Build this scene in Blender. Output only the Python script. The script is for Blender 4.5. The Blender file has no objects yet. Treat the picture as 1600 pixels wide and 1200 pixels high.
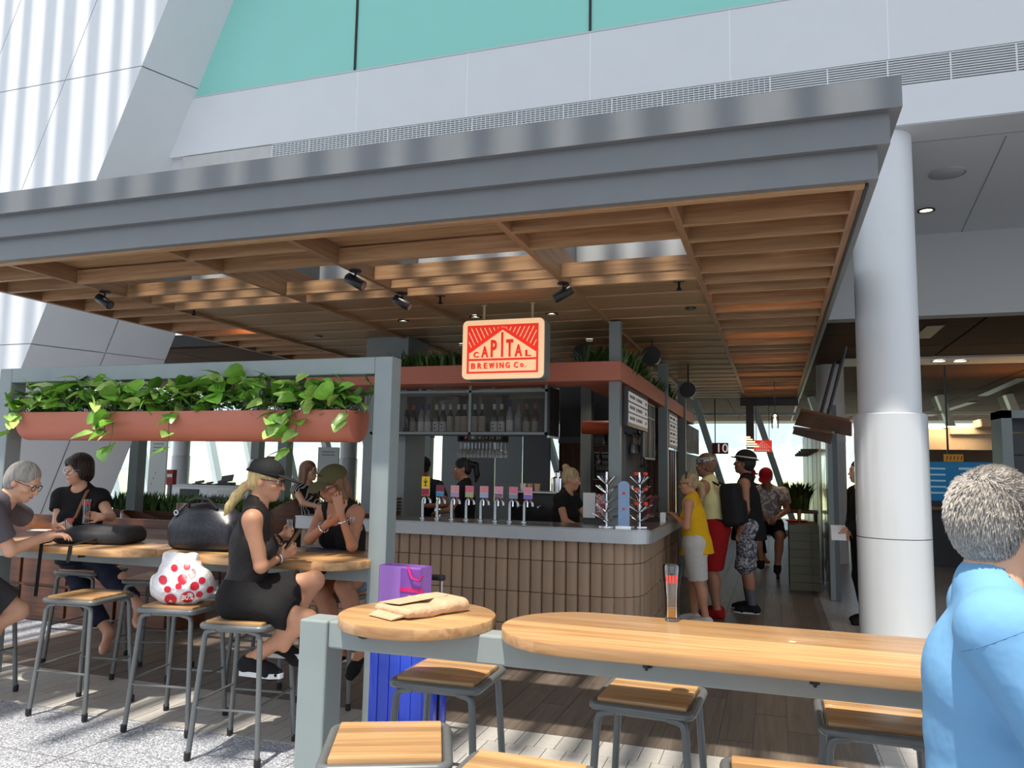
import bpy, bmesh, math, random
import numpy as np
from mathutils import Vector, Matrix
random.seed(7); np.random.seed(7)
PI = math.pi
sc = bpy.context.scene
COL = sc.collection

# ------------------------------------------------------------------ camera, sky, sun, exposure
F_PX = 1210.0
YAW, PITCH, ROLL = [math.radians(a) for a in (-18.706, 6.2245, 1.0293)]
CAM_H = 1.6
fw = Vector((math.sin(YAW)*math.cos(PITCH), math.cos(YAW)*math.cos(PITCH), math.sin(PITCH)))
r0 = Vector((math.cos(YAW), -math.sin(YAW), 0)); u0 = r0.cross(fw)
rt = math.cos(ROLL)*r0 + math.sin(ROLL)*u0
up = -math.sin(ROLL)*r0 + math.cos(ROLL)*u0
cd = bpy.data.cameras.new('camera'); cam = bpy.data.objects.new('camera', cd); COL.objects.link(cam)
cd.sensor_fit = 'HORIZONTAL'; cd.sensor_width = 36.0; cd.lens = F_PX*36.0/1600.0
cd.clip_start = 0.05; cd.clip_end = 3000
M = Matrix((rt, up, -fw)).transposed().to_4x4(); M.translation = (0, 0, CAM_H)
cam.matrix_world = M
sc.camera = cam

w = bpy.data.worlds.new('sky'); sc.world = w; w.use_nodes = True
bg = w.node_tree.nodes['Background']
bg.inputs[0].default_value = (0.82, 0.90, 1.0, 1); bg.inputs[1].default_value = 1.15

sun_d = bpy.data.lights.new('sun', 'SUN'); sun = bpy.data.objects.new('sun', sun_d); COL.objects.link(sun)
sun_d.energy = 5.2; sun_d.color = (1.0, 0.93, 0.82); sun_d.angle = math.radians(0.8)
SUN_DIR = Vector((0.02, 0.31, -0.95)).normalized()
sun.rotation_euler = SUN_DIR.to_track_quat('-Z', 'Y').to_euler()
sun.location = (0, -10, 18)

vs = sc.view_settings
vs.view_transform = 'Standard'; vs.look = 'None'; vs.gamma = 1.0; vs.exposure = 0.25
vs.use_curve_mapping = False

# ------------------------------------------------------------------ helpers
def P(px, py, x=None, y=None, z=None):
    d = fw*F_PX + rt*(px-800) - up*(py-600)
    t = (z-CAM_H)/d.z if z is not None else (y/d.y if y is not None else x/d.x)
    return Vector((0, 0, CAM_H)) + d*t

def tag(o, label=None, cat=None, group=None, kind=None):
    if label: o['label'] = label
    if cat: o['category'] = cat
    if group: o['group'] = group
    if kind: o['kind'] = kind
    return o

def empty(name, loc=(0,0,0), rz=0, label=None, cat=None, group=None, kind=None):
    o = bpy.data.objects.new(name, None); COL.objects.link(o)
    o.location = loc; o.rotation_euler = (0, 0, rz); o.empty_display_size = 0.1
    return tag(o, label, cat, group, kind)

class MB:
    """collects simple shapes into one mesh"""
    def __init__(s): s.v = []; s.f = []
    def add(s, vs, fs):
        n = len(s.v); s.v += [tuple(v) for v in vs]; s.f += [tuple(i+n for i in f) for f in fs]; return s
    def box(s, x0, x1, y0, y1, z0, z1, bev=0):
        if bev <= 0:
            v = [(x,y,z) for z in (z0,z1) for y in (y0,y1) for x in (x0,x1)]
            return s.add(v, [(0,2,3,1),(4,5,7,6),(0,1,5,4),(2,6,7,3),(0,4,6,2),(1,3,7,5)])
        b = bmesh.new(); bmesh.ops.create_cube(b, size=1)
        for q in b.verts:
            q.co = Vector(((x0+x1)/2+q.co.x*(x1-x0), (y0+y1)/2+q.co.y*(y1-y0), (z0+z1)/2+q.co.z*(z1-z0)))
        bmesh.ops.bevel(b, geom=b.edges[:], offset=bev, segments=2, profile=0.5, affect='EDGES')
        s.bm(b); return s
    def bm(s, b, mat=None):
        b.verts.index_update()
        vs_ = [(mat @ q.co) if mat else q.co for q in b.verts]
        s.add(vs_, [[q.index for q in f.verts] for f in b.faces]); b.free(); return s
    def obox(s, c, ax, ay, az, hx, hy, hz):
        c = Vector(c); v = [c+ax*hx*i+ay*hy*j+az*hz*k for k in (-1,1) for j in (-1,1) for i in (-1,1)]
        return s.add(v, [(0,2,3,1),(4,5,7,6),(0,1,5,4),(2,6,7,3),(0,4,6,2),(1,3,7,5)])
    def bar(s, a, b, w_, h_=None, upv=(0,0,1)):
        a = Vector(a); b = Vector(b); d = (b-a); L = d.length; d.normalize()
        u_ = Vector(upv); sd = d.cross(u_)
        if sd.length < 1e-4: sd = d.cross(Vector((0,1,0)))
        sd.normalize(); u_ = sd.cross(d)
        return s.obox((a+b)/2, d, sd, u_, L/2, w_/2, (h_ or w_)/2)
    def tube(s, pts, r, n=8, cap=True, closed=False):
        pts = [Vector(p) for p in pts]; m = len(pts)
        rr = r if hasattr(r, '__len__') else [r]*m
        base = len(s.v); prev = None
        for i, p in enumerate(pts):
            if closed: d = pts[(i+1) % m]-pts[i-1]
            else: d = pts[min(i+1, m-1)]-pts[max(i-1, 0)]
            if d.length < 1e-9: d = Vector((0,0,1))
            d.normalize()
            if prev is None:
                a = Vector((0,0,1)) if abs(d.z) < 0.9 else Vector((1,0,0))
                u_ = d.cross(a).normalized()
            else:
                u_ = (prev - d*prev.dot(d))
                u_ = u_.normalized() if u_.length > 1e-6 else d.orthogonal().normalized()
            prev = u_; v_ = d.cross(u_)
            for k in range(n):
                t = 2*PI*k/n; s.v.append(tuple(p+(u_*math.cos(t)+v_*math.sin(t))*rr[i]))
        for i in range(m if closed else m-1):
            i2 = (i+1) % m
            for k in range(n):
                k2 = (k+1) % n
                s.f.append((base+i*n+k, base+i*n+k2, base+i2*n+k2, base+i2*n+k))
        if cap and not closed:
            s.f.append(tuple(base+k for k in range(n-1, -1, -1)))
            s.f.append(tuple(base+(m-1)*n+k for k in range(n)))
        return s
    def lathe(s, prof, c=(0,0,0), n=20, cap=True):
        base = len(s.v); c = Vector(c)
        for r_, z_ in prof:
            for k in range(n):
                t = 2*PI*k/n; s.v.append((c.x+r_*math.cos(t), c.y+r_*math.sin(t), c.z+z_))
        for i in range(len(prof)-1):
            for k in range(n):
                k2 = (k+1) % n
                s.f.append((base+i*n+k, base+i*n+k2, base+(i+1)*n+k2, base+(i+1)*n+k))
        if cap:
            s.f.append(tuple(base+k for k in range(n-1, -1, -1)))
            s.f.append(tuple(base+(len(prof)-1)*n+k for k in range(n)))
        return s
    def prism(s, poly, z0, z1, bev=0):
        b = bmesh.new()
        lo = [b.verts.new((x, y, z0)) for x, y in poly]; f = b.faces.new(lo)
        if f.normal.z > 0: f.normal_flip()
        b.normal_update()
        if f.normal.z > 0: bmesh.ops.reverse_faces(b, faces=[f])
        r = bmesh.ops.extrude_face_region(b, geom=[f])
        for q in r['geom']:
            if isinstance(q, bmesh.types.BMVert): q.co.z = z1
        bmesh.ops.recalc_face_normals(b, faces=b.faces[:])
        if bev:
            es = [e for e in b.edges if abs(e.verts[0].co.z-e.verts[1].co.z) < 1e-6]
            bmesh.ops.bevel(b, geom=es, offset=bev, segments=2, profile=0.5, affect='EDGES')
        return s.bm(b)
    def mesh(s, name, smooth=False, ang=40):
        me = bpy.data.meshes.new(name); me.from_pydata(s.v, [], s.f); me.validate(); me.update()
        b = bmesh.new(); b.from_mesh(me); bmesh.ops.recalc_face_normals(b, faces=b.faces[:]); b.to_mesh(me); b.free()
        if smooth:
            me.polygons.foreach_set('use_smooth', [True]*len(me.polygons))
            try: me.set_sharp_from_angle(angle=math.radians(ang))
            except Exception: pass
        return me
    def build(s, name, mat, parent=None, smooth=False, loc=None, rz=0, label=None, cat=None, group=None, kind=None, ang=40):
        return ob(name, s.mesh(name, smooth, ang), mat, parent, loc, rz, label, cat, group, kind)

def ob(name, me, mat=None, parent=None, loc=None, rz=0, label=None, cat=None, group=None, kind=None):
    o = bpy.data.objects.new(name, me); COL.objects.link(o)
    if mat is not None and len(me.materials) == 0: me.materials.append(mat)
    if parent is not None: o.parent = parent
    if loc is not None: o.location = loc
    if rz: o.rotation_euler = (0, 0, rz)
    return tag(o, label, cat, group, kind)

def copy_tree(o, parent=None, loc=None, rz=None, label=None, group=None):
    c = o.copy(); COL.objects.link(c); c.parent = parent
    if loc is not None: c.location = loc
    if rz is not None: c.rotation_euler = (0, 0, rz)
    if label: c['label'] = label
    if group: c['group'] = group
    for ch in list(o.children): copy_tree(ch, c)
    return c

def text_mesh(name, s, size, ext=0.002, align='CENTER', bold=0.0):
    c = bpy.data.curves.new(name, 'FONT'); c.body = s; c.size = size; c.extrude = ext
    c.align_x = align; c.align_y = 'CENTER'; c.offset = bold; c.resolution_u = 3
    o = bpy.data.objects.new(name+'_tmp', c); COL.objects.link(o)
    dg = bpy.context.evaluated_depsgraph_get()
    me = bpy.data.meshes.new_from_object(o.evaluated_get(dg)); me.name = name
    bpy.data.objects.remove(o); bpy.data.curves.remove(c)
    return me

# ------------------------------------------------------------------ materials
MATS = {}
def lin(c): return tuple((x/12.92 if x <= 0.04045 else ((x+0.055)/1.055)**2.4) for x in c)
def srgb(r, g, b): return lin((r/255., g/255., b/255.))
def mat(name, col, rough=0.5, metal=0.0, noise=0.0, scale=20.0, bump=0.0, bscale=None, rnd=0.0, emit=0.0, spec=0.5, ecol=None,
        stretch=(1,1,1), trans=0.0, coat=0.0):
    if name in MATS: return MATS[name]
    m = bpy.data.materials.new(name); m.use_nodes = True; MATS[name] = m
    nt = m.node_tree; b = nt.nodes['Principled BSDF']
    b.inputs['Base Color'].default_value = (*col, 1); b.inputs['Roughness'].default_value = rough
    b.inputs['Metallic'].default_value = metal; b.inputs['Specular IOR Level'].default_value = spec
    b.inputs['Coat Weight'].default_value = coat
    if trans: b.inputs['Transmission Weight'].default_value = trans
    if emit:
        b.inputs['Emission Color'].default_value = (*(ecol or col), 1); b.inputs['Emission Strength'].default_value = emit
    if noise or bump or rnd:
        tc = nt.nodes.new('ShaderNodeTexCoord'); mp = nt.nodes.new('ShaderNodeMapping')
        mp.inputs['Scale'].default_value = stretch
        nt.links.new(tc.outputs['Object'], mp.inputs['Vector'])
    if noise or rnd:
        hs = nt.nodes.new('ShaderNodeHueSaturation'); hs.inputs['Color'].default_value = (*col, 1)
        nt.links.new(hs.outputs[0], b.inputs['Base Color'])
        src = None
        if noise:
            n = nt.nodes.new('ShaderNodeTexNoise'); n.inputs['Scale'].default_value = scale; n.inputs['Detail'].default_value = 4
            nt.links.new(mp.outputs[0], n.inputs['Vector'])
            mr = nt.nodes.new('ShaderNodeMapRange'); mr.inputs['From Min'].default_value = 0.25; mr.inputs['From Max'].default_value = 0.75
            mr.inputs['To Min'].default_value = 1-noise; mr.inputs['To Max'].default_value = 1+noise
            nt.links.new(n.outputs[0], mr.inputs[0]); src = mr.outputs[0]
        if rnd:
            oi = nt.nodes.new('ShaderNodeObjectInfo'); m2 = nt.nodes.new('ShaderNodeMapRange')
            m2.inputs['To Min'].default_value = 1-rnd; m2.inputs['To Max'].default_value = 1+rnd
            nt.links.new(oi.outputs['Random'], m2.inputs[0])
            if src is not None:
                mu = nt.nodes.new('ShaderNodeMath'); mu.operation = 'MULTIPLY'
                nt.links.new(src, mu.inputs[0]); nt.links.new(m2.outputs[0], mu.inputs[1]); src = mu.outputs[0]
            else: src = m2.outputs[0]
        nt.links.new(src, hs.inputs['Value'])
    if bump:
        n2 = nt.nodes.new('ShaderNodeTexNoise'); n2.inputs['Scale'].default_value = bscale or scale; n2.inputs['Detail'].default_value = 3
        nt.links.new(mp.outputs[0], n2.inputs['Vector'])
        bp = nt.nodes.new('ShaderNodeBump'); bp.inputs['Strength'].default_value = bump; bp.inputs['Distance'].default_value = 0.02
        nt.links.new(n2.outputs[0], bp.inputs['Height']); nt.links.new(bp.outputs[0], b.inputs['Normal'])
    return m

def wood(name, c1, c2, rough=0.4, axis=0, lam=0.0, grain=1.0, rnd=0.12, coat=0.0, lam_axis=1, spec=0.5):
    """planed timber: long grain along `axis`; lam > 0 gives glued staves of that width"""
    if name in MATS: return MATS[name]
    m = bpy.data.materials.new(name); m.use_nodes = True; MATS[name] = m
    nt = m.node_tree; b = nt.nodes['Principled BSDF']; N = nt.nodes.new; L = nt.links.new
    b.inputs['Roughness'].default_value = rough; b.inputs['Coat Weight'].default_value = coat; b.inputs['Specular IOR Level'].default_value = spec
    tc = N('ShaderNodeTexCoord'); oi = N('ShaderNodeObjectInfo')
    ad = N('ShaderNodeVectorMath'); ad.operation = 'MULTIPLY_ADD'; ad.inputs[1].default_value = (1,1,1)
    sv = N('ShaderNodeVectorMath'); sv.operation = 'SCALE'; cb = N('ShaderNodeCombineXYZ')
    L(oi.outputs['Random'], cb.inputs[0]); L(oi.outputs['Random'], cb.inputs[1]); L(oi.outputs['Random'], cb.inputs[2])
    L(cb.outputs[0], sv.inputs[0]); sv.inputs['Scale'].default_value = 17.0 if rnd else 0.0
    L(tc.outputs['Object'], ad.inputs[0]); L(sv.outputs[0], ad.inputs[2])
    mp = N('ShaderNodeMapping'); s_ = [22.0*grain]*3; s_[axis] = 1.2*grain; mp.inputs['Scale'].default_value = s_
    L(ad.outputs[0], mp.inputs['Vector'])
    n = N('ShaderNodeTexNoise'); n.inputs['Scale'].default_value = 1.6; n.inputs['Detail'].default_value = 5; n.inputs['Distortion'].default_value = 0.6
    L(mp.outputs[0], n.inputs['Vector'])
    cr = N('ShaderNodeValToRGB'); cr.color_ramp.elements[0].position = 0.3; cr.color_ramp.elements[1].position = 0.72
    cr.color_ramp.elements[0].color = (*c1, 1); cr.color_ramp.elements[1].color = (*c2, 1)
    L(n.outputs[0], cr.inputs[0])
    hs = N('ShaderNodeHueSaturation'); L(cr.outputs[0], hs.inputs['Color'])
    mr = N('ShaderNodeMapRange'); mr.inputs['To Min'].default_value = 1-rnd; mr.inputs['To Max'].default_value = 1+rnd
    L(oi.outputs['Random'], mr.inputs[0]); val = mr.outputs[0]
    if lam:
        sx = N('ShaderNodeSeparateXYZ'); L(tc.outputs['Object'], sx.inputs[0])
        dv = N('ShaderNodeMath'); dv.operation = 'DIVIDE'; dv.inputs[1].default_value = lam; L(sx.outputs[lam_axis], dv.inputs[0])
        fl = N('ShaderNodeMath'); fl.operation = 'FLOOR'; L(dv.outputs[0], fl.inputs[0])
        wn = N('ShaderNodeTexWhiteNoise'); wn.noise_dimensions = '1D'; L(fl.outputs[0], wn.inputs['W'])
        m3 = N('ShaderNodeMapRange'); m3.inputs['To Min'].default_value = 0.70; m3.inputs['To Max'].default_value = 1.28
        L(wn.outputs['Value'], m3.inputs[0])
        mu = N('ShaderNodeMath'); mu.operation = 'MULTIPLY'; L(val, mu.inputs[0]); L(m3.outputs[0], mu.inputs[1]); val = mu.outputs[0]
    L(val, hs.inputs['Value']); L(hs.outputs[0], b.inputs['Base Color'])
    bp = N('ShaderNodeBump'); bp.inputs['Strength'].default_value = 0.12; bp.inputs['Distance'].default_value = 0.01
    L(n.outputs[0], bp.inputs['Height']); L(bp.outputs[0], b.inputs['Normal'])
    return m

def glassy(name, tint=(0.9,0.96,0.96), alpha=0.12, rough=0.02, gloss=None):
    """thin pane: mostly clear, slightly tinted and reflective"""
    if name in MATS: return MATS[name]
    m = bpy.data.materials.new(name); m.use_nodes = True; MATS[name] = m
    nt = m.node_tree; nt.nodes.clear(); N = nt.nodes.new; L = nt.links.new
    o = N('ShaderNodeOutputMaterial'); tr = N('ShaderNodeBsdfTransparent'); tr.inputs[0].default_value = (*tint, 1)
    g = N('ShaderNodeBsdfGlossy'); g.inputs['Roughness'].default_value = rough; g.inputs['Color'].default_value = (1,1,1,1)
    mx = N('ShaderNodeMixShader'); fr = N('ShaderNodeFresnel'); fr.inputs['IOR'].default_value = 1.4
    ma = N('ShaderNodeMath'); ma.operation = 'ADD'; ma.inputs[1].default_value = alpha*0.3; L(fr.outputs[0], ma.inputs[0])
    L(ma.outputs[0], mx.inputs[0]); L(tr.outputs[0], mx.inputs[1]); L(g.outputs[0], mx.inputs[2]); L(mx.outputs[0], o.inputs[0])
    return m

def weave(name, col, open_=0.5, scale=120):
    """perforated sheet / wire mesh: holes let light through"""
    m = bpy.data.materials.new(name); m.use_nodes = True; MATS[name] = m
    nt = m.node_tree; b = nt.nodes['Principled BSDF']; b.inputs['Base Color'].default_value = (*col, 1); b.inputs['Roughness'].default_value = 0.5
    b.inputs['Alpha'].default_value = 1-open_
    return m
# ------------------------------------------------------------------ palette
m_white = mat('white_cladding', (0.72,0.73,0.745), 0.35, noise=0.02, scale=3)
m_white_gap = mat('cladding_joint', (0.62,0.63,0.64), 0.6)
m_teal = mat('teal_glass', srgb(150,216,204), 0.3, noise=0.03, scale=0.6, spec=0.3)
m_black = mat('black_gasket', (0.012,0.012,0.013), 0.5)
m_grille = mat('grille_metal', (0.75,0.76,0.77), 0.4)
m_soffit = mat('soffit_plaster', (0.64,0.64,0.64), 0.6, noise=0.02, scale=2)
m_fascia = mat('canopy_grey_metal', srgb(118,121,124), 0.38, noise=0.04, scale=6)
m_frame = mat('frame_grey_green_paint', srgb(143,153,153), 0.42, noise=0.04, scale=9)
m_post = mat('grey_steel_post', srgb(128,136,135), 0.4, noise=0.05, scale=9)
m_stool = mat('stool_grey_steel', srgb(110,113,113), 0.38, metal=0.3, noise=0.06, scale=25)
m_rubber = mat('black_rubber', (0.015,0.015,0.016), 0.6)
m_terra = mat('terracotta_metal', srgb(196,116,92), 0.5, noise=0.05, scale=5)
m_steel = mat('brushed_steel', (0.55,0.56,0.57), 0.28, metal=1.0, noise=0.06, scale=40, stretch=(1,20,20))
m_chrome = mat('polished_chrome', (0.75,0.76,0.78), 0.12, metal=1.0, noise=0.02, scale=12)
m_dark = mat('charcoal_panel', (0.045,0.045,0.047), 0.5, noise=0.1, scale=6)
m_dgrey = mat('dark_grey_panel', (0.10,0.105,0.11), 0.45, noise=0.08, scale=6)
m_tile = mat('clay_fluted_tile', srgb(164,136,112), 0.36, noise=0.06, scale=14, rnd=0.10, stretch=(1,1,0.2))
m_grout = mat('dark_grout', srgb(96,80,66), 0.8)
m_wx = wood('oak_ceiling_x', srgb(152,114,80), srgb(192,152,112), 0.5, axis=0)
m_wy = wood('oak_ceiling_y', srgb(134,98,68), srgb(168,128,94), 0.5, axis=1)
m_wpanel = wood('oak_ceiling_panel', srgb(142,112,76), srgb(168,136,98), 0.5, axis=0, grain=0.8)
m_wdark = wood('walnut_ceiling', srgb(64,42,30), srgb(88,60,42), 0.85, axis=0, grain=0.5, spec=0.12)
m_table = wood('oak_table_staves', srgb(172,126,82), srgb(212,168,118), 0.33, axis=0, lam=0.075, rnd=0.03, coat=0.2)
m_seat = wood('oak_seat_staves', srgb(170,126,82), srgb(208,166,116), 0.35, axis=0, lam=0.05, rnd=0.06, coat=0.15)
m_plank = wood('grey_oak_plank', srgb(86,76,68), srgb(114,103,92), 0.4, axis=1, rnd=0.13)
m_brownwood = wood('dark_timber', srgb(74,42,26), srgb(104,62,38), 0.4, axis=0)
m_booth = wood('booth_timber_z', srgb(98,56,34), srgb(136,84,52), 0.4, axis=2)
m_pane = glassy('clear_pane', (0.93,0.98,0.97))
m_glass = glassy('drinking_glass', (0.97,0.985,0.985), alpha=0.06)
m_paper = mat('white_paper', (0.78,0.78,0.76), 0.7, noise=0.02, scale=6)
m_red = mat('sign_red', srgb(226,64,40), 0.45, noise=0.03, scale=10)
m_lamp = mat('lamp_lens', (1,0.95,0.85), 0.3, emit=6.0, ecol=(1.0,0.88,0.7))
m_led = mat('warm_led_strip', (1,0.6,0.25), 0.4, emit=4.0, ecol=(1.0,0.42,0.10))
m_blackmetal = mat('black_metal', (0.012,0.012,0.013), 0.38, noise=0.1, scale=20)
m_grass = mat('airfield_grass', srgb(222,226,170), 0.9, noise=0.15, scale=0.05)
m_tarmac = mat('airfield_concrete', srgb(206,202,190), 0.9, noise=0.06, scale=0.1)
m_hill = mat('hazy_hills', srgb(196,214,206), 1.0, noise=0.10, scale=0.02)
m_mull = mat('pale_steel_mullion', srgb(190,205,205), 0.4, noise=0.02, scale=5)

def terrazzo():
    m = bpy.data.materials.new('terrazzo'); m.use_nodes = True; nt = m.node_tree; b = nt.nodes['Principled BSDF']; N = nt.nodes.new; L = nt.links.new
    tc = N('ShaderNodeTexCoord'); v = N('ShaderNodeTexVoronoi'); v.inputs['Scale'].default_value = 140
    L(tc.outputs['Object'], v.inputs['Vector'])
    cr = N('ShaderNodeValToRGB'); cr.color_ramp.interpolation = 'CONSTANT'
    e = cr.color_ramp.elements; e[0].position = 0; e[0].color = (*srgb(150,152,158), 1); e[1].position = 0.82; e[1].color = (*srgb(214,216,222), 1)
    for p, c in ((0.18, srgb(118,120,128)), (0.36, srgb(182,184,190)), (0.6, srgb(134,138,146))):
        q = e.new(p); q.color = (*c, 1)
    sp = N('ShaderNodeSeparateColor'); L(v.outputs['Color'], sp.inputs[0]); L(sp.outputs[0], cr.inputs[0]); L(cr.outputs[0], b.inputs['Base Color'])
    b.inputs['Roughness'].default_value = 0.32
    return m
m_terrazzo = terrazzo()
m_ftile = mat('pale_floor_tile', srgb(176,172,166), 0.4, noise=0.08, scale=30, rnd=0.08)
m_joint = mat('floor_joint', srgb(112,108,104), 0.9)

def st(name, mb, m, parent=None, smooth=False, label=None):
    o = mb.build(name, m, parent, smooth)
    if parent is None: o['kind'] = 'structure'
    if label: o['label'] = label
    return o

def slab(pts, n, t):
    """thin plate from 4 corners, thickness t along normal n (outwards)"""
    n = Vector(n).normalized(); a = [Vector(p) for p in pts]; b = [p+n*t for p in a]
    return MB().add(a+b, [(0,1,2,3),(7,6,5,4),(0,4,5,1),(1,5,6,2),(2,6,7,3),(3,7,4,0)])

# ------------------------------------------------------------------ floor
st('floor', MB().box(-20, 16, -9, 30, -0.3, -0.006), m_terrazzo, label='speckled grey terrazzo concourse floor')
floor = bpy.data.objects['floor']
# slab joints in the terrazzo
jm = MB()
for x in (-4.9, -3.7, -2.5, -1.3, -0.1, 1.1): jm.box(x-0.003, x+0.003, -2, 4.02, -0.0065, -0.0045)
for y in (1.6, 2.8, 3.4): jm.box(-9, 4, y-0.003, y+0.003, -0.0065, -0.0045)
jm.build('slab_joint', m_joint, floor)
WX0, WX1, WY0 = -6.35, 0.53, 4.73
# timber-look planks
me_pl = MB().box(-0.097, 0.097, -0.597, 0.597, -0.008, 0.0).mesh('plank')
me_pl.materials.append(m_plank)
fw_root = st('floor_timber', MB().box(WX0, WX1, WY0, 22, -0.02, -0.004), m_joint, label='grey-brown timber plank floor under the canopy')
ncol = int((WX1-WX0)/0.2)
for i in range(ncol):
    x = WX0+0.1+i*0.2; off = (0, 0.6, 0.3, 0.9)[i % 4]
    for j in range(-1, 6):
        y = WY0+0.6+j*1.2-off+0.6
        if y-0.6 < WY0-0.01:
            y1 = y+0.597
            if y1-WY0 < 0.1: continue
            MB().box(x-0.097, x+0.097, WY0+0.003, y1, -0.008, 0.0).build('plank', m_plank, fw_root)
        else: ob('plank', me_pl, None, fw_root, (x, y, 0))
b = MB()
for i in range(ncol):
    for j in range(0, 10):
        y0 = 11.0+j*1.2+(0.6 if i % 2 else 0); b.box(WX0+i*0.2+0.003, WX0+i*0.2+0.197, y0, y0+1.194, -0.008, -0.001)
b.build('plank_field', m_plank, fw_root, kind='stuff')
# pale tile band in front of and beside the planks
tr = st('floor_tile_band', MB().box(-6.35, 1.5, 4.02, WY0, -0.02, -0.0045), m_joint, label='band of pale small rectangular floor tiles')
me_t = MB().box(-0.0575, 0.0575, -0.1165, 0.1165, -0.008, 0.0).mesh('floor_tile'); me_t.materials.append(m_ftile)
cnt = 0; bt = MB()
for j in range(3):
    for i in range(66):
        x = -6.29+i*0.12+(0.04*j); y = 4.02+0.118+j*0.236
        if -5.9 < x < 1.45: ob('floor_tile', me_t, None, tr, (x, y, 0))
for i in range(8):
    for j in range(20):
        bt.box(WX1+0.02+i*0.12, WX1+0.135+i*0.12, WY0+j*0.236, WY0+j*0.236+0.232, -0.008, 0.0)
bt.build('floor_tile_field', m_ftile, tr, kind='stuff')

# ------------------------------------------------------------------ upper white wall, grille, glass
S = 7.3/7.8; YW = 7.3
def zs(z): return 1.6+(z-1.6)*S
def wx(px, py): return P(px, py, y=YW).x
ZG, ZGR1, ZGR0, ZB = zs(6.345), zs(5.55), zs(5.28), zs(4.895)
XWL, XWR = wx(290, 220), 9.0
wall = st('wall_upper', MB().box(XWL-0.6, XWR, YW+0.07, YW+0.3, ZB+0.004, 9.75), m_white_gap, label='white panelled wall above the canopy')
m_strip = mat('white_joint_strip', (0.86,0.87,0.88), 0.5)
seams = [XWL-0.3, wx(556,200), wx(730,120), wx(922,100), wx(1140,60), wx(1387,40), wx(1387,40)+1.25, wx(1387,40)+2.5, XWR]
for a, c in zip(seams[:-1], seams[1:]):
    MB().box(c-0.005, c+0.005, YW-0.001, YW+0.05, ZGR1+0.01, ZG-0.005).build('joint_strip', m_strip, wall)
    MB().box(a+0.005, c-0.005, YW, YW+0.07, ZGR1+0.01, ZG-0.005).build('wall_panel', m_white, wall)
    MB().box(a+0.001, c-0.001, YW, YW+0.07, ZB, ZGR0-0.006).build('wall_panel', m_white, wall)
xg0, xg1 = wx(285,250), wx(425,233)
MB().box(xg0, xg1, YW+0.004, YW+0.07, ZGR0, ZGR1).build('blank_grille_cover', mat('primer_grey', (0.55,0.54,0.52), 0.7, noise=0.08, scale=9), wall)
MB().box(xg1, XWR, YW+0.055, YW+0.07, ZGR0, ZGR1).build('grille_void', m_black, wall)
g = MB(); n = 11
for i in range(n+1):
    z = ZGR0+(ZGR1-ZGR0)*i/n; g.box(xg1, XWR, YW+0.005, YW+0.05, z-0.0045, z+0.0045)
x = xg1
while x < XWR: g.box(x-0.006, x+0.006, YW+0.002, YW+0.05, ZGR0, ZGR1); x += 0.5
x = xg1
while x < 0: g.box(x-0.0025, x+0.0025, YW+0.004, YW+0.05, ZGR0, ZGR1); x += 0.05
g.build('grille_louvres', m_grille, wall, kind='stuff')
mulls = [XWL-0.02, wx(556,60), wx(922,30), wx(1290,0), wx(1290,0)+2.4, XWR]
for k, (a, c) in enumerate(zip(mulls[:-1], mulls[1:])):
    wn = empty('window_%d' % (k+1), ((a+c)/2, YW, ZG)); wn['kind'] = 'structure'
    o = MB().box(a+0.012, c-0.012, YW+0.01, YW+0.06, ZG, 9.75).build('pane', m_teal, wn); o.matrix_parent_inverse = Matrix.Translation(-wn.location)
    o = MB().box(c-0.012, c+0.012, YW-0.004, YW+0.03, ZG, 9.75).build('mullion', m_black, wn); o.matrix_parent_inverse = Matrix.Translation(-wn.location)
    o = MB().box(a, c, YW-0.01, YW+0.03, ZG-0.012, ZG).build('sill_trim', m_black if False else m_white_gap, wn); o.matrix_parent_inverse = Matrix.Translation(-wn.location)

# ------------------------------------------------------------------ leaning white pylon at left
YA, YB = 6.673, 8.163
def xA(z): return -6.542+0.421*(z-6.908)
zp = [-0.1, P(47,537,y=YA).z, P(222,103,y=YA).z, 13.0]
offs = [0.0, -1.15, -2.5, -4.2, -7.5]
py = MB()
c0, c1 = [], []
for z, L_ in ((zp[0], c0), (zp[-1], c1)):
    L_ += [(xA(z)-0.02, YA+0.02, z), (xA(z)+0.58, YB, z), (xA(z)-7.4, YB, z), (xA(z)-7.5, YA+0.02, z)]
py.add(c0+c1, [(3,2,1,0),(4,5,6,7),(0,1,5,4),(1,2,6,5),(2,3,7,6),(3,0,4,7)])
pyl = st('wall_left', py, m_white_gap, label='leaning white clad pylon beside the canopy')
gp = 0.006
for r_ in range(3):
    za, zb_ = zp[r_]+gp, zp[r_+1]-gp
    for k in range(4):
        o0, o1 = offs[k]-(gp if k else -0.012), offs[k+1]+gp
        slab([(xA(za)+o1, YA+0.018, za), (xA(za)+o0, YA+0.018, za), (xA(zb_)+o0, YA+0.018, zb_), (xA(zb_)+o1, YA+0.018, zb_)], (0,-1,0), 0.02).build('cladding_panel', m_white, pyl)
    nsh = Vector((1, -0.4, -0.421)).normalized()
    for f0, f1 in ((0.0, 0.52), (0.53, 1.0)):
        pts = [Vector((xA(z)+0.58*f, YA+0.0+(YB-YA)*f, z)) for f, z in ((f0, za), (f1, za), (f1, zb_), (f0, zb_))]
        slab(pts, nsh, 0.012).build('cladding_panel', m_white, pyl)

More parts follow.
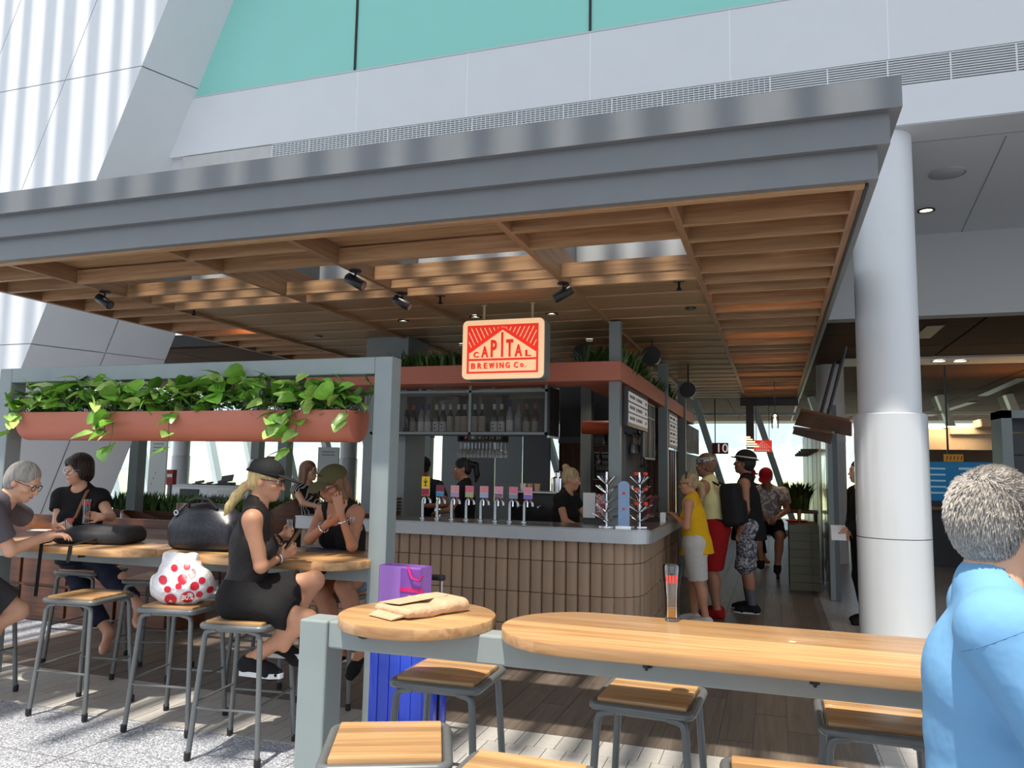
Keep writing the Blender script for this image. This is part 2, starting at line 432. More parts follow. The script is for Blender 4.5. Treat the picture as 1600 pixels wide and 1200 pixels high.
# ------------------------------------------------------------------ soffit, bulkhead, far ceilings
ZS = ZB; YSB = 10.83; ZWC = 3.62
sof = st('ceiling', MB().box(XWL-0.5, 16, YW+0.02, YSB+0.2, ZS-0.006, ZS+0.2), m_soffit, label='grey soffit behind the white column')
sj = MB()
for x in (2.05, 2.75, 3.6, 4.6): sj.bar((x, YW+0.5, ZS-0.008), (x+0.25, YSB, ZS-0.008), 0.008, 0.004)
sj.box(0.4, 16, YW+0.42, YW+0.428, ZS-0.010, ZS-0.004)
sj.build('soffit_joint', mat('soffit_shadow_gap', (0.25,0.25,0.25), 0.8), sof)
st('wall_bulkhead', MB().box(-8, 16, YSB, YSB+0.25, ZWC, ZS), mat('bulkhead_paint', (0.44,0.44,0.43), 0.7), label='pale bulkhead below the soffit')
wc = st('ceiling_timber', MB().box(-16, 16, YSB+0.25, 34, ZWC+0.03, ZWC+0.25), m_black, label='brown timber panel ceiling of the shops')
for i in range(8):
    for j in range(9):
        x0 = 0.7+i*1.9; y0 = YSB+0.27+j*2.3
        dx = 0.0
        MB().box(x0+dx+0.015, x0+1.885+dx, y0+0.012, y0+2.288, ZWC, ZWC+0.05).build('ceiling_panel', m_wdark, wc)
b = MB()
for i in range(9):
    for j in range(9):
        x0 = -16+i*1.85; y0 = YSB+0.27+j*2.3; b.box(x0+0.012, x0+1.838, y0+0.012, y0+2.288, ZWC, ZWC+0.05)
b.build('ceiling_panel_field', m_wdark, wc, kind='stuff')
def slot(px0, py0, px1, py1):
    a = P(px0, py0, z=ZWC-0.01); c = P(px1, py1, z=ZWC-0.01)
    MB().bar(a, c, 0.22, 0.02).build('air_slot', m_black, wc)
slot(1440, 528, 1462, 508); slot(1535, 618, 1600, 590); slot(1450, 650, 1520, 628)
MB().box(1.2, 16, 14.6, 15.5, ZWC-0.03, ZWC+0.01).build('white_light_trough', m_soffit, wc)
# ceiling speaker and downlights in the soffit
def downlight(loc, r=0.05, label='', ring=None, group=None):
    e = empty('downlight', loc, 0, label, 'downlight', group)
    MB().lathe([(r*1.35, -0.012), (r*1.35, 0.0), (r, 0.0), (r, -0.004), (r*1.0, -0.012)], n=20, cap=False).build('trim_ring', ring or m_blackmetal, e, True)
    MB().lathe([(0.001, 0.002), (r, 0.002), (r, 0.006)], n=20, cap=False).build('lens', m_lamp, e)
    return e
p = P(1447, 327, z=ZS); downlight((p.x, p.y, ZS-0.010), 0.07, 'black-rimmed downlight in the grey soffit behind the column')
p = P(1480, 269, z=ZS); MB().lathe([(0.17,-0.012),(0.17,0.0),(0.15,-0.016),(0.001,-0.016)], n=28, cap=False).build('ceiling_speaker', mat('speaker_grille_grey', (0.42,0.42,0.42), 0.7), None, True, loc=(p.x, p.y, ZS-0.007), label='round flush ceiling speaker in the grey soffit', cat='speaker')
for k, px in enumerate((1467, 1500)):
    p = P(px, 563, z=ZWC-0.03); downlight((p.x, p.y, ZWC-0.036), 0.10, ('left' if k == 0 else 'right')+' one of two bright downlights in the shop ceiling trough', m_soffit, 'paired shop downlights')

# ------------------------------------------------------------------ big round column
CX, CY = P(1390, 644, y=7.62).x, 7.62
rl = 0.312*7.62/7.9; ru = 0.268*7.62/7.9
ctop = P(1390, 644, y=CY-rl).z
colm = empty('round_column', (CX, CY, 0), 0, 'large round white column with glossy lower cladding beside the canopy', 'column')
m_gloss = mat('glossy_white_cladding', (0.62,0.64,0.66), 0.16, coat=0.3, noise=0.01, scale=2)
zj = P(1390, 843, y=CY-rl).z
MB().lathe([(rl,0.0),(rl,zj-0.004)], n=64).build('cladding_shell', m_gloss, colm, True)
MB().lathe([(rl,zj+0.004),(rl,ctop-0.01),(rl-0.01,ctop)], n=64).build('cladding_shell', m_gloss, colm, True)
MB().lathe([(ru,0.05),(ru,ZS)], n=64).build('shaft', m_white, colm, True)
c2 = empty('far_round_column', (P(1297,600,y=15.5).x, 15.5, 0), 0, 'smaller white round column far behind the large one', 'column')
MB().lathe([(0.24,0),(0.24,ZWC)], n=32).build('shaft', m_soffit, c2, True)
MB().lathe([(0.245,2.2),(0.245,2.9),(0.24,2.91)], n=32, cap=False).build('collar', m_white, c2, True)

# ------------------------------------------------------------------ unseen glazed hall roof: strip shades the wall, rafters, added panels cut sky light
hall = empty('ceiling_skylight', (0, 2.0, 12.0)); hall['kind'] = 'structure'
def hpart(name, mb, m): o = mb.build(name, m, hall); o.location = (0, -2.0, -12.0); return o
hpart('solid_roof_strip', MB().box(-6.7, 14, 4.9, 7.9, 9.7, 9.9), m_white)
hpart('sky_block_roof', MB().box(-22, 16, -22, -2.4, 12.0, 12.2), m_white)  # this panel and the next are added out of view to dim the sky light
hpart('sky_block_roof', MB().box(2.0, 16, -2.4, 4.9, 12.0, 12.2), m_white)
rq = random.Random(11)
raft = MB().box(-0.085, 0.085, -2.6, 3.4, -0.1, 0.1).mesh('rafter'); raft.materials.append(m_mull)
x = -11.0
while x < 0.5:
    o = ob('rafter', raft, None, hall, (x+0.02, 0.6 if x < -1.9 else 1.05, 0)); o.scale.x = rq.uniform(0.8, 1.2)
    if -6.2 < x < -1.9: o.location.y -= rq.uniform(0.0, 0.5)
    x += 0.355+rq.uniform(-0.05, 0.05)

# ------------------------------------------------------------------ far glazed facade and the airfield
YFAC = 22.0
fac = empty('wall_back', (0, YFAC, 0)); fac['kind'] = 'structure'
def fpart(name, mb, m, kind=None):
    o = mb.build(name, m, fac, kind=kind); o.location = (0, -YFAC, 0); return o
fpart('pane', MB().box(-24, 14, YFAC, YFAC+0.01, 0.1, ZWC), m_pane)
for i in range(26):
    x = -24+i*1.5
    fpart('leaning_mullion', MB().bar((x+0.55, YFAC-0.25, 0.0), (x-0.55, YFAC-0.25, ZWC), 0.16, 0.3, (0,1,0)), m_mull)
fpart('transom', MB().box(-24, 14, YFAC-0.05, YFAC, 3.15, 3.22), m_mull)
fpart('sill', MB().box(-24, 14, YFAC-0.2, YFAC+0.2, 0.0, 0.12), m_mull)
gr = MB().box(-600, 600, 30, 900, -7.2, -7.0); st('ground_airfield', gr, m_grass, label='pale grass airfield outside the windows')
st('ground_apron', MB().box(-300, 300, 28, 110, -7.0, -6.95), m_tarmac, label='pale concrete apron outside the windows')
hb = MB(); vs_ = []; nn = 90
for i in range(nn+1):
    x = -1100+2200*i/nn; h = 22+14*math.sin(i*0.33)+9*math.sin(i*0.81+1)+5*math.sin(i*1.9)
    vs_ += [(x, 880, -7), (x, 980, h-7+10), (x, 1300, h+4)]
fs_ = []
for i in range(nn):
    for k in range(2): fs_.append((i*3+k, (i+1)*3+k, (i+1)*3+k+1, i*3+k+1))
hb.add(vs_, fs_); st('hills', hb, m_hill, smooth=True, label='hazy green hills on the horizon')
def bw(mb, name, m, parent, smooth=False, **k):
    """part whose mesh is written in world coordinates"""
    o = mb.build(name, m, parent, smooth, **k)
    t = Vector((0,0,0)); q = parent
    while q is not None: t += Vector(q.location); q = q.parent
    o.location = -t
    return o

# ------------------------------------------------------------------ canopy
XC0, XC1, YC0, YC1, ZC = -6.15, 0.448, 3.99, 15.5, 3.0
can = empty('canopy', (-2.85, 9.7, 3.0), 0, 'grey stepped canopy with timber coffered underside over the bar', 'canopy')
for d, z0, z1, t in ((0.05, 3.01, 3.16, 0.06), (0.10, 3.16, 3.312, 0.11), (0.15, 3.312, 3.465, 0.16)):
    bw(MB().box(XC0-d, XC1+d, YC0-d, YC0-d+t, z0, z1), 'fascia_band', m_fascia, can)
    bw(MB().box(XC1+d-t, XC1+d, YC0-d+t, YC1, z0, z1), 'fascia_band', m_fascia, can)
    bw(MB().box(XC0-d, XC0-d+t, YC0-d+t, YC1, z0, z1), 'fascia_band', m_fascia, can)
bw(MB().box(XC1-0.004, XC1+0.012, YC0, YC1, 2.992, 3.02), 'shadow_gap_trim', m_black, can)
bx_ = [XC0+0.02, -5.24, -3.84, -2.87, -1.48, -0.49, XC1-0.02]
for x in bx_:
    bw(MB().box(x-0.022, x+0.022, YC0+0.03, YC1, ZC, ZC+0.24), 'beam', m_wy, can)
bw(MB().box(XC0, XC1, YC0, YC0+0.05, ZC-0.002, ZC+0.2), 'edge_board', m_wx, can)
OY0, OY1 = 4.66, 5.86
# roof lid (grey metal) with the openings left free
rb = [(XC0, XC1, YC0, OY0), (XC0, XC1, OY1, YC1), (XC0, bx_[1], OY0, OY1), (bx_[5], XC1, OY0, OY1)]
for a in rb: bw(MB().box(*a, ZC+0.38, ZC+0.45), 'roof_sheet', m_fascia, can)
m_upst = mat('pale_grey_upstand', srgb(186,190,192), 0.4, noise=0.03, scale=6)
for bi, (a, c) in enumerate(zip(bx_[1:5], bx_[2:6])):
    # timber lining boards above the solid part, metal upstands round each opening
    bw(MB().box(a+0.03, c-0.03, YC0+0.05, OY0, ZC+0.12, ZC+0.14), 'lining_board', m_wx, can)
    bw(MB().box(a-0.015, a+0.015, OY0, OY1, ZC+0.24, ZC+0.80), 'opening_upstand', m_fascia, can)
    bw(MB().box(a, c, OY1, OY1+0.03, ZC+0.05, ZC+0.80), 'opening_upstand', m_upst, can)
    for y in ((4.24, 4.60, 5.375, 5.66) if bi % 2 else (4.60, 5.10, 5.375, 5.66)):
        bw(MB().box(a+0.022, c-0.022, y, y+0.045, ZC, ZC+0.105), 'slat', m_wx, can)
    y = 5.72; k = 0
    while y < YC1-0.3:
        dy = 0.52 if k % 2 else 0.46
        bw(MB().box(a+0.022, c-0.022, y, y+dy-0.012, ZC+0.030, ZC+0.05), 'ceiling_panel', m_wpanel, can)
        bw(MB().box(a+0.022, c-0.022, y+dy-0.012, y+dy+0.006, ZC+0.021, ZC+0.045), 'batten', m_wx, can)
        y += dy; k += 1
me_s = MB().box(bx_[5]+0.022, bx_[6]-0.022, -0.02, 0.02, ZC, ZC+0.125).mesh('slat'); me_s.materials.append(m_wx)
me_s2 = MB().box(bx_[0]+0.022, bx_[1]-0.022, -0.02, 0.02, ZC, ZC+0.125).mesh('slat'); me_s2.materials.append(m_wx)
y = 4.40; k = 0
while y < YC1:
    o = ob('slat', me_s, None, can, (2.85, y-9.7, -3.0)); o = ob('slat', me_s2, None, can, (2.85, y-9.7, -3.0))
    y += (0.33, 0.33, 0.45)[k % 3]; k += 1
bw(MB().box(bx_[5]+0.022, bx_[6]-0.022, YC0+0.05, YC1, ZC+0.20, ZC+0.235), 'lining_board', m_wpanel, can)
bw(MB().box(bx_[0]+0.022, bx_[1]-0.022, YC0+0.05, YC1, ZC+0.20, ZC+0.235), 'lining_board', m_wpanel, can)
for y in (6.6, 8.2, 9.9, 11.4, 13.4):
    bw(MB().box(bx_[5]+0.08, bx_[6]-0.08, y, y+0.03, ZC+0.165, ZC+0.195), 'led_strip', m_led, can)
# warm uplights inside the left coffers
for y in (6.75, 9.4, 12.0):
    bw(MB().box(bx_[1]-0.09, bx_[1]-0.03, y, y+0.06, ZC+0.12, ZC+0.16), 'coffer_lamp', m_led, can)
    ld = bpy.data.lights.new('coffer_glow', 'POINT'); ld.energy = 1.6; ld.color = (1.0, 0.45, 0.15); ld.shadow_soft_size = 0.03
    lo = bpy.data.objects.new('coffer_glow', ld); COL.objects.link(lo); lo.location = (bx_[1]-0.14, y+0.03, ZC+0.11)
bw(MB().box(bx_[5]-0.1, XC1, YC1-0.15, YC1, ZC-0.14, ZC+0.02), 'end_beam', m_dark, can)

# ceiling downlights, sprinklers, sensors
def dl(px, py, label, r=0.042):
    p = P(px, py, z=ZC+0.033); downlight((p.x, p.y, ZC+0.026), r, label, None, 'canopy downlights')
for px, py, lb in ((743,493,'small lit downlight in the canopy just left above the hanging sign'), (862,488,'small lit downlight in the canopy just right above the hanging sign'),
                   (630,499,'small lit downlight in the canopy left of the hanging sign, above the wide grey pillar'), (722,537,'small lit downlight in the canopy level with the top of the sign at its left'),
                   (921,530,'small lit downlight in the canopy between the sign and the thin post')):
    dl(px, py, lb)
p = P(1218, 376, z=ZC+0.19); downlight((p.x, p.y, ZC+0.196), 0.045, 'recessed downlight between the right-hand canopy slats', None, 'canopy downlights')
def sprinkler(px, py, label):
    p = P(px, py, z=ZC+0.0); e = empty('sprinkler_head', (p.x, p.y, ZC-0.035), 0, label, 'sprinkler', 'sprinkler heads on the canopy')
    MB().lathe([(0.045,0.07),(0.045,0.064),(0.012,0.06)], n=16).build('flange', m_blackmetal, e, True)
    MB().lathe([(0.01,0.06),(0.01,0.02),(0.022,0.0),(0.022,-0.004)], n=12).build('nozzle', m_blackmetal, e, True)
sprinkler(688, 468, 'black sprinkler head on the canopy panel left above the sign')
sprinkler(1061, 446, 'black sprinkler head on the canopy panel right of the spotlights')
sprinkler(303, 487, 'black sprinkler head on the canopy panel at the left')
for px, py, lb in ((1079,481,'flat black disc sensor on the canopy right of the thin post'), (498,525,'flat black disc sensor on the canopy left of the wide pillar')):
    p = P(px, py, z=ZC+0.03)
    MB().lathe([(0.001,-0.014),(0.04,-0.014),(0.05,0.0),(0.05,0.004)], n=20).build('ceiling_sensor', m_blackmetal, None, True, loc=(p.x, p.y, ZC+0.03), label=lb, cat='sensor')
# track spotlights
def spot(px, py, ang, label):
    p = P(px, py, z=ZC-0.07); e = empty('spotlight', (p.x, p.y, ZC), 0, label, 'spotlight', 'black canopy spotlights')
    MB().lathe([(0.045,0.0),(0.045,-0.012),(0.012,-0.016)], n=18).build('ceiling_plate', m_blackmetal, e, True)
    MB().tube([(0,0,-0.01),(0,0,-0.06)], 0.008).build('stem', m_blackmetal, e, True)
    d = Vector((math.cos(ang), math.sin(ang)*0.6, -0.55)).normalized(); c = Vector((0,0,-0.085))
    h = MB().tube([c-d*0.075, c-d*0.07, c+d*0.075, c+d*0.078], [0.034,0.038,0.038,0.036], n=18).build('lamp_head', m_blackmetal, e, True)
    MB().tube([c+d*0.0785, c+d*0.080], 0.028, n=16).build('lens', mat('unlit_lens', (0.1,0.1,0.1), 0.1), h)
spot(555, 437, 0.0, 'black canopy spotlight tilted right, nearest the wide opening at left centre')
spot(628, 470, 0.1, 'black canopy spotlight directly left above the hanging sign')
spot(880, 456, PI+0.3, 'black canopy spotlight tilted left, right above the hanging sign')
spot(163, 468, 0.0, 'black canopy spotlight inside the left timber coffers')

# wide pillar and thin posts carrying the canopy
bw(MB().box(-4.30, -3.78, 7.6, 8.1, 0, ZC+0.03, 0.006), 'pillar_shaft', m_post, empty('wide_pillar', (-4.04, 7.85, 0), 0, 'wide grey square pillar left of the bottle cabinet', 'pillar'))
def post(x, y, wd, label, z0=0.0, z1=ZC, m=None):
    e = empty('canopy_post', (x, y, z0), 0, label, 'post')
    MB().box(-wd/2, wd/2, -wd/2, wd/2, 0, z1-z0, 0.004).build('shaft', m or m_post, e)
    MB().box(-wd/2-0.01, wd/2+0.01, -wd/2-0.01, wd/2+0.01, z1-z0-0.012, z1-z0).build('head_plate', m or m_post, e)
post(-1.407, 7.2, 0.105, 'thin grey steel post rising from the bar corner', 1.095)
post(-1.36, 10.2, 0.12, 'grey steel post along the bar corridor beside the timber panels', 0)
post(-1.36, 12.4, 0.12, 'grey steel post further down the corridor behind the queue', 0)
post(-2.33, 10.0, 0.14, 'grey steel post inside the bar behind the coffee machine', 0)
post(-1.95, 10.4, 0.12, 'narrow grey steel post inside the bar next to the bottle shelf', 0)
post(-0.42, 15.4, 0.14, 'dark post hanging at the end of the canopy', 2.05, ZC, m_dark)

# ------------------------------------------------------------------ planter frame with table rail
FX0, FX1, FY0, FY1 = -5.70, -2.30, 4.40, 4.53
PW = 0.125
fr = empty('planter_frame', (-4.0, 4.465, 0), 0, 'tall grey-green steel frame carrying the planter and the left tables', 'frame')
bw(MB().box(FX0, FX0+PW, FY0, FY1, 0, 2.30, 0.006), 'post', m_frame, fr)
bw(MB().box(FX1-PW, FX1, FY0, FY1, 0, 2.30, 0.006), 'post', m_frame, fr)
bw(MB().box(FX0+PW, FX1-PW, FY0, FY1, 2.19, 2.30, 0.006), 'top_beam', m_frame, fr)
bw(MB().box(FX0+PW, FX1-PW, FY0+0.01, FY1-0.01, 0.875, 0.965, 0.006), 'table_rail', m_frame, fr)
# near low frame
NY = 2.80
nf = empty('low_table_frame', (-0.5, NY, 0), 0, 'low grey-green steel frame under the nearest tables', 'frame')
bw(MB().box(-1.80, -1.675, NY-0.065, NY+0.065, 0, 0.99, 0.008), 'post', m_frame, nf)
bw(MB().box(-1.675, 1.6, NY-0.055, NY+0.055, 0.885, 0.99, 0.008), 'table_rail', m_frame, nf)
bw(MB().box(1.6, 1.725, NY-0.065, NY+0.065, 0, 0.99, 0.008), 'post', m_frame, nf)
for x in (-0.82, -0.02, 0.8):
    pass
# tables ------------------------------------------------------------
def stadium(x0, x1, y0, y1, rl_, rr_, n=14):
    pts = []
    def arc(cx, cy, r, a0, a1):
        for i in range(n+1):
            a = a0+(a1-a0)*i/n; pts.append((cx+r*math.cos(a), cy+r*math.sin(a)))
    arc(x0+rl_, y0+rl_, rl_, PI, 1.5*PI); arc(x1-rr_, y0+rr_, rr_, 1.5*PI, 2*PI)
    arc(x1-rr_, y1-rr_, rr_, 0, 0.5*PI); arc(x0+rl_, y1-rl_, rl_, 0.5*PI, PI)
    out = []
    for p in pts:
        if not out or math.hypot(p[0]-out[-1][0], p[1]-out[-1][1]) > 1e-4: out.append(p)
    if math.hypot(out[0][0]-out[-1][0], out[0][1]-out[-1][1]) < 1e-4: out.pop()
    return out
def hook(x, y, z, parent):
    o = MB().box(x-0.022, x+0.022, y-0.012, y+0.012, z-0.035, z).box(x-0.015, x+0.015, y-0.012, y+0.012, z-0.055, z-0.035)
    h = bw(o, 'bag_hook', m_blackmetal, parent)
    bw(MB().tube([(x, y-0.014, z-0.045), (x, y-0.03, z-0.055), (x, y-0.028, z-0.03)], 0.006), 'hook_tip', m_blackmetal, h, True)
def ring_hook(x, y, z, parent):
    pts = [(x+0.028*math.cos(a), y, z+0.024*math.sin(a)) for a in [PI+PI*i/8 for i in range(9)]]
    bw(MB().tube(pts, 0.006), 'bag_hook', m_blackmetal, parent, True)
ZT = 1.03
rt_ = empty('round_table', (-1.33, 2.83, 0.99), 0, 'small round oak table top with a folded paper bag on it', 'table')
n = 56
bw(MB().prism([(-1.33+0.305*math.cos(2*PI*i/n), 2.83+0.305*math.sin(2*PI*i/n)) for i in range(n)], 0.99, ZT, 0.004), 'table_top', m_table, rt_, True)
ring_hook(-1.515, 2.735, 0.965, rt_)
lt = empty('long_table', (0.2, 2.835, 0.99), 0, 'long oak bar table with rounded end holding the nearly empty beer glass', 'table')
bw(MB().prism(stadium(-0.965, 1.75, 2.53, 3.14, 0.30, 0.30), 0.99, ZT, 0.004), 'table_top', m_table, lt, True)
hook(-0.42, 2.735, 0.99, lt); hook(0.11, 2.735, 0.99, lt); hook(0.9, 2.735, 0.99, lt)
ta = empty('left_table', (-4.7, 4.465, 0.965), 0, 'oak table top at far left where the seated couple drink', 'table')
bw(MB().prism(stadium(-5.45, -3.92, 4.10, 4.83, 0.3, 0.3), 0.967, 1.015, 0.004), 'table_top', m_table, ta, True)
hook(-4.72, 4.385, 0.967, ta)
tb = empty('middle_table', (-3.15, 4.465, 0.965), 0, 'oak table top between the two capped people with wine glass and menu', 'table')
bw(MB().prism(stadium(-3.88, -2.40, 4.10, 4.83, 0.3, 0.3), 0.967, 1.015, 0.004), 'table_top', m_table, tb, True)
hook(-2.73, 4.385, 0.967, tb)

# stools ------------------------------------------------------------
def make_stool(label, loc, rz, grp='steel bar stools'):
    H = 0.73; a, bft = 0.155, 0.205
    e = empty('bar_stool', loc, rz, label, 'stool', grp)
    MB().box(-a-0.016, a+0.016, -a-0.016, a+0.016, H-0.028, H+0.002, 0.007).build('seat', m_seat, e, True)
    # seat ring tube
    R = 0.034; pts = []
    for cx, cy, a0 in ((a,a,0),(-a,a,PI/2),(-a,-a,PI),(a,-a,1.5*PI)):
        for i in range(5):
            t = a0+PI/2*i/4; pts.append((cx+R*math.cos(t), cy+R*math.sin(t), H-0.026))
    MB().tube(pts, 0.0165, n=10, closed=True).build('seat_ring', m_stool, e, True)
    # two bent leg hoops (left/right) = four legs
    for sx in (-1, 1):
        for sy in (-1, 1):
            top = Vector((sx*0.10, sy*(a+0.012), H-0.045)); k1 = Vector((sx*(a-0.012), sy*(a+0.015), H-0.052)); k2 = Vector((sx*(a+0.012), sy*(a+0.018), H-0.085))
            ft = Vector((sx*bft, sy*bft, 0.03))
            L_ = MB().tube([top, k1, (k1+k2)/2+Vector((sx*0.005,0,0.006)), k2, ft], 0.0150, n=10).build('leg', m_stool, e, True)
            MB().lathe([(0.016,0.0),(0.018,0.004),(0.018,0.04),(0.014,0.044)], (sx*(bft+0.003), sy*(bft+0.003), 0), n=12).build('rubber_foot', m_rubber, L_, True)
    def leg_at(sx, sy, z):
        t = (H-0.085-z)/(H-0.115); s_ = a+0.012+(bft-a-0.012)*t; q = a+0.018+(bft-a-0.018)*t
        return Vector((sx*s_, sy*q, z))
    for (p0, p1, z) in (((-1,-1),(1,-1),0.27), ((-1,1),(1,1),0.27), ((-1,-1),(-1,1),0.30), ((1,-1),(1,1),0.30)):
        MB().tube([leg_at(*p0, z), leg_at(*p1, z)], 0.007, n=8).build('stretcher', m_stool, e, True)
    MB().tube([(-0.10, -a-0.012, H-0.045), (0.10, -a-0.012, H-0.045)], 0.0125).build('cross_tube', m_stool, e, True)
    MB().tube([(-0.10, a+0.012, H-0.045), (0.10, a+0.012, H-0.045)], 0.0125).build('cross_tube', m_stool, e, True)
    return e
spots = [
 ((-2.86, 3.84), 0.12, 'steel stool with oak seat occupied by the blonde person in black'),
 ((-3.53, 4.07), 0.15, 'steel stool carrying the red-spotted grocery bag'),
 ((-4.30, 4.08), 0.10, 'empty steel stool with sunlit oak seat in front of the left table'),
 ((-5.22, 3.98), 0.05, 'steel stool under the person in the grey t-shirt at the left edge'),
 ((-4.52, 4.93), 0.30, 'empty dark oak stool behind the left table, seat just below the rail'),
 ((-5.32, 5.05), 0.10, 'steel stool under the person in the black t-shirt and jeans'),
 ((-2.88, 4.90), -0.05, 'steel stool under the person in the khaki cap'),
 ((-1.19, 2.34), 0.42, 'nearest stool with sunlit oak seat beside the low frame post'),
 ((-1.345, 3.20), 0.03, 'stool just behind the round table in front of the blue suitcase'),
 ((-0.485, 3.21), -0.05, 'stool half shaded on the far side of the long table, below its left hook'),
 ((0.335, 3.23), 0.0, 'stool on the far side of the long table, below its right hook'),
 ((-0.71, 2.19), 0.0, 'near stool cut by the bottom edge below the left end of the long table'),
 ((0.04, 2.44), 0.07, 'near stool cut by the bottom edge below the middle of the long table'),
 ((0.58, 2.13), 0.0, 'stool under the person in the blue t-shirt'),
 ((-3.64, 5.10), 0.2, 'empty stool in shade behind the middle table'),
]
s0 = make_stool(spots[0][2], (*spots[0][0], 0), spots[0][1])
for (xy, rz, lb) in spots[1:]: copy_tree(s0, None, (*xy, 0), rz, lb)

# hanging planter ---------------------------------------------------
pl = empty('hanging_planter', (-4.0, 4.465, 1.75), 0, 'long terracotta half-round trough hung in the grey-green frame', 'planter')
X0, X1 = -5.42, -2.56; n = 16
prof = [(0.13*math.cos(a), 0.155*math.sin(a)) for a in [PI+PI*i/n for i in range(n+1)]]
prof = [(-0.13, 0.05)]+prof+[(0.13, 0.05)]
t = MB(); v_ = []; nn = len(prof)
for x in (X0, X1): v_ += [(x, 4.465+y, 1.905+z) for y, z in prof]
t.add(v_, [(i, i+1, nn+i+1, nn+i) for i in range(nn-1)]+[tuple(range(nn)), tuple(range(2*nn-1, nn-1, -1)), (0, nn, 2*nn-1, nn-1)])
bw(t, 'trough', m_terra, pl, True)
bw(MB().box(X0+0.01, X1-0.01, 4.465-0.12, 4.465+0.12, 1.95, 1.957), 'soil', mat('potting_soil', (0.03,0.02,0.015), 0.95, noise=0.2), pl)
for x in (-5.1, -3.45): bw(MB().box(x-0.02, x+0.02, 4.455, 4.475, 1.95, 2.2), 'hanger', m_post, pl)
# foliage: every leaf its own small mesh
m_leaf = mat('green_leaf', srgb(112,164,58), 0.32, noise=0.25, scale=30, rnd=0.45)
m_leaf2 = mat('variegated_leaf', srgb(166,200,104), 0.32, noise=0.4, scale=25, rnd=0.3)
m_stem = mat('leaf_stem', srgb(80,110,50), 0.5)
def leaf_mesh(kind, w_, l_):
    if kind == 'heart':
        o = [(0,0),(0.35,-0.08),(0.5,0.18),(0.42,0.55),(0.2,0.85),(0,1.0)]
    else: o = [(0,0),(0.22,0.1),(0.3,0.35),(0.22,0.7),(0.1,0.9),(0,1.0)]
    v_ = []; f_ = []
    k = len(o)
    for x, y in o: v_.append((0, y*l_, -0.25*l_*y*y))
    for s_ in (-1, 1):
        for x, y in o[1:-1]: v_.append((s_*x*w_, y*l_, -0.25*l_*y*y+0.22*w_*abs(x)))
    m_ = k-2
    for si in range(2):
        b0 = k+si*m_
        f_.append((0, 1, b0) if si else (0, b0, 1))
        for i in range(m_-1):
            q = (i+1, i+2, b0+i+1, b0+i); f_.append(q if si else q[::-1])
        q = (k-2, k-1, b0+m_-1); f_.append(q if si else q[::-1])
    return MB().add(v_, f_).mesh('leaf', True, 80)
leafs = []
for kd, w_, l_, mm in (('heart',0.12,0.10,m_leaf), ('heart',0.095,0.085,m_leaf), ('narrow',0.09,0.11,m_leaf2), ('heart',0.085,0.08,m_leaf2), ('narrow',0.07,0.13,m_leaf)):
    me = leaf_mesh(kd, w_, l_); me.materials.append(mm); leafs.append(me)
rs = random.Random(3); stems = MB()
def put_leaf(p, d, parent=pl):
    q = d.to_track_quat('Y', 'Z'); me = rs.choice(leafs)
    o = ob('leaf', me, None, parent, p-Vector(parent.location)); o.rotation_mode = 'QUATERNION'
    o.rotation_quaternion = q @ Matrix.Rotation(rs.uniform(-0.9, 0.9), 3, 'Y').to_quaternion(); s_ = rs.uniform(0.95, 1.5); o.scale = (s_, s_, s_)
for i in range(280):
    x = X0-0.02+(X1-X0+0.04)*((i+rs.random())/280)
    base = Vector((x, 4.465+rs.uniform(-0.09, 0.08), 1.95))
    h = rs.uniform(0.05, 0.25)*(0.78+0.18*math.sin(x*5)+0.2*rs.random())
    tip = base+Vector((rs.uniform(-0.09, 0.09), rs.uniform(-0.16, 0.06), h))
    d = Vector((rs.uniform(-1, 1), rs.uniform(-1.0, 0.25), rs.uniform(-0.45, 0.55))).normalized()
    stems.tube([base, (base+tip)/2+Vector((0,0,0.02)), tip], 0.003, n=4); put_leaf(tip, d)
for x in (-5.43, -5.38, -4.62, -4.5, -4.45, -3.95, -3.1, -3.02, -2.98, -2.92, -2.58):   # trailing shoots over the rim
    base = Vector((x, 4.33, 1.95)); pr = base
    for k in range(rs.randint(2, 4)):
        p = pr+Vector((rs.uniform(-0.04, 0.05), rs.uniform(-0.03, 0.0), -0.02-0.028*k)); p.y = min(p.y, 4.318)
        stems.tube([pr, p], 0.003, n=4); pr = p
        put_leaf(p, Vector((rs.uniform(-1, 1), -0.8, rs.uniform(-0.9, -0.1))).normalized())
bw(stems, 'stems', m_stem, pl, kind='stuff')
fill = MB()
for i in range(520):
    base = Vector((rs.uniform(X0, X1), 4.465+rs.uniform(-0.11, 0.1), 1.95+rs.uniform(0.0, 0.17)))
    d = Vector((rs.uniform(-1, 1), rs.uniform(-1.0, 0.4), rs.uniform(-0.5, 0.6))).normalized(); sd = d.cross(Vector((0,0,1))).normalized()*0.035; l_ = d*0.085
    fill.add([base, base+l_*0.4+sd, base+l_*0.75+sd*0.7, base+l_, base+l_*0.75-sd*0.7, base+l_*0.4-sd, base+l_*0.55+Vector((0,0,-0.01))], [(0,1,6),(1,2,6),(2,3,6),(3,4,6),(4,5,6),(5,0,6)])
bw(fill, 'inner_foliage', mat('inner_leaf', srgb(84,130,46), 0.4, noise=0.4, scale=18), pl, kind='stuff')
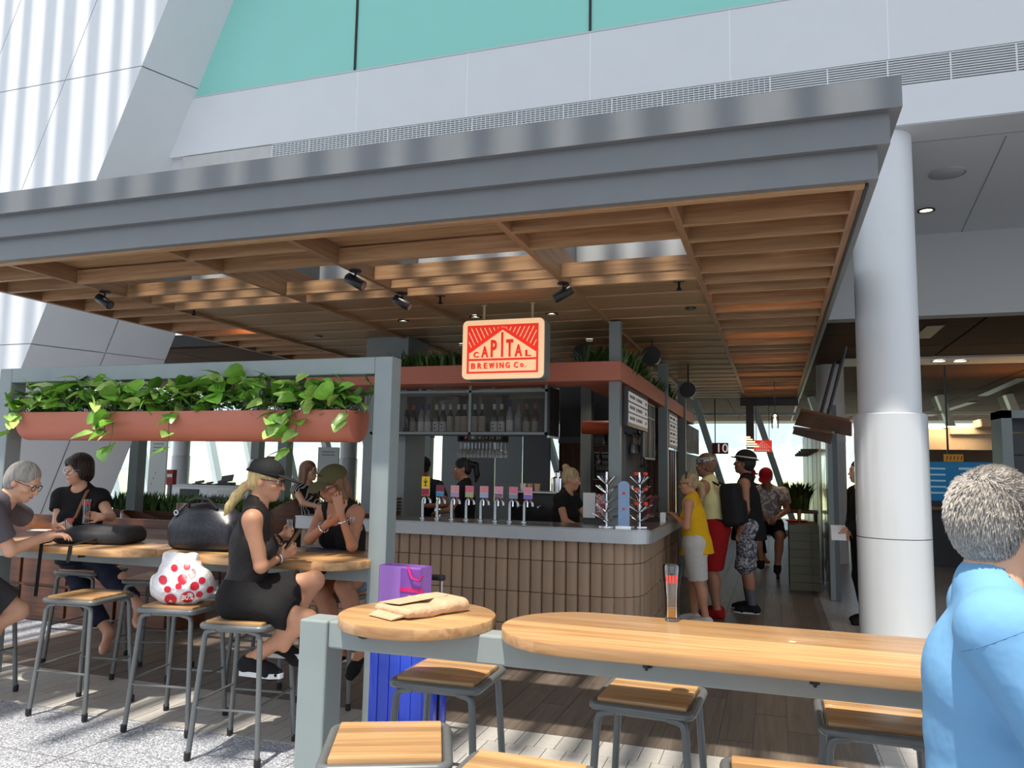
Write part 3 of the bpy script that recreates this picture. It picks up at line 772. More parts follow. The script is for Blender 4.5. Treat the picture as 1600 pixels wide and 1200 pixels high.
# ------------------------------------------------------------------ bar counter
ZK = 1.085; YK = 6.85; XK0, XK1 = -4.62, -1.03
bar_ = empty('bar_counter', (-2.8, 7.2, 0), 0, 'long bar counter clad in brown fluted tiles with steel top', 'bar counter')
def corner(off, r, n=10):
    """plan outline of the outer face offset inwards by off, with rounded corner"""
    x1, y0 = XK1-off, YK+off
    cx, cy = x1-r, y0+r
    return [(cx+r*math.sin(a), cy-r*math.cos(a)) for a in [PI/2*i/n for i in range(n+1)]]
out = [(XK0, YK)]+corner(0, 0.22)+[(XK1, 10.0), (XK1-0.6, 10.0), (XK1-0.6, 7.45), (XK0, 7.45)]
bw(MB().prism(out, ZK-0.012, ZK, 0.003), 'worktop', m_steel, bar_)
e_ = [(XK0+0.004, YK+0.006)]+corner(0.006, 0.215)+[(XK1-0.006, 10.0), (XK1-0.55, 10.0), (XK1-0.55, 7.4), (XK0+0.004, 7.4)]
bw(MB().prism(e_, ZK-0.125, ZK-0.012), 'edge_band', mat('satin_steel_band', (0.50,0.52,0.53), 0.42, metal=0.6, noise=0.04, scale=10), bar_)
inn = [(XK0+0.03, YK+0.145)]+corner(0.145, 0.3)+[(XK1-0.145, 10.0), (XK1-0.5, 10.0), (XK1-0.5, 7.38), (XK0+0.03, 7.38)]
bw(MB().prism(inn, 0, ZK-0.125), 'core', m_grout, bar_)
TW = 0.1125
rows = [(0.0, 0.185), (0.185, 0.475), (0.475, 0.765), (0.765, ZK-0.127)]
def tile_mesh(h, wd):
    n = 8; v_ = []; w2 = wd/2-0.0015
    prof = [(-w2, 0.012)]+[(-w2*math.cos(PI*i/n), -0.036*math.sin(PI*i/n)**0.8) for i in range(n+1)]+[(w2, 0.012)]
    for z in (0.003, h-0.003): v_ += [(x, y, z) for x, y in prof]
    m_ = len(prof)
    return MB().add(v_, [(i, i+1, m_+i+1, m_+i) for i in range(m_-1)]+[tuple(range(m_))[::-1], tuple(range(m_, 2*m_))]).mesh('fluted_tile', True, 50)
tms = {}
for r_ in rows:
    me = tile_mesh(r_[1]-r_[0], TW); me.materials.append(m_tile); tms[r_] = me
rr = random.Random(5)
x = XK1-0.145-0.3-TW/2; nfront = 0
while x > XK0+0.03:
    for r_ in rows:
        o = ob('fluted_tile', tms[r_], None, bar_, (x+2.8, YK+0.138-7.2+rr.uniform(-0.003, 0.003), r_[0]))
    x -= TW
# corner + side
for i in range(5):
    a = PI/2*(i+0.5)/5; cx, cy = XK1-0.145-0.3, YK+0.145+0.3
    for r_ in rows: ob('fluted_tile', tms[r_], None, bar_, (cx+0.305*math.sin(a)+2.8, cy-0.305*math.cos(a)-7.2, r_[0]), a)
for i in range(22):
    for r_ in rows: ob('fluted_tile', tms[r_], None, bar_, (XK1-0.138+2.8, YK+0.145+0.3+TW*(i+0.5)-7.2, r_[0]), PI/2)

# terracotta header beam with planting
hd = empty('header_beam', (-2.9, 7.05, 2.43), 0, 'terracotta metal header beam running above the bar', 'beam')
bw(MB().box(-4.7, -1.33, 7.05, 7.09, 2.43, 2.61, 0.003), 'front_fascia', m_terra, hd)
bw(MB().box(-1.37, -1.33, 7.09, 14.0, 2.43, 2.61, 0.003), 'side_fascia', m_terra, hd)
bw(MB().box(-4.7, -1.37, 7.09, 7.55, 2.43, 2.45), 'underside', m_terra, hd)
bw(MB().box(-1.8, -1.37, 7.55, 14.0, 2.43, 2.45), 'underside', m_terra, hd)
def blades(name, x0, x1, y0, y1, z, hh, n, label, m=None, seed=1, w_=0.012, spread=0.6):
    q = random.Random(seed); b_ = MB()
    for i in range(n):
        b0 = Vector((q.uniform(x0, x1), q.uniform(y0, y1), z)); a = q.uniform(0, 2*PI); h = hh*q.uniform(0.5, 1.0)
        d = Vector((math.cos(a), math.sin(a), 0)); s_ = Vector((-d.y, d.x, 0))*w_*q.uniform(0.6, 1.3); l_ = d*h*spread*q.uniform(0.3, 1.0)
        m1 = b0+Vector((0,0,h*0.65))+l_*0.35; t_ = b0+Vector((0,0,h))+l_
        b_.add([b0-s_*0.6, b0+s_*0.6, m1+s_, m1-s_, t_], [(0,1,2,3), (3,2,4)])
    return b_.build(name, m or m_bush, None, label=label, cat='plant')
m_bush = mat('dark_green_blades', srgb(66,96,40), 0.5, noise=0.35, scale=14)
blades('header_plants', -3.7, -2.7, 7.12, 7.4, 2.55, 0.26, 420, 'green grassy plants on the header beam left of the sign', seed=2)
blades('header_plants', -1.75, -1.36, 7.25, 8.9, 2.45, 0.40, 900, 'dark green ferny plants on the header beam right of the thin post', seed=4, w_=0.02)
blades('header_plants', -1.75, -1.36, 9.4, 11.5, 2.45, 0.36, 500, 'dark green plants on the header beam farther down the corridor', seed=6, w_=0.02)
for k, (px, py, y, lb) in enumerate(((1018,557,8.4,'round black loudspeaker under the canopy right of the thin post'), (1075,610,10.5,'black loudspeaker farther down above the corridor'), (910,553,8.6,'black hanging loudspeaker under the canopy right of the sign'))):
    p = P(px, py, y=y); e = empty('loudspeaker', p, 0, lb, 'speaker')
    MB().tube([(0,-0.06,0),(0,-0.055,0),(0,0.10,0),(0,0.13,0)], [0.10,0.105,0.09,0.05], n=20).build('cabinet', m_blackmetal, e, True)
    MB().tube([(0,0.03,0.08),(0,0.03,ZC+0.03-p.z)], 0.012).build('hanger_rod', m_blackmetal, e, True)

# bottle cabinet -----------------------------------------------------
cb = empty('bottle_cabinet', (-3.0, 7.45, 1.93), 0, 'hanging black-framed mesh cabinet full of bottles above the bar', 'cabinet')
cx0, cx1, cy0, cy1, cz0, cz1 = -4.05, -2.10, 7.3, 7.62, 1.935, 2.385
for z in (cz0+0.0125, cz1-0.0125):
    bw(MB().box(cx0, cx1, cy0, cy0+0.025, z-0.0125, z+0.0125), 'frame_rail', m_post, cb)
    bw(MB().box(cx0, cx1, cy1-0.025, cy1, z-0.0125, z+0.0125), 'frame_rail', m_post, cb)
xm = P(732, 640, y=7.3).x
for x, zt in ((cx0, cz1), (xm, 2.6), (cx1-0.028, 2.6)):
    bw(MB().box(x, x+0.028, cy0, cy0+0.028, cz0, zt), 'frame_upright', m_post, cb)
    bw(MB().box(x, x+0.028, cy1-0.028, cy1, cz0, 2.43), 'frame_upright', m_post, cb)
for x in (-3.55, -2.72): bw(MB().box(x-0.02, x+0.02, 7.44, 7.48, cz1-0.01, 2.44), 'hanger', m_post, cb)
bw(MB().box(cx0, cx1, cy0+0.02, cy1-0.02, cz0-0.004, cz0+0.018), 'shelf_board', m_dgrey, cb)
m_mesh = weave('black_wire_mesh', (0.05,0.045,0.04), 0.76)
bw(MB().box(cx0+0.02, xm, cy0+0.010, cy0+0.012, cz0+0.02, cz1-0.02), 'mesh_panel', m_mesh, cb)
bw(MB().box(xm+0.028, cx1-0.02, cy0+0.010, cy0+0.012, cz0+0.02, cz1-0.02), 'mesh_panel', m_mesh, cb)
bw(MB().box(cx0, cx1, cy1-0.004, cy1-0.002, cz0, cz1), 'back_panel', m_mesh, cb)
sd_ = bw(MB().box(cx1+0.01, cx1+0.03, cy0-0.02, cy1+0.02, cz0-0.01, cz1+0.02), 'end_panel', m_black, cb)
bw(MB().box(cx1+0.008, cx1+0.032, cy0-0.03, cy1+0.03, cz0-0.03, cz0-0.01), 'end_trim', m_white, cb)
bcol = {'clear': mat('pale_bottle_glass', srgb(150,152,148), 0.12, coat=0.4), 'green': mat('olive_bottle_glass', srgb(66,66,44), 0.12, coat=0.4),
        'amber': mat('amber_bottle_glass', srgb(92,54,28), 0.12, coat=0.4), 'dark': mat('dark_bottle_glass', srgb(40,36,34), 0.12, coat=0.4)}
lab_w = mat('bottle_label_white', (0.72,0.72,0.70), 0.6, noise=0.08, scale=60); lab_b = mat('bottle_label_beige', srgb(176,168,150), 0.6, noise=0.25, scale=45)
cap_w = mat('cream_bottle_cap', srgb(226,220,196), 0.5); cap_b = mat('navy_bottle_cap', srgb(52,60,110), 0.5); cap_r = mat('copper_bottle_cap', srgb(170,96,66), 0.45)
def bottle(loc, h, r, glass, lab, cap, label, group, dots=False, parent=None, tall=0.5):
    e = empty('bottle', loc, 0, label, 'bottle', group)
    MB().lathe([(r*0.9,0),(r,0.006),(r,h*0.56),(r*0.85,h*0.64),(r*0.42,h*0.76),(r*0.36,h*0.80),(r*0.36,h*0.97)], n=16).build('glass_body', bcol[glass], e, True)
    MB().lathe([(r*0.44,h*0.82),(r*0.44,h)], n=12).build('cap', cap, e, True)
    if lab is not None:
        l_ = MB().lathe([(r*1.02,h*0.06),(r*1.02,h*(0.06+tall*0.85))], n=16, cap=False).build('paper_label', lab, e, True)
        if dots:
            for z in (h*0.17, h*0.29): MB().lathe([(0.001,0),(0.009,0.001)], n=10, cap=False).build('dot', m_black, l_).location = (0,-r*1.06,z); 
            for ch in l_.children: ch.rotation_euler = (PI/2, 0, 0)
    return e
row = [(205,'dark',None,cap_r,0),(270,'dark',lab_b,cap_r,0),(345,'clear',lab_w,cap_b,1),(407,'clear',lab_w,cap_b,1),(482,'green',lab_w,cap_w,2),(545,'green',lab_w,cap_w,2),
       (612,'green',lab_b,cap_w,3),(688,'green',lab_b,cap_w,3),(742,'green',lab_b,cap_w,3),(838,'green',lab_b,cap_w,3),(905,'green',lab_b,cap_w,3),
       (1018,'green',lab_w,cap_w,2),(1086,'green',lab_w,cap_w,2),(1163,'clear',lab_w,cap_b,4),(1240,'clear',None,cap_r,5),(1318,'amber',lab_b,cap_r,5),(1400,'amber',lab_b,cap_r,5)]
bl = ['dark bottle with copper cap at the left end of the mesh cabinet', 'clear navy-capped bottle, one of a pair in the left bay of the mesh cabinet',
      'olive wine bottle with cream cap and two black dots on its white label', 'olive wine bottle with cream cap and tall beige label in the mesh cabinet',
      'single clear bottle with navy cap in the right bay of the mesh cabinet', 'copper-capped spirit bottle at the right end of the mesh cabinet']
for (zx, gl, lb_, cp, k) in row:
    p = P(600+zx*0.16875, 670, y=7.44)
    bottle((p.x, 7.44, cz0+0.018), 0.30 if k != 4 else 0.33, 0.036, gl, lb_, cp, bl[k], 'cabinet bottles kind %s' % ('dark','clear navy','dotted','beige','single','copper')[k], k == 2, tall=0.62 if k == 3 else 0.4)

# hanging sign -------------------------------------------------------
SX0, SX1, SZ0, SZ1, SY = -2.57, -1.815, 2.355, 2.885, 6.3
sg = empty('hanging_sign', ((SX0+SX1)/2, SY, SZ0), 0, 'cream illuminated box sign with red mountain emblem hanging above the bar', 'sign')
m_cream = mat('lit_cream_acrylic', srgb(244,214,176), 0.35, emit=0.50, ecol=srgb(255,206,150)); m_sred = mat('lit_red_vinyl', srgb(226,50,30), 0.4, emit=0.55, ecol=srgb(226,48,26))
scx, scz = 0, (SZ1-SZ0)/2; W2, H2 = (SX1-SX0)/2, (SZ1-SZ0)/2
def rrect(w2, h2, r, n=6):
    pts = []
    for cx, cy, a0 in ((w2-r,h2-r,0),(-w2+r,h2-r,PI/2),(-w2+r,-h2+r,PI),(w2-r,-h2+r,1.5*PI)):
        for i in range(n+1): a = a0+PI/2*i/n; pts.append((cx+r*math.cos(a), cy+r*math.sin(a)))
    return pts
def up_prism(poly, d0, d1, bev=0):
    """prism drawn in x-z, extruded along y from d0 to d1"""
    b_ = MB().prism(poly, -d1, -d0, bev); b_.v = [(x, -z, y) for x, y, z in b_.v]; return b_
def sp(name, poly, d0, d1, m, parent, bev=0, dz=scz):
    o = up_prism(poly, d0, d1, bev).build(name, m, parent); o.location = (0, 0, dz); return o
sp('box_case', rrect(W2, H2, 0.05), -0.085, 0.075, m_post, sg, 0.004)
face = sp('lit_face', rrect(W2-0.008, H2-0.008, 0.045), -0.098, -0.085, m_cream, sg)
# red border frame, bands, hatching
bwid, bh = W2-0.055, H2-0.055
RY0, RY1 = -0.108, -0.098
def rp(poly, name='red_band'): return sp(name, poly, RY0, RY1, m_sred, sg)
def rect(x0, x1, z0, z1): return [(x0,z0),(x1,z0),(x1,z1),(x0,z1)]
t_ = 0.016
rp(rect(-bwid, bwid, bh-t_, bh)); rp(rect(-bwid, bwid, -bh, -bh+t_)); rp(rect(-bwid, -bwid+t_, -bh+t_, bh-t_)); rp(rect(bwid-t_, bwid, -bh+t_, bh-t_))
zline = -bh+0.118
rp(rect(-bwid+t_, bwid-t_, zline-0.008, zline+0.010))
apex = (0, bh-0.028); lowL = zline+0.072
# triangle sides as thick bars, corners hatched
def thick(p, q, w_):
    p = Vector((*p,0)); q = Vector((*q,0)); d = (q-p).normalized(); nrm = Vector((-d.y, d.x, 0))*w_/2
    return [tuple((p-nrm)[:2]), tuple((q-nrm)[:2]), tuple((q+nrm)[:2]), tuple((p+nrm)[:2])]
for s_ in (-1, 1):
    a = (s_*0.0, apex[1]); c = (s_*(bwid-t_), lowL)
    rp(thick(a, c, 0.026), 'mountain_line')
    rp([(s_*0.012, bh-t_), (s_*(bwid-t_), bh-t_), (s_*(bwid-t_), lowL+0.004)][::s_], 'red_corner')
    n_ = 10
    for i in range(1, n_):
        f = (i+0.2)/n_; xs = s_*(bwid-t_)*f
        zt = bh-t_; xh = xs
        zl = apex[1]+(lowL-apex[1])*f
        # hatch from the mountain side up and outwards
        L_ = 0.72*(zt-zl); x2 = xh-s_*L_*0.62
        z2 = zl+L_*1.0
        p0 = (xh, zl+0.022); p1 = (xh-s_*0.0+s_*min((zt-zl-0.03)*0.5, bwid-t_-abs(xh)), zl+0.022+min((zt-zl-0.03), 2*(bwid-t_-abs(xh))))
        sp('hatch_line', thick(p0, p1, 0.0055), RY0-0.003, RY0, m_cream, sg)
def letters(s_, cx, z0, h, wd, name='letter', bold=0.0):
    me = text_mesh(name, s_, 1.0, 0.0, 'CENTER', bold)
    co = np.array([v.co[:] for v in me.vertices]); mn, mx = co.min(0), co.max(0)
    for v in me.vertices:
        x = cx+((v.co.x-mn[0])/(mx[0]-mn[0]+1e-9)-0.5)*wd; z = z0+(v.co.y-mn[1])/(mx[1]-mn[1]+1e-9)*h
        v.co = (x, RY0-0.004, z)
    # give depth
    b_ = bmesh.new(); b_.from_mesh(me); r = bmesh.ops.extrude_face_region(b_, geom=b_.faces[:])
    for q in r['geom']:
        if isinstance(q, bmesh.types.BMVert): q.co.y = RY1
    bmesh.ops.recalc_face_normals(b_, faces=b_.faces[:]); b_.to_mesh(me); b_.free()
    o = ob(name, me, m_sred, sg, (0, 0, scz)); return o
zb_ = zline+0.020
for ch, cx, h, wd in (('C',-0.238,0.05,0.046),('A',-0.158,0.098,0.062),('P',-0.076,0.15,0.054),('I',0.0,0.215,0.016),('T',0.068,0.15,0.062),('A',0.148,0.104,0.066),('L',0.235,0.054,0.05)):
    letters(ch, cx, zb_, h, wd, bold=0.025)
for ch, cx, wd in (('B',-0.262,0.036),('R',-0.203,0.036),('E',-0.148,0.031),('W',-0.092,0.05),('I',-0.044,0.009),('N',-0.002,0.036),('G',0.053,0.037),('C',0.128,0.036)):
    letters(ch, cx, zline-0.077, 0.05, wd, bold=0.02)
letters('o', 0.18, zline-0.072, 0.034, 0.03, bold=0.02); letters('.', 0.213, zline-0.072, 0.009, 0.009)
for x in (-0.21, 0.235):
    o = MB().tube([(x,0,H2*2-0.002),(x,0,ZC+0.036-SZ0)], 0.011, n=10).build('hanging_rod', mat('cream_rod', srgb(200,180,150), 0.5), sg, True)
    MB().lathe([(0.026,0),(0.026,0.008)], (x,0,ZC+0.026-SZ0), n=16).build('rod_flange', MATS['cream_rod'], sg, True)

# beer taps ----------------------------------------------------------
badges = [(655,'yellow badge over a crimson one',srgb(236,196,40),srgb(150,34,70)),(687,'dark red and blue badge',srgb(120,50,66),srgb(60,140,190)),(709,'pink and lilac badge',srgb(214,150,160),srgb(170,150,190)),
          (731,'pink and green badge',srgb(206,110,130),srgb(150,180,120)),(754,'pink and sky-blue badge',srgb(214,140,150),srgb(140,180,210)),(776,'pink badge with dark purple lettering',srgb(214,150,170),srgb(70,40,90)),
          (799,'pink and teal badge',srgb(206,120,140),srgb(110,150,160)),(821,'pink and violet badge',srgb(214,140,160),srgb(120,110,190))]
for i, (bpx, lb, ca, cb_) in enumerate(badges):
    p = P(660+22.7*i, 812, y=7.2); bx2 = P(bpx+1, 768, y=7.14)
    e = empty('beer_tap', (p.x, 7.2, ZK), 0, 'chrome beer tap with '+lb+' on the bar', 'beer tap', 'row of beer taps')
    pts = [(0,0,0),(0,0,0.17)]+[(0.042-0.042*math.cos(a), -0.0*a, 0.17+0.042*math.sin(a)) for a in [PI*j/8 for j in range(1, 9)]]
    MB().tube(pts+[(0.084,0,0.155)], 0.0145, n=12).build('spout_column', m_steel, e, True)
    MB().lathe([(0.03,0),(0.03,0.008),(0.018,0.014)], n=18).build('base_flange', m_steel, e, True)
    MB().tube([(0.05,0,0.21),(0.05,-0.05,0.20),(0.05,-0.055,0.15)], 0.008, n=8).build('nozzle', m_chrome, e, True)
    bz = 0.225 if i else 0.23; hh = 0.115 if i else 0.19
    bo = MB().box(0.012, 0.10, -0.07, -0.058, bz, bz+hh, 0.003).build('badge', mat('badge_a%d' % i, ca, 0.4, noise=0.08, scale=40, emit=0.12), e)
    MB().box(0.015, 0.097, -0.0725, -0.068, bz+0.004, bz+hh*0.36).build('badge_band', mat('badge_b%d' % i, cb_, 0.4, emit=0.12), bo)
    MB().box(0.014, 0.098, -0.0715, -0.068, bz+hh*0.38, bz+hh*0.42).build('badge_line', m_white, bo)
    if i == 5:
        me = text_mesh('badge_text', 'KING', 0.034, 0.001); o = ob('badge_text', me, m_white, bo, (0.056, -0.0735, bz+hh*0.18)); o.rotation_euler = (PI/2, 0, 0)
    if i == 0:
        MB().tube([(0.056,-0.0725,bz+hh*0.5),(0.056,-0.0725,bz+hh*0.9)], 0.004, n=6).tube([(0.036,-0.0725,bz+hh*0.78),(0.056,-0.0725,bz+hh*0.62),(0.076,-0.0725,bz+hh*0.78)], 0.004, n=6).tube([(0.04,-0.0725,bz+hh*0.52),(0.072,-0.0725,bz+hh*0.52)], 0.004, n=6).build('palm_motif', m_black, bo)
    MB().tube([(0.056,-0.05,0.20),(0.056,-0.06,0.235)], 0.007, n=8).build('handle', m_blackmetal, e, True)

# hanging glasses ----------------------------------------------------
def hang_glass(loc, label, group, s_=1.0):
    e = MB().lathe([(0.034*s_,0),(0.033*s_,-0.003),(0.005*s_,-0.01),(0.004*s_,-0.085*s_),(0.02*s_,-0.10*s_),(0.036*s_,-0.13*s_),(0.034*s_,-0.19*s_),(0.033*s_,-0.19*s_),(0.034*s_,-0.13*s_),(0.018*s_,-0.104*s_),(0.002,-0.092*s_)], n=14, cap=False).build('wine_glass', m_hg, None, True, loc=loc, label=label, cat='wine glass', group=group)
m_hg = mat('bright_stemware', (0.75,0.78,0.78), 0.08, noise=0.02, scale=10, trans=0.75)
ra = P(720, 690, y=8.3); rb_ = P(790, 690, y=8.3)
gk = empty('glass_rack', ((ra.x+rb_.x)/2, 8.3, ra.z), 0, 'black wire rack of hanging stemware over the middle of the bar', 'rack')
bw(MB().box(ra.x, rb_.x, 8.22, 8.24, ra.z, ra.z+0.02), 'rack_bar', m_blackmetal, gk); bw(MB().box(ra.x, rb_.x, 8.36, 8.38, ra.z, ra.z+0.02), 'rack_bar', m_blackmetal, gk)
bw(MB().box(ra.x, ra.x+0.02, 8.2, 8.4, ra.z, 2.44), 'rack_hanger', m_blackmetal, gk); bw(MB().box(rb_.x-0.02, rb_.x, 8.2, 8.4, ra.z, 2.44), 'rack_hanger', m_blackmetal, gk)
for k in range(12):
    for r2 in range(2):
        hang_glass((ra.x+0.03+(rb_.x-ra.x-0.06)*k/11, 8.23+0.14*r2, ra.z), 'upside-down wine glass hanging in the wire rack above the taps', 'hanging wine glasses above the taps', 0.95)
# bottles on a little shelf above that rack
for k, (c_, z_) in enumerate(((srgb(150,30,30),0),(srgb(160,190,170),0),(srgb(120,110,50),0),(srgb(60,30,30),0),(srgb(120,40,36),0),(srgb(130,110,60),0))):
    o = MB().lathe([(0.03,0),(0.032,0.01),(0.032,0.11),(0.012,0.15),(0.012,0.19)], n=14).build('spirit_bottle', mat('spirit_glass%d' % k, c_, 0.15, coat=0.4), None, True, loc=(ra.x+0.06+k*0.085, 8.3, ra.z+0.022), label=('red','pale green','olive','dark brown','russet','tan')[k]+' spirit bottle on top of the stemware rack above the taps', cat='bottle')
# glasses along the kiosk side
for k in range(9):
    p = P(990+k*5.2, 704, x=-1.5); hang_glass((-1.5, p.y, 2.0-0.0), 'upside-down glass in the rack at the bar side beyond the menu board', 'hanging glasses at the bar side', 1.05)
sr = empty('side_glass_rack', (-1.5, 8.2, 2.0), 0, 'dark hanging rack with shelves for glasses under the menu board', 'rack')
y0_, y1_ = P(985,704,x=-1.5).y, P(1037,704,x=-1.5).y
bw(MB().box(-1.56, -1.54, y0_, y1_, 2.0, 2.02), 'rack_bar', m_blackmetal, sr); bw(MB().box(-1.46, -1.44, y0_, y1_, 2.0, 2.02), 'rack_bar', m_blackmetal, sr)
bw(MB().box(-1.57, -1.43, y0_, y0_+0.03, 2.0, 2.44), 'rack_hanger', m_blackmetal, sr)
bw(MB().box(-1.57, -1.43, y1_-0.03, y1_, 2.0, 2.44), 'rack_hanger', m_blackmetal, sr)

# menu boards on the kiosk side ---------------------------------------
def menu(y0, y1, z0, z1, label, rows=3):
    e = empty('menu_board', (-1.31, (y0+y1)/2, z0), 0, label, 'menu board')
    bw(MB().box(-1.335, -1.30, y0-0.04, y1+0.04, z0-0.03, z1+0.03), 'case', m_blackmetal, e)
    h = (z1-z0)/rows; q = random.Random(9)
    for k in range(rows):
        f = bw(MB().box(-1.30, -1.295, y0, y1, z0+k*h+0.008, z0+(k+1)*h-0.008), 'letter_strip', m_menu, e)
        t = MB()
        for c in (0.04, 0.36, 0.42, 0.86):
            n_ = 1 if c == 0.36 else (2 if c == 0.86 else 6)
            for j in range(n_):
                yy = y0+(y1-y0)*(c+j*0.045); t.box(-1.295, -1.2935, yy, yy+(y1-y0)*0.028, z0+(k+0.35)*h, z0+(k+0.65)*h)
        bw(t, 'lettering', m_black, f, kind='stuff')
m_menu = mat('menu_white', (0.7,0.7,0.68), 0.5, emit=0.15, noise=0.02)
menu(7.30, 8.45, 2.05, 2.36, 'black lightbox menu with three white letter strips beside the bar corner')
menu(10.35, 11.2, 1.95, 2.36, 'white letter-strip menu farther down the corridor', 4)
kw = empty('kiosk_side_wall', (-1.45, 9.0, 0), 0, 'dark grey kiosk wall panel with black display niches', 'partition')
bw(MB().box(-1.62, -1.56, 8.6, 10.1, 1.09, 2.43), 'panel', m_dgrey, kw)
bw(MB().box(-1.40, -1.37, 8.62, 9.4, 1.75, 2.36), 'display_niche', m_black, kw)
for z in (2.36, 2.2, 1.73): bw(MB().box(-1.37, -1.355, 8.6, 9.42, z, z+0.02), 'niche_rail', m_post, kw)
for y in (8.6, 9.0, 9.4): bw(MB().box(-1.37, -1.355, y, y+0.02, 1.73, 2.36), 'niche_upright', m_post, kw)
tw = empty('timber_slat_wall', (-1.4, 12.0, 0), 0, 'brown timber slat wall with glazing bars along the corridor', 'partition')
bw(MB().box(-1.55, -1.5, 10.3, 16, 0, 2.43), 'backing', m_brownwood, tw)
for k in range(22):
    y = 10.4+k*0.26; bw(MB().box(-1.5, -1.42, y, y+0.09, 0, 2.43), 'slat', m_booth, tw)
for y in (10.33, 11.6, 13.0): bw(MB().box(-1.42, -1.37, y, y+0.04, 1.0, 2.43), 'chrome_upright', m_chrome, tw)
bw(MB().box(-1.41, -1.38, 10.3, 16, 1.9, 1.93), 'glazing_bar', m_chrome, tw)
# ------------------------------------------------------------------ implicit-surface modelling (bodies, clothes, soft bags)
def V(*a): return np.array(a, dtype=np.float32)
class Field:
    def __init__(s, lo, hi, h):
        s.lo = np.array(lo, np.float32)-2*h; s.h = h
        s.n = np.maximum(4, np.ceil((np.array(hi)-s.lo)/h).astype(int)+3)
        s.ax = [s.lo[i]+h*np.arange(s.n[i], dtype=np.float32) for i in range(3)]
        s.v = np.full(tuple(s.n), 0.2, np.float32)
    def sub(s, lo, hi):
        i0 = [int(np.clip(math.floor((lo[i]-s.lo[i])/s.h), 0, s.n[i]-1)) for i in range(3)]
        i1 = [int(np.clip(math.ceil((hi[i]-s.lo[i])/s.h)+1, 1, s.n[i])) for i in range(3)]
        sl = tuple(slice(a, max(b, a+1)) for a, b in zip(i0, i1))
        X = s.ax[0][sl[0]][:, None, None]; Y = s.ax[1][sl[1]][None, :, None]; Z = s.ax[2][sl[2]][None, None, :]
        return sl, X, Y, Z
    def add(s, pr, k=0.02, mode='u'):
        lo, hi = pr.bounds(); m = 0.06
        sl, X, Y, Z = s.sub(lo-m, hi+m); d = pr.d(X, Y, Z); c = s.v[sl]
        if mode == 'u':
            if k > 0:
                h = np.maximum(k-np.abs(c-d), 0)/k; s.v[sl] = np.minimum(c, d)-h*h*k*0.25
            else: s.v[sl] = np.minimum(c, d)
        else:
            d = -d; h = np.maximum(k-np.abs(c-d), 0)/max(k, 1e-6); s.v[sl] = np.maximum(c, d)+h*h*k*0.25
    def mesh(s):
        v = s.v; ins = v < 0
        n = s.n; cs = np.zeros(tuple(n-1), np.uint8)
        for dx in (0,1):
            for dy in (0,1):
                for dz in (0,1): cs += ins[dx:n[0]-1+dx, dy:n[1]-1+dy, dz:n[2]-1+dz]
        act = (cs > 0) & (cs < 8); I = np.argwhere(act)
        if len(I) == 0: return np.zeros((0,3)), np.zeros((0,4), int)
        idx = np.full(tuple(n-1), -1, np.int32); idx[act] = np.arange(len(I))
        acc = np.zeros((len(I), 3), np.float32); cnt = np.zeros(len(I), np.float32)
        cor = [(a, b, c) for a in (0,1) for b in (0,1) for c in (0,1)]
        val = {c: v[I[:,0]+c[0], I[:,1]+c[1], I[:,2]+c[2]] for c in cor}
        for a in cor:
            for ax in range(3):
                if a[ax] == 0:
                    b = list(a); b[ax] = 1; b = tuple(b); va, vb = val[a], val[b]; m = (va < 0) != (vb < 0)
                    t = np.where(m, va/(va-vb+1e-12), 0); p = np.tile(np.array(a, np.float32), (len(I), 1)); p[:, ax] = t
                    acc[m] += p[m]; cnt[m] += 1
        P_ = (acc/cnt[:, None]+I)*s.h+s.lo
        F = []
        for ax in range(3):
            a1, a2 = (ax+1) % 3, (ax+2) % 3
            lo_ = [slice(None)]*3; hi_ = [slice(None)]*3; lo_[ax] = slice(0, n[ax]-1); hi_[ax] = slice(1, n[ax])
            A = ins[tuple(lo_)]; B = ins[tuple(hi_)]; D = np.argwhere(A != B)
            D = D[(D[:, a1] > 0) & (D[:, a2] > 0) & (D[:, a1] < n[a1]-1) & (D[:, a2] < n[a2]-1)]
            def g(o1, o2):
                q = D.copy(); q[:, a1] -= o1; q[:, a2] -= o2; return idx[q[:,0], q[:,1], q[:,2]]
            Q = np.stack([g(1,1), g(0,1), g(0,0), g(1,0)], 1); fl = ~A[D[:,0], D[:,1], D[:,2]]
            Q[fl] = Q[fl][:, ::-1]; F.append(Q)
        return P_, np.concatenate(F)
class Cap:
    """tapered capsule; optional squash; optional clips (point, normal): kept where (p-point).normal < 0"""
    def __init__(s, a, b, ra, rb=None, clips=()):
        s.a, s.b = np.array(a, np.float32), np.array(b, np.float32); s.ra = ra; s.rb = ra if rb is None else rb; s.clips = clips
    def bounds(s):
        r = max(s.ra, s.rb); return np.minimum(s.a, s.b)-r, np.maximum(s.a, s.b)+r
    def d(s, X, Y, Z):
        ab = s.b-s.a; L = float(ab@ab)+1e-9
        t = np.clip(((X-s.a[0])*ab[0]+(Y-s.a[1])*ab[1]+(Z-s.a[2])*ab[2])/L, 0, 1)
        d = np.sqrt((X-s.a[0]-t*ab[0])**2+(Y-s.a[1]-t*ab[1])**2+(Z-s.a[2]-t*ab[2])**2)-(s.ra+(s.rb-s.ra)*t)
        return clipd(d, s.clips, X, Y, Z)
def clipd(d, clips, X, Y, Z):
    for p, n in clips:
        n = np.array(n, np.float32); n = n/np.linalg.norm(n)
        d = np.maximum(d, (X-p[0])*n[0]+(Y-p[1])*n[1]+(Z-p[2])*n[2])
    return d
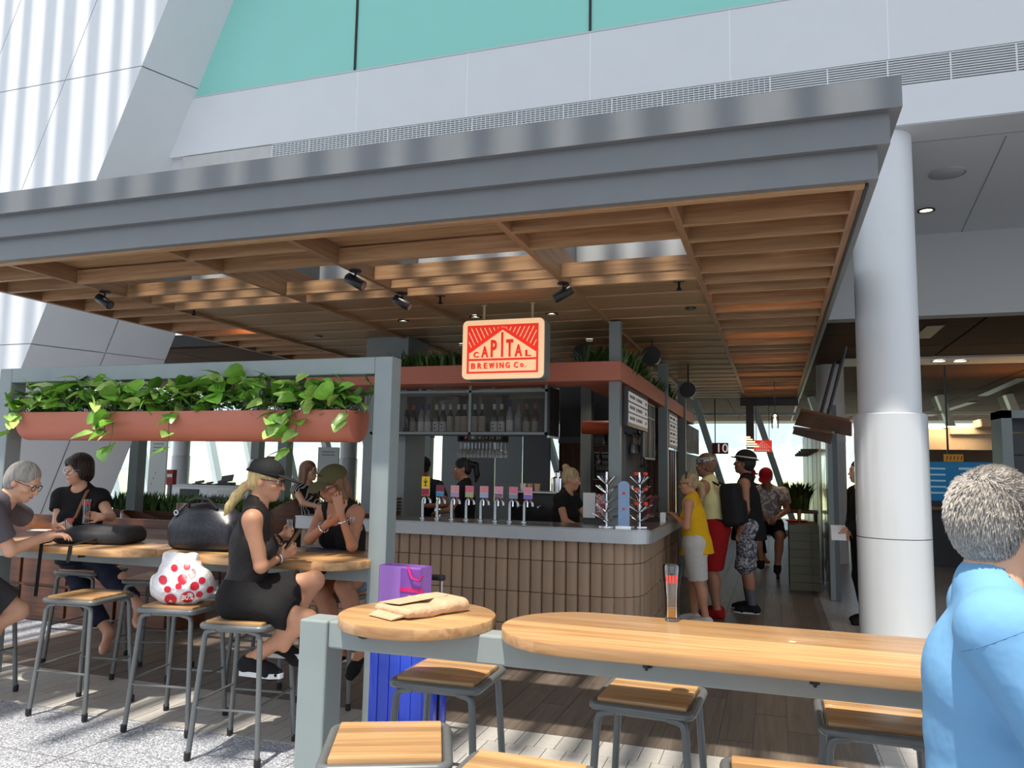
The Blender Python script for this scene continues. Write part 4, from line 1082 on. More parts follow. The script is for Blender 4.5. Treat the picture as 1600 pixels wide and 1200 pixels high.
class Ell:
    def __init__(s, c, r, R=None, clips=(), noise=None):
        s.c = np.array(c, np.float32); s.r = np.array(r, np.float32); s.R = np.eye(3, dtype=np.float32) if R is None else np.array(R, np.float32); s.clips = clips; s.noise = noise
    def bounds(s):
        e = np.sqrt(((s.R*s.r[:, None])**2).sum(0)); return s.c-e, s.c+e
    def d(s, X, Y, Z):
        x, y, z = X-s.c[0], Y-s.c[1], Z-s.c[2]; R = s.R
        u, v_, w_ = (R[i,0]*x+R[i,1]*y+R[i,2]*z for i in range(3))
        k0 = np.sqrt((u/s.r[0])**2+(v_/s.r[1])**2+(w_/s.r[2])**2)
        k1 = np.sqrt((u/s.r[0]**2)**2+(v_/s.r[1]**2)**2+(w_/s.r[2]**2)**2)+1e-6
        d = k0*(k0-1)/k1
        if s.noise: d = d+s.noise[0]*(np.sin(X*s.noise[1]+Y*s.noise[1]*0.7)*np.sin(Y*s.noise[1]*1.1+1+Z*0.4*s.noise[1])*np.cos(Z*s.noise[1]*0.8+X*20))
        return clipd(d, s.clips, X, Y, Z)
class RBox:
    def __init__(s, c, r, R=None, rad=0.03, clips=(), noise=None):
        s.c = np.array(c, np.float32); s.r = np.array(r, np.float32); s.R = np.eye(3, dtype=np.float32) if R is None else np.array(R, np.float32); s.rad = rad; s.clips = clips; s.noise = noise
    def bounds(s):
        e = (np.abs(s.R)*s.r[:, None]).sum(0); return s.c-e, s.c+e
    def d(s, X, Y, Z):
        x, y, z = X-s.c[0], Y-s.c[1], Z-s.c[2]; R = s.R
        q = [np.abs(R[i,0]*x+R[i,1]*y+R[i,2]*z)-(s.r[i]-s.rad) for i in range(3)]
        d = np.sqrt(sum(np.maximum(a, 0)**2 for a in q))+np.minimum(np.maximum(np.maximum(q[0], q[1]), q[2]), 0)-s.rad
        if s.noise: d = d+s.noise[0]*np.sin(X*s.noise[1]+Z*s.noise[1]*0.6)*np.sin(Y*s.noise[1]*1.3+1)*np.cos(Z*s.noise[1]*0.9)
        return clipd(d, s.clips, X, Y, Z)

def sdf_mesh(name, prims, h, origin=(0,0,0), cuts=(), smooth=1):
    lo = np.min([p.bounds()[0] for p, k in prims], 0)-0.02; hi = np.max([p.bounds()[1] for p, k in prims], 0)+0.02
    f = Field(lo, hi, h)
    for p, k in prims: f.add(p, k)
    for p, k in cuts: f.add(p, k, 's')
    Pv, Fq = f.mesh()
    return to_mesh(name, Pv-np.array(origin), Fq)
def to_mesh(name, Pv, Fq):
    me = bpy.data.meshes.new(name)
    me.vertices.add(len(Pv)); me.vertices.foreach_set('co', np.asarray(Pv, np.float32).ravel())
    n = len(Fq); me.loops.add(n*4); me.loops.foreach_set('vertex_index', np.asarray(Fq, np.int32).ravel())
    me.polygons.add(n); me.polygons.foreach_set('loop_start', np.arange(0, n*4, 4, dtype=np.int32))
    me.polygons.foreach_set('use_smooth', np.ones(n, bool)); me.update(); me.validate()
    return me

# ------------------------------------------------------------------ people
skin = {'fair': mat('skin_fair', srgb(214,162,132), 0.5, noise=0.05, scale=25), 'tan': mat('skin_tan', srgb(196,140,108), 0.5, noise=0.05, scale=25),
        'warm': mat('skin_warm', srgb(184,128,98), 0.5, noise=0.06, scale=25), 'olive': mat('skin_olive', srgb(160,110,84), 0.5, noise=0.06, scale=25)}
m_eye = mat('eye_white', (0.7,0.68,0.66), 0.2); m_iris = mat('eye_dark', (0.03,0.02,0.015), 0.2); m_lip = mat('lip', srgb(178,90,84), 0.45)
def cloth(name, c, rough=0.85, bump=0.5, bs=14, noise=0.05, rnd=0): return mat(name, c, rough, noise=noise, scale=30, bump=bump, bscale=bs, spec=0.2)
def nrm(v): v = np.array(v, float); return v/(np.linalg.norm(v)+1e-9)
def ik(a, t, l1, l2, hint):
    a = np.array(a, float); t = np.array(t, float); d = t-a; L = np.linalg.norm(d)
    if L > (l1+l2)*0.999: t = a+d/L*(l1+l2)*0.999; d = t-a; L = np.linalg.norm(d)
    L = max(L, abs(l1-l2)+0.02)
    u = d/np.linalg.norm(d); c = (l1*l1+L*L-l2*l2)/(2*L); h_ = math.sqrt(max(l1*l1-c*c, 0))
    q = np.array(hint, float); q = nrm(q-u*(q@u)); return a+u*c+q*h_, t

def person(label, pel, face, lean=0.0, side=0.0, head=(None, 0.0, 0.0), hands=None, elbows=None, feet=None, knees=None, toes=None, sc_=1.0, build=1.0, female=False,
           sk='fair', h=0.010, top=None, bottom=None, shoes=None, hair=None, curls=(0.7, 0.7), palms=None, handdirs=None, belly=0.0, group=None, chest=1.0, hunch=0.0, stand=False):
    """pel: pelvis centre (world). face: heading angle. lean: forward pitch of the spine. hands/feet: world targets of wrists/ankles.
       the first hand / foot is the person's right one."""
    s = sc_; pel = np.array(pel, float)
    if stand: pel[2] = 0.08+0.02*s+0.85*s*0.992
    pass; F = np.array([math.cos(face), math.sin(face), 0]); R = np.array([F[1], -F[0], 0]); U = np.array([0,0,1.0])
    Us = nrm(U*math.cos(lean)+F*math.sin(lean)+R*side); Fs = nrm(F-Us*(F@Us)); Rs = np.cross(Fs, Us)
    T = np.stack([Rs, Fs, Us])               # torso frame rows
    def tp(r, f, u): return pel+(Rs*r+Fs*f+Us*u)*s
    sw = (0.168 if female else 0.192)*build**0.5; hw = 0.09
    U2 = nrm(Us+Fs*hunch); F2 = nrm(Fs-U2*(Fs@U2))
    chest_c = tp(0, 0.0, 0.30); top_c = chest_c+(U2*0.13)*s
    sh = [top_c+Rs*sw*s*sg+U2*0.03*s for sg in (1, -1)]
    neck0 = top_c+U2*0.085*s-F2*0.01*s
    hy = face if head[0] is None else head[0]
    Fh = np.array([math.cos(hy)*math.cos(head[1]), math.sin(hy)*math.cos(head[1]), math.sin(head[1])])
    Rh = nrm(np.array([math.sin(hy), -math.cos(hy), 0])+np.array([0,0,math.sin(head[2])])); Uh = np.cross(Rh, Fh); H = np.stack([Rh, Fh, Uh])
    hc = neck0+(U2*0.10+Uh*0.075+Fh*0.025)*s; hs = 1.02*s if not female else 0.99*s
    def hp(r, f, u): return hc+(Rh*r+Fh*f+Uh*u)*hs
    hip = [pel+(Rs*sg*hw-Us*0.02)*s for sg in (1, -1)]
    la1, la2, ll1, ll2 = 0.285*s, 0.25*s, 0.43*s, 0.42*s
    if hands is None: hands = [sh[0]-U*0.5*s+F*0.05, sh[1]-U*0.5*s+F*0.05]
    if elbows is None: elbows = [R-F*0.6-U*0.3, -R-F*0.6-U*0.3]
    if feet is None: feet = [pel+R*0.1*s-U*(pel[2]-0.075), pel-R*0.1*s-U*(pel[2]-0.075)]
    if knees is None: knees = [F, F]
    if toes is None: toes = [F, F]
    arm = []; leg = []
    for i in range(2):
        e, w_ = ik(sh[i], hands[i], la1, la2, elbows[i]); arm.append((np.array(sh[i]), e, w_))
        k_, a_ = ik(hip[i], feet[i], ll1, ll2, knees[i]); leg.append((np.array(hip[i]), k_, a_))
    bt = build
    torso = [(Ell(tp(0,-0.012,-0.01), V(0.168*(1.06 if female else 1.0)*bt, 0.118*bt, 0.125)*s, T), 0.05),
             (Ell(tp(0,0.008+belly*0.4,0.13), V(0.138*bt+belly*0.5, 0.098*bt+belly, 0.14)*s, T), 0.06),
             (Ell(tp(0,-0.004,0.30), V(0.162*bt, 0.112*bt, 0.17)*s, T), 0.06),
             (Cap(top_c+Rs*(sw-0.045)*s+U2*0.022*s, top_c-Rs*(sw-0.045)*s+U2*0.022*s, 0.060*s*bt**0.5), 0.06)]
    torso += [(Cap(neck0+U2*0.02*s, top_c+Rs*sg*(sw-0.03)*s+U2*0.035*s, 0.050*s*bt**0.4, 0.042*s*bt**0.4), 0.05) for sg in (1, -1)]
    if female: torso += [(Ell(tp(sg*0.072, 0.085, 0.285), V(0.062,0.055,0.062)*s*chest, T), 0.03) for sg in (1, -1)]
    arms = []; legs = []
    for i in range(2):
        a, e, w_ = arm[i]; ab = bt**0.7*(0.88 if female else 1.0)
        arms.append([(Cap(a, e, 0.054*s*ab, 0.040*s*ab), 0.03), (Cap(e, w_, 0.041*s*ab, 0.026*s*ab), 0.02)])
        a, k_, n_ = leg[i]; lb = bt**0.8
        legs.append([(Cap(a, k_, 0.086*s*lb, 0.056*s*lb), 0.04), (Cap(k_, n_, 0.056*s*lb, 0.036*s*lb), 0.03), (Ell(k_*0.65+n_*0.35-np.array(toes[i])*0.018*s, V(0.05,0.05,0.11)*s*lb, None), 0.03)])
    P_ = list(torso)
    for i in range(2): P_ += arms[i]+legs[i]
    P_ += [(Cap(neck0-U2*0.03*s, hc-Uh*0.05*hs-Fh*0.02*hs, 0.058*s*bt**0.4*(0.86 if female else 1), 0.052*s*bt**0.4*(0.86 if female else 1)), 0.03)]
    # head
    P_ += [(Ell(hp(0,-0.012,0.035), V(0.076,0.097,0.092)*hs, H), 0.03), (Ell(hp(0,0.032,-0.045), V(0.058,0.064,0.076)*hs, H), 0.03), (Ell(hp(0,0.068,-0.098), V(0.028,0.024,0.02)*hs, H), 0.02),
           (Cap(hp(0,0.094,0.008), hp(0,0.112,-0.03), 0.008*hs, 0.0135*hs), 0.012), (Ell(hp(0,0.082,0.03), V(0.05,0.02,0.012)*hs, H), 0.015),
           (Ell(hp(0,0.092,-0.062), V(0.024,0.012,0.006)*hs, H), 0.008), (Ell(hp(0,0.09,-0.073), V(0.021,0.012,0.006)*hs, H), 0.008)]
    for sg in (1, -1):
        P_ += [(Ell(hp(sg*0.076,-0.012,-0.012), V(0.011,0.02,0.033)*hs, H), 0.006), (Ell(hp(sg*0.048,0.055,-0.025), V(0.024,0.03,0.022)*hs, H), 0.02)]
    # feet and hands
    ft = []
    for i in range(2):
        n_ = leg[i][2]; td = nrm(np.array(toes[i], float)); heel = n_-td*0.035*s-U*0.035*s; ball = n_+td*0.12*s-U*0.05*s; tip = n_+td*0.165*s-U*0.053*s
        fp = [(Cap(n_, heel, 0.036*s, 0.034*s), 0.02), (Cap(heel, ball, 0.034*s, 0.032*s), 0.03), (Cap(ball, tip, 0.036*s, 0.026*s), 0.02), (Cap(n_, ball, 0.034*s, 0.026*s), 0.02)]
        ft.append(fp); P_ += fp
    for i in range(2):
        a, e, w_ = arm[i]; d = nrm(w_-e) if handdirs is None or handdirs[i] is None else nrm(handdirs[i])
        pn = np.array([0,0,-1.0]) if palms is None or palms[i] is None else np.array(palms[i], float)
        pn = nrm(pn-d*(pn@d)); sd = np.cross(d, pn)*(1 if i == 0 else -1)    # sd points to the thumb side
        hz = s*(0.92 if female else 1.0)
        P_ += [(Cap(w_, w_+d*0.03*hz, 0.025*hz, 0.026*hz), 0.02)]
        for j, off in enumerate((0.028, 0.0095, -0.0095, -0.027)):
            kn = w_+(d*(0.088-0.004*abs(j-1))+sd*off)*hz
            P_ += [(Cap(w_+(d*0.02+sd*off*0.6)*hz, kn, 0.0135*hz, 0.0115*hz), 0.012)]
            c = curls[i]; L = (0.072,0.08,0.074,0.058)[j]*hz; p = kn; spread = off*0.25/0.028*0.35
            for q, (fr_, cc) in enumerate(((0.45, c*0.75), (0.32, c*1.55), (0.23, c*2.1))):
                dd = nrm(d*math.cos(cc)+pn*math.sin(cc)+sd*spread); p2 = p+dd*L*fr_
                P_ += [(Cap(p, p2, (0.0098-0.0009*q)*hz, (0.0089-0.0009*q)*hz), 0.004)]; p = p2
        t0 = w_+(d*0.028+sd*0.022)*hz; t1 = t0+nrm(d*0.65+sd*0.75+pn*0.35)*0.042*hz; t2 = t1+nrm(d*0.9+sd*0.2+pn*0.5*curls[i])*0.03*hz
        P_ += [(Cap(t0, t1, 0.015*hz, 0.0115*hz), 0.01), (Cap(t1, t2, 0.011*hz, 0.009*hz), 0.004)]
    org = np.array([pel[0], pel[1], min(leg[0][2][2], leg[1][2][2])-0.085*s])
    eyes_cut = [(Ell(hp(sg*0.033,0.098,0.006), V(0.019,0.016,0.011)*hs, H), 0.012) for sg in (1, -1)]
    me = sdf_mesh('person', P_, h, org, eyes_cut)
    body = ob('person', me, skin[sk], None, tuple(org), label=label, cat='person', group=group)
    o3 = lambda p: Vector(tuple(np.array(p)-org))
    # eyes, brows, lips as small parts
    for sg in (1, -1):
        q = bmesh.new(); bmesh.ops.create_uvsphere(q, u_segments=10, v_segments=6, radius=0.0125*hs); eo = MB().bm(q, Matrix.Translation(o3(hp(sg*0.033,0.079,0.006)))).build('eye', m_eye, body, True)
        q = bmesh.new(); bmesh.ops.create_uvsphere(q, u_segments=8, v_segments=5, radius=0.0065*hs); MB().bm(q, Matrix.Translation(o3(hp(sg*0.033,0.0865,0.006)))).build('iris', m_iris, eo, True)
    lp = MB().tube([o3(hp(x, 0.099-abs(x)*6*abs(x), -0.0675+0.10*abs(x))) for x in (-0.022,-0.011,0,0.011,0.022)], [0.002*hs,0.005*hs,0.006*hs,0.005*hs,0.002*hs], n=6); lp.build('lips', m_lip, body, True)
    J = dict(tp=tp, hp=hp, hs=hs, H=H, arm=arm, leg=leg, T=T, org=org, o3=o3, body=body, s=s, Us=Us, Fs=Fs, Rs=Rs, F=F, R=R, neck0=neck0, top_c=top_c, U2=U2, hc=hc, Fh=Fh, Uh=Uh, Rh=Rh, sh=sh, pel=pel, toes=toes)
    def infl(pl_, t, clips_=None):
        out_ = []
        for p, k in pl_:
            if isinstance(p, Cap): out_.append((Cap(p.a, p.b, p.ra+t, p.rb+t, p.clips if clips_ is None else clips_), k))
            else: out_.append((Ell(p.c, p.r+t, p.R, p.clips if clips_ is None else clips_), k))
        return out_
    J['infl'] = infl
    brow = hair.get('col') if hair else None
    if brow is not None and brow in ('white',): brow = None
    # ---- garments
    if top:
        t = top.get('t', 0.012)*s; hem = top.get('hem', -0.06); cl = [(tp(0,0,hem), -Us)]
        g = infl(torso, t, cl)
        if top.get('loose'): g += [(Cap(tp(0,-0.01,0.16), tp(0,0,hem+0.02), 0.125*s*bt, (0.15+top['loose'])*s*bt, cl), 0.06)]
        sl = top.get('sleeve', 0.6)
        for i in range(2):
            a, e, w_ = arm[i]
            if sl > 0:
                if sl <= 1: q = a+(e-a)*sl; g += infl(arms[i][:1], t+top.get('flare', 0.008), [(q, e-a)])
                else: q = e+(w_-e)*(sl-1); g += infl(arms[i][:1], t); g += infl(arms[i][1:2], t, [(q, w_-e)])
        cuts = []
        nk = top.get('neck', 0.075)
        cuts.append((Ell(neck0+F2*0.02*s+U2*0.03*s, V(nk, nk*1.05, 0.055+top.get('scoop', 0.0))*s, np.stack([Rs, F2, U2])), 0.01))
        if top.get('scoop'): cuts.append((Ell(top_c+F2*0.10*s+U2*0.01*s, V(nk*0.95, 0.09, top['scoop'])*s, np.stack([Rs, F2, U2])), 0.01))
        if sl == 0:
            for i in range(2):
                a, e, w_ = arm[i]; sg = 1 if i == 0 else -1
                cuts.append((Ell(a+Rs*sg*top.get('armhole', 0.035)*s-U2*0.02*s, V(0.06,0.10,0.11)*s, T), 0.01))
        if top.get('strap'):
            cuts.append((Ell(top_c+U2*0.05*s, V(0.075,0.2,0.075)*s, np.stack([Rs, F2, U2])), 0.01))
            for sg in (1, -1): cuts.append((Ell(top_c+Rs*sg*(sw+0.01)*s+U2*0.0*s, V(0.085,0.2,0.11)*s, np.stack([Rs, F2, U2])), 0.01))
        me = sdf_mesh(top.get('name', 't_shirt'), g, h*0.95, org, cuts); J['top'] = ob(top.get('name', 't_shirt'), me, top['mat'], body, label=top.get('label'))
    if bottom:
        t = bottom.get('t', 0.014)*s; wz = bottom.get('waist', 0.06); cl = [(tp(0,0,wz), Us)]
        g = infl(torso[:2], t, cl); ln = bottom.get('len', 0.8); fl = bottom.get('flare', 0.012)
        if bottom.get('skirt'):
            for i in range(2):
                a, k_, n_ = leg[i]; q = a+(k_-a)*ln; g += [(Cap(a, k_, 0.105*s*bt, 0.085*s*bt, [(q, k_-a)]), 0.08)]
            a0 = (leg[0][0]+leg[1][0])/2; k0 = (leg[0][1]+leg[1][1])/2; q = a0+(k0-a0)*ln
            g += [(Cap(a0, k0, 0.10*s, 0.075*s, [(q, k0-a0)]), 0.06)]
        else:
            for i in range(2):
                a, k_, n_ = leg[i]
                if ln <= 1: q = a+(k_-a)*ln; g += infl(legs[i][:1], t+fl, [(q, k_-a)])
                else: q = k_+(n_-k_)*(ln-1); g += infl(legs[i][:1], t+fl*0.5); g += [(Cap(k_, n_, (0.056*bt+fl)*s+t, (0.04+fl)*s+t, [(q, n_-k_)]), 0.03)]
        me = sdf_mesh(bottom.get('name', 'shorts'), g, h*0.95, org); J['bot'] = ob(bottom.get('name', 'shorts'), me, bottom['mat'], body, label=bottom.get('label'))
    if shoes:
        for i in range(2):
            n_ = leg[i][2]; td = nrm(np.array(toes[i], float)); zt = n_+U*0.012*s
            if shoes.get('kind') == 'flat':
                g = infl(ft[i][1:3], 0.006*s); cu = [(Ell(n_+td*0.045*s+U*0.005*s, V(0.036,0.07,0.045)*s, np.stack([np.cross(td,U), td, U])), 0.01)]
            else:
                g = infl(ft[i], 0.010*s, [(zt, U)]); cu = []
            sh_ = ob('shoe', sdf_mesh('shoe', g, h*0.8, org, cu), shoes['mat'], body)
            if shoes.get('sole'):
                pts = [n_+td*x*s+np.cross(td, U)*y*s for x, y in ((-0.078,0.0),(-0.06,0.036),(0.05,0.042),(0.15,0.045),(0.20,0.022),(0.205,0.0),(0.20,-0.022),(0.15,-0.045),(0.05,-0.042),(-0.06,-0.036))]
                z0, z1 = n_[2]-0.09*s-org[2], n_[2]-0.062*s-org[2]
                MB().prism([tuple((p-org)[:2]) for p in pts], z0, z1).build('sole', shoes['sole'], sh_)
    if hair:
        k = hair['kind']; hm = hair['mat']; g = []; cuts = [(Ell(hp(0,0.105,-0.045), V(0.066,0.062,0.105)*hs, H), 0.012)]
        base = Ell(hp(0,-0.016,0.042), V(0.082,0.101,0.095)*hs, H, [(hp(0,0,hair.get('cut', -0.02)), -Uh)])
        if k in ('short','bald'):
            cuts[0] = (Ell(hp(0,0.112,-0.03), V(0.072,0.062,0.115)*hs, H), 0.012)
            g = [(base, 0.04), (Ell(hp(0,-0.045,-0.01), V(0.078,0.068,0.09)*hs, H), 0.05)]
            cuts += [(Ell(hp(sg*0.085,0.034,-0.03), V(0.034,0.058,0.05)*hs, H), 0.01) for sg in (1, -1)]
            if k == 'bald': cuts.append((Ell(hp(0,0.03,0.13), V(0.07,0.10,0.045)*hs, H), 0.02))
        elif k == 'bob':
            g = [(Ell(hp(0,-0.01,0.045), V(0.098,0.112,0.108)*hs, H), 0.03), (Ell(hp(0,-0.05,-0.03), V(0.09,0.07,0.085)*hs, H), 0.03), (Ell(hp(0,0.075,0.07), V(0.07,0.035,0.04)*hs, H), 0.02)]
            g += [(Ell(hp(sg*0.078,0.01,-0.02), V(0.022,0.045,0.06)*hs, H), 0.02) for sg in (1, -1)]
        elif k == 'long':
            g = [(Ell(hp(0,-0.014,0.04), V(0.083,0.102,0.092)*hs, H), 0.03), (Ell(hp(0,-0.065,-0.07), V(0.085,0.06,0.16)*hs, H), 0.03)]
            g += [(Cap(hp(sg*0.078,0.0,0.02), hp(sg*0.085,-0.02,-0.19), 0.026*hs, 0.022*hs), 0.03) for sg in (1, -1)]
        elif k in ('pony', 'bun'):
            g = [(Ell(hp(0,-0.016,0.042), V(0.082,0.102,0.094)*hs, H), 0.02), (Ell(hp(0,-0.05,-0.012), V(0.07,0.06,0.07)*hs, H), 0.02)]
            if k == 'bun': g += [(Ell(hp(0,-0.09,0.12), V(0.045,0.042,0.042)*hs, H), 0.02)]
            else:
                pts = hair.get('tail', [(0,-0.10,0.02),(0,-0.15,-0.04),(0,-0.15,-0.14),(0,-0.13,-0.22)])
                rr_ = hair.get('tail_r', [0.026,0.036,0.032,0.014])
                for a in range(len(pts)-1): g += [(Cap(hp(*pts[a]), hp(*pts[a+1]), rr_[a]*hs, rr_[a+1]*hs), 0.02)]
            cuts += [(Ell(hp(sg*0.09,0.015,-0.03), V(0.024,0.04,0.05)*hs, H), 0.01) for sg in (1, -1)]
        J['hair'] = ob('hair', sdf_mesh('hair', g, min(h, 0.008), org, cuts), hm, body)
    return J

def mesh_part(J, name, prims, m, h=0.007, cuts=(), label=None, parent=None):
    return ob(name, sdf_mesh(name, prims, h, J['org'], cuts), m, parent or J['body'], label=label)
def cap_hat(J, m, brim=None, visor=False, name='cap', back=0.0, brim_m=None):
    hp, hs, H = J['hp'], J['hs'], J['H']; z0 = 0.032
    g = [(Ell(hp(0,-0.014,0.045), V(0.094,0.114,0.092)*hs, H, [(hp(0,0.0,z0), -(J['Uh']+J['Fh']*0.12))]), 0.0)]
    cu = [(Ell(hp(0,-0.014,0.03), V(0.086,0.106,0.06)*hs, H), 0.0)] if visor else []
    o = mesh_part(J, name, g, m, 0.006, cu)
    b_ = mesh_part(J, 'cap_brim', [(Ell(hp(0,0.125,z0+0.004), V(0.078,0.085,0.0095)*hs, np.stack([J['Rh'], nrm(J['Fh']-J['Uh']*0.22), nrm(J['Uh']+J['Fh']*0.22)])), 0.0)], brim_m or m, 0.005, parent=o)
    return o
def glasses(J, m, r=0.023):
    hp, o3, hs = J['hp'], J['o3'], J['hs']; b_ = MB()
    for sg in (1, -1):
        b_.tube([o3(hp(sg*0.035+r*1.15*math.cos(a), 0.107-0.01*abs(math.cos(a)), 0.002+r*0.85*math.sin(a))) for a in [2*PI*i/14 for i in range(14)]], 0.0024*hs, n=5, closed=True)
        b_.tube([o3(hp(sg*0.063,0.098,0.01)), o3(hp(sg*0.084,0.05,0.008)), o3(hp(sg*0.086,-0.012,0.004))], 0.0026*hs, n=5)
    b_.tube([o3(hp(-0.012,0.108,0.008)), o3(hp(0.012,0.108,0.008))], 0.0024*hs, n=5)
    return b_.build('glasses', m, J['body'], True)
# ------------------------------------------------------------------ the people
def A(v): return np.array(v, float)
blk = cloth('black_cotton', (0.014,0.013,0.014)); blk2 = cloth('black_satin', (0.022,0.019,0.019), 0.5, 0.8, 10)
charc = cloth('charcoal_cotton', srgb(94,88,94)); dshort = cloth('dark_grey_shorts', srgb(66,64,66)); denim = cloth('dark_denim', srgb(36,40,58)); ltden = cloth('light_denim', srgb(120,136,160))
bluet = cloth('sky_blue_cotton', srgb(118,168,210), 0.85, 0.6, 7, 0.02); yel = cloth('yellow_cotton', srgb(230,178,30), 0.85, 0.5, 10); wht = cloth('white_cotton', srgb(206,202,196)); palel = cloth('pale_yellow_cotton', srgb(216,208,150))
redc = cloth('dark_red_cotton', srgb(150,24,24)); khaki = cloth('khaki_canvas', srgb(92,86,58), 0.85, 0.2, 60); redcap = cloth('red_cap_canvas', srgb(184,30,38), 0.8, 0.2, 60); navy = cloth('navy_cotton', srgb(48,52,66))
def patterned(name, c1, c2, sc1):
    m = mat(name, c1, 0.85); nt = m.node_tree; b_ = nt.nodes['Principled BSDF']; tc = nt.nodes.new('ShaderNodeTexCoord'); n = nt.nodes.new('ShaderNodeTexNoise'); n.inputs['Scale'].default_value = sc1; n.inputs['Detail'].default_value = 2; n.inputs['Distortion'].default_value = 2
    cr = nt.nodes.new('ShaderNodeValToRGB'); e = cr.color_ramp.elements; e[0].position = 0.46; e[0].color = (*c1,1); e[1].position = 0.52; e[1].color = (*c2,1)
    nt.links.new(tc.outputs['Object'], n.inputs['Vector']); nt.links.new(n.outputs[0], cr.inputs[0]); nt.links.new(cr.outputs[0], b_.inputs['Base Color']); return m
def striped(name, c1, c2, freq):
    m = mat(name, c1, 0.85); nt = m.node_tree; b_ = nt.nodes['Principled BSDF']; tc = nt.nodes.new('ShaderNodeTexCoord'); n = nt.nodes.new('ShaderNodeTexWave'); n.bands_direction = 'X'; n.inputs['Scale'].default_value = freq
    cr = nt.nodes.new('ShaderNodeValToRGB'); e = cr.color_ramp.elements; e[0].position = 0.7; e[0].color = (*c1,1); e[1].position = 0.76; e[1].color = (*c2,1)
    nt.links.new(tc.outputs['Object'], n.inputs['Vector']); nt.links.new(n.outputs[0], cr.inputs[0]); nt.links.new(cr.outputs[0], b_.inputs['Base Color']); return m
floral = patterned('grey_print_shorts', srgb(168,168,172), srgb(70,70,78), 18); bandana = patterned('black_white_bandana', (0.015,0.015,0.016), srgb(190,190,190), 30); printt = patterned('print_white_tee', srgb(226,216,206), srgb(150,140,136), 9)
strp = striped('black_pinstripe', (0.014,0.013,0.014), srgb(200,196,190), 12)
def hairm(name, c): return mat(name, c, 0.5, noise=0.35, scale=45, bump=0.9, bscale=70, stretch=(1,1,0.15))
h_grey = hairm('grey_hair', srgb(160,152,144)); h_brown = hairm('dark_brown_hair', srgb(44,28,24)); h_blond = hairm('blonde_hair', srgb(206,178,118)); h_light = hairm('light_brown_hair', srgb(128,92,66)); h_dark = hairm('black_hair', srgb(26,22,20)); h_ash = hairm('ash_blonde_hair', srgb(176,150,110))
m_frame_b = mat('black_spectacle_frame', (0.01,0.01,0.01), 0.3)
ws = mat('white_rubber_sole', (0.7,0.7,0.7), 0.6)

# 1 blonde person with phone
J = person('person in sleeveless black top and skirt with blonde ponytail, seated holding a phone', (-2.93, 3.86, 0.845), math.radians(28), lean=0.12, head=(math.radians(22), -0.18, 0), sc_=0.97, female=True, sk='tan', h=0.008,
    hands=[P(436,872,y=4.03), P(441,838,y=4.22)], elbows=[A((0.3,-0.6,-1)), A((-0.1,0.3,-1))], handdirs=[A((0.75,0.3,0.45)), A((0.8,-0.15,0.25))], palms=[A((0,0.6,0.5)), A((0.3,-0.9,0.2))],
    feet=[P(394,1030,y=3.83), P(436,1002,y=4.02)], knees=[A((1,0.1,0.5)), A((1,0.3,0.6))], toes=[A((1,0.05,-0.1)), A((0.9,0.2,-0.35))], curls=(0.75,0.5),
    top=dict(mat=blk2, name='sleeveless_top', sleeve=0, hem=-0.02, armhole=0.03, neck=0.07, loose=0.0), bottom=dict(mat=blk, name='skirt', skirt=True, len=0.78, waist=0.07), shoes=dict(mat=blk, sole=ws),
    hair=dict(kind='pony', mat=h_blond, tail=[(0,-0.085,-0.03),(0,-0.12,-0.065),(0.01,-0.15,-0.13),(0.01,-0.178,-0.20),(0.01,-0.195,-0.255)], tail_r=[0.022,0.025,0.031,0.025,0.008]))
blackcap = cloth('black_cap_mesh', (0.02,0.02,0.02), 0.7, 0.3, 80)
cp = cap_hat(J, blackcap); hp, o3 = J['hp'], J['o3']
MB().tube([o3(hp(0.094*math.cos(a), -0.014+0.114*math.sin(a), 0.042)) for a in [2*PI*i/24 for i in range(24)]], 0.0055, n=6, closed=True).build('cap_band', blk, cp, True)
MB().tube([o3(hp(0.045*math.cos(a), -0.112, 0.055+0.045*math.sin(a))) for a in [PI*i/8 for i in range(9)]], 0.008, n=6).build('cap_opening_trim', wht, cp, True)
glasses(J, m_frame_b)
MB().tube([o3(hp(0.028*math.cos(a), -0.105+0.02*math.sin(a), -0.05+0.024*math.sin(a))) for a in [2*PI*i/10 for i in range(10)]], 0.008, n=6, closed=True).build('hair_tie', mat('pink_elastic', srgb(230,150,160), 0.7), J['hair'], True)
for i, mm in ((0, m_steel), (1, m_blackmetal)):
    a, e, w_ = J['arm'][i]; d = nrm(w_-e); u_ = nrm(np.cross(d, [0,0,1.])); v_ = np.cross(d, u_); c = w_-d*0.03
    MB().tube([o3(c+(u_*math.cos(t)+v_*math.sin(t))*0.034) for t in [2*PI*i/14 for i in range(14)]], 0.007, n=6, closed=True).build('wrist_watch' if i == 0 else 'bead_bracelet', mm, J['body'], True)
MB().tube([o3(J['tp'](0.115,-0.075,0.02)), o3(J['tp'](0.13,-0.08,-0.09))], 0.006, n=6).build('skirt_zip', m_steel, J['bot'], True)
wA, wB = J['arm'][0][2], J['arm'][1][2]
ph = MB(); c = Vector(((wA+wB)/2))+Vector((0.085, 0.0, 0.05)); ax = Vector((0.55,0.1,0.83)).normalized(); ay = Vector((-0.2,0.97,0.0)).normalized(); az = ax.cross(ay)
ph.obox((0,0,0), ax, ay, az, 0.075, 0.037, 0.005); ph.build('mobile_phone', m_blackmetal, None, loc=c, label='dark phone held up in both hands by the blonde person', cat='phone')

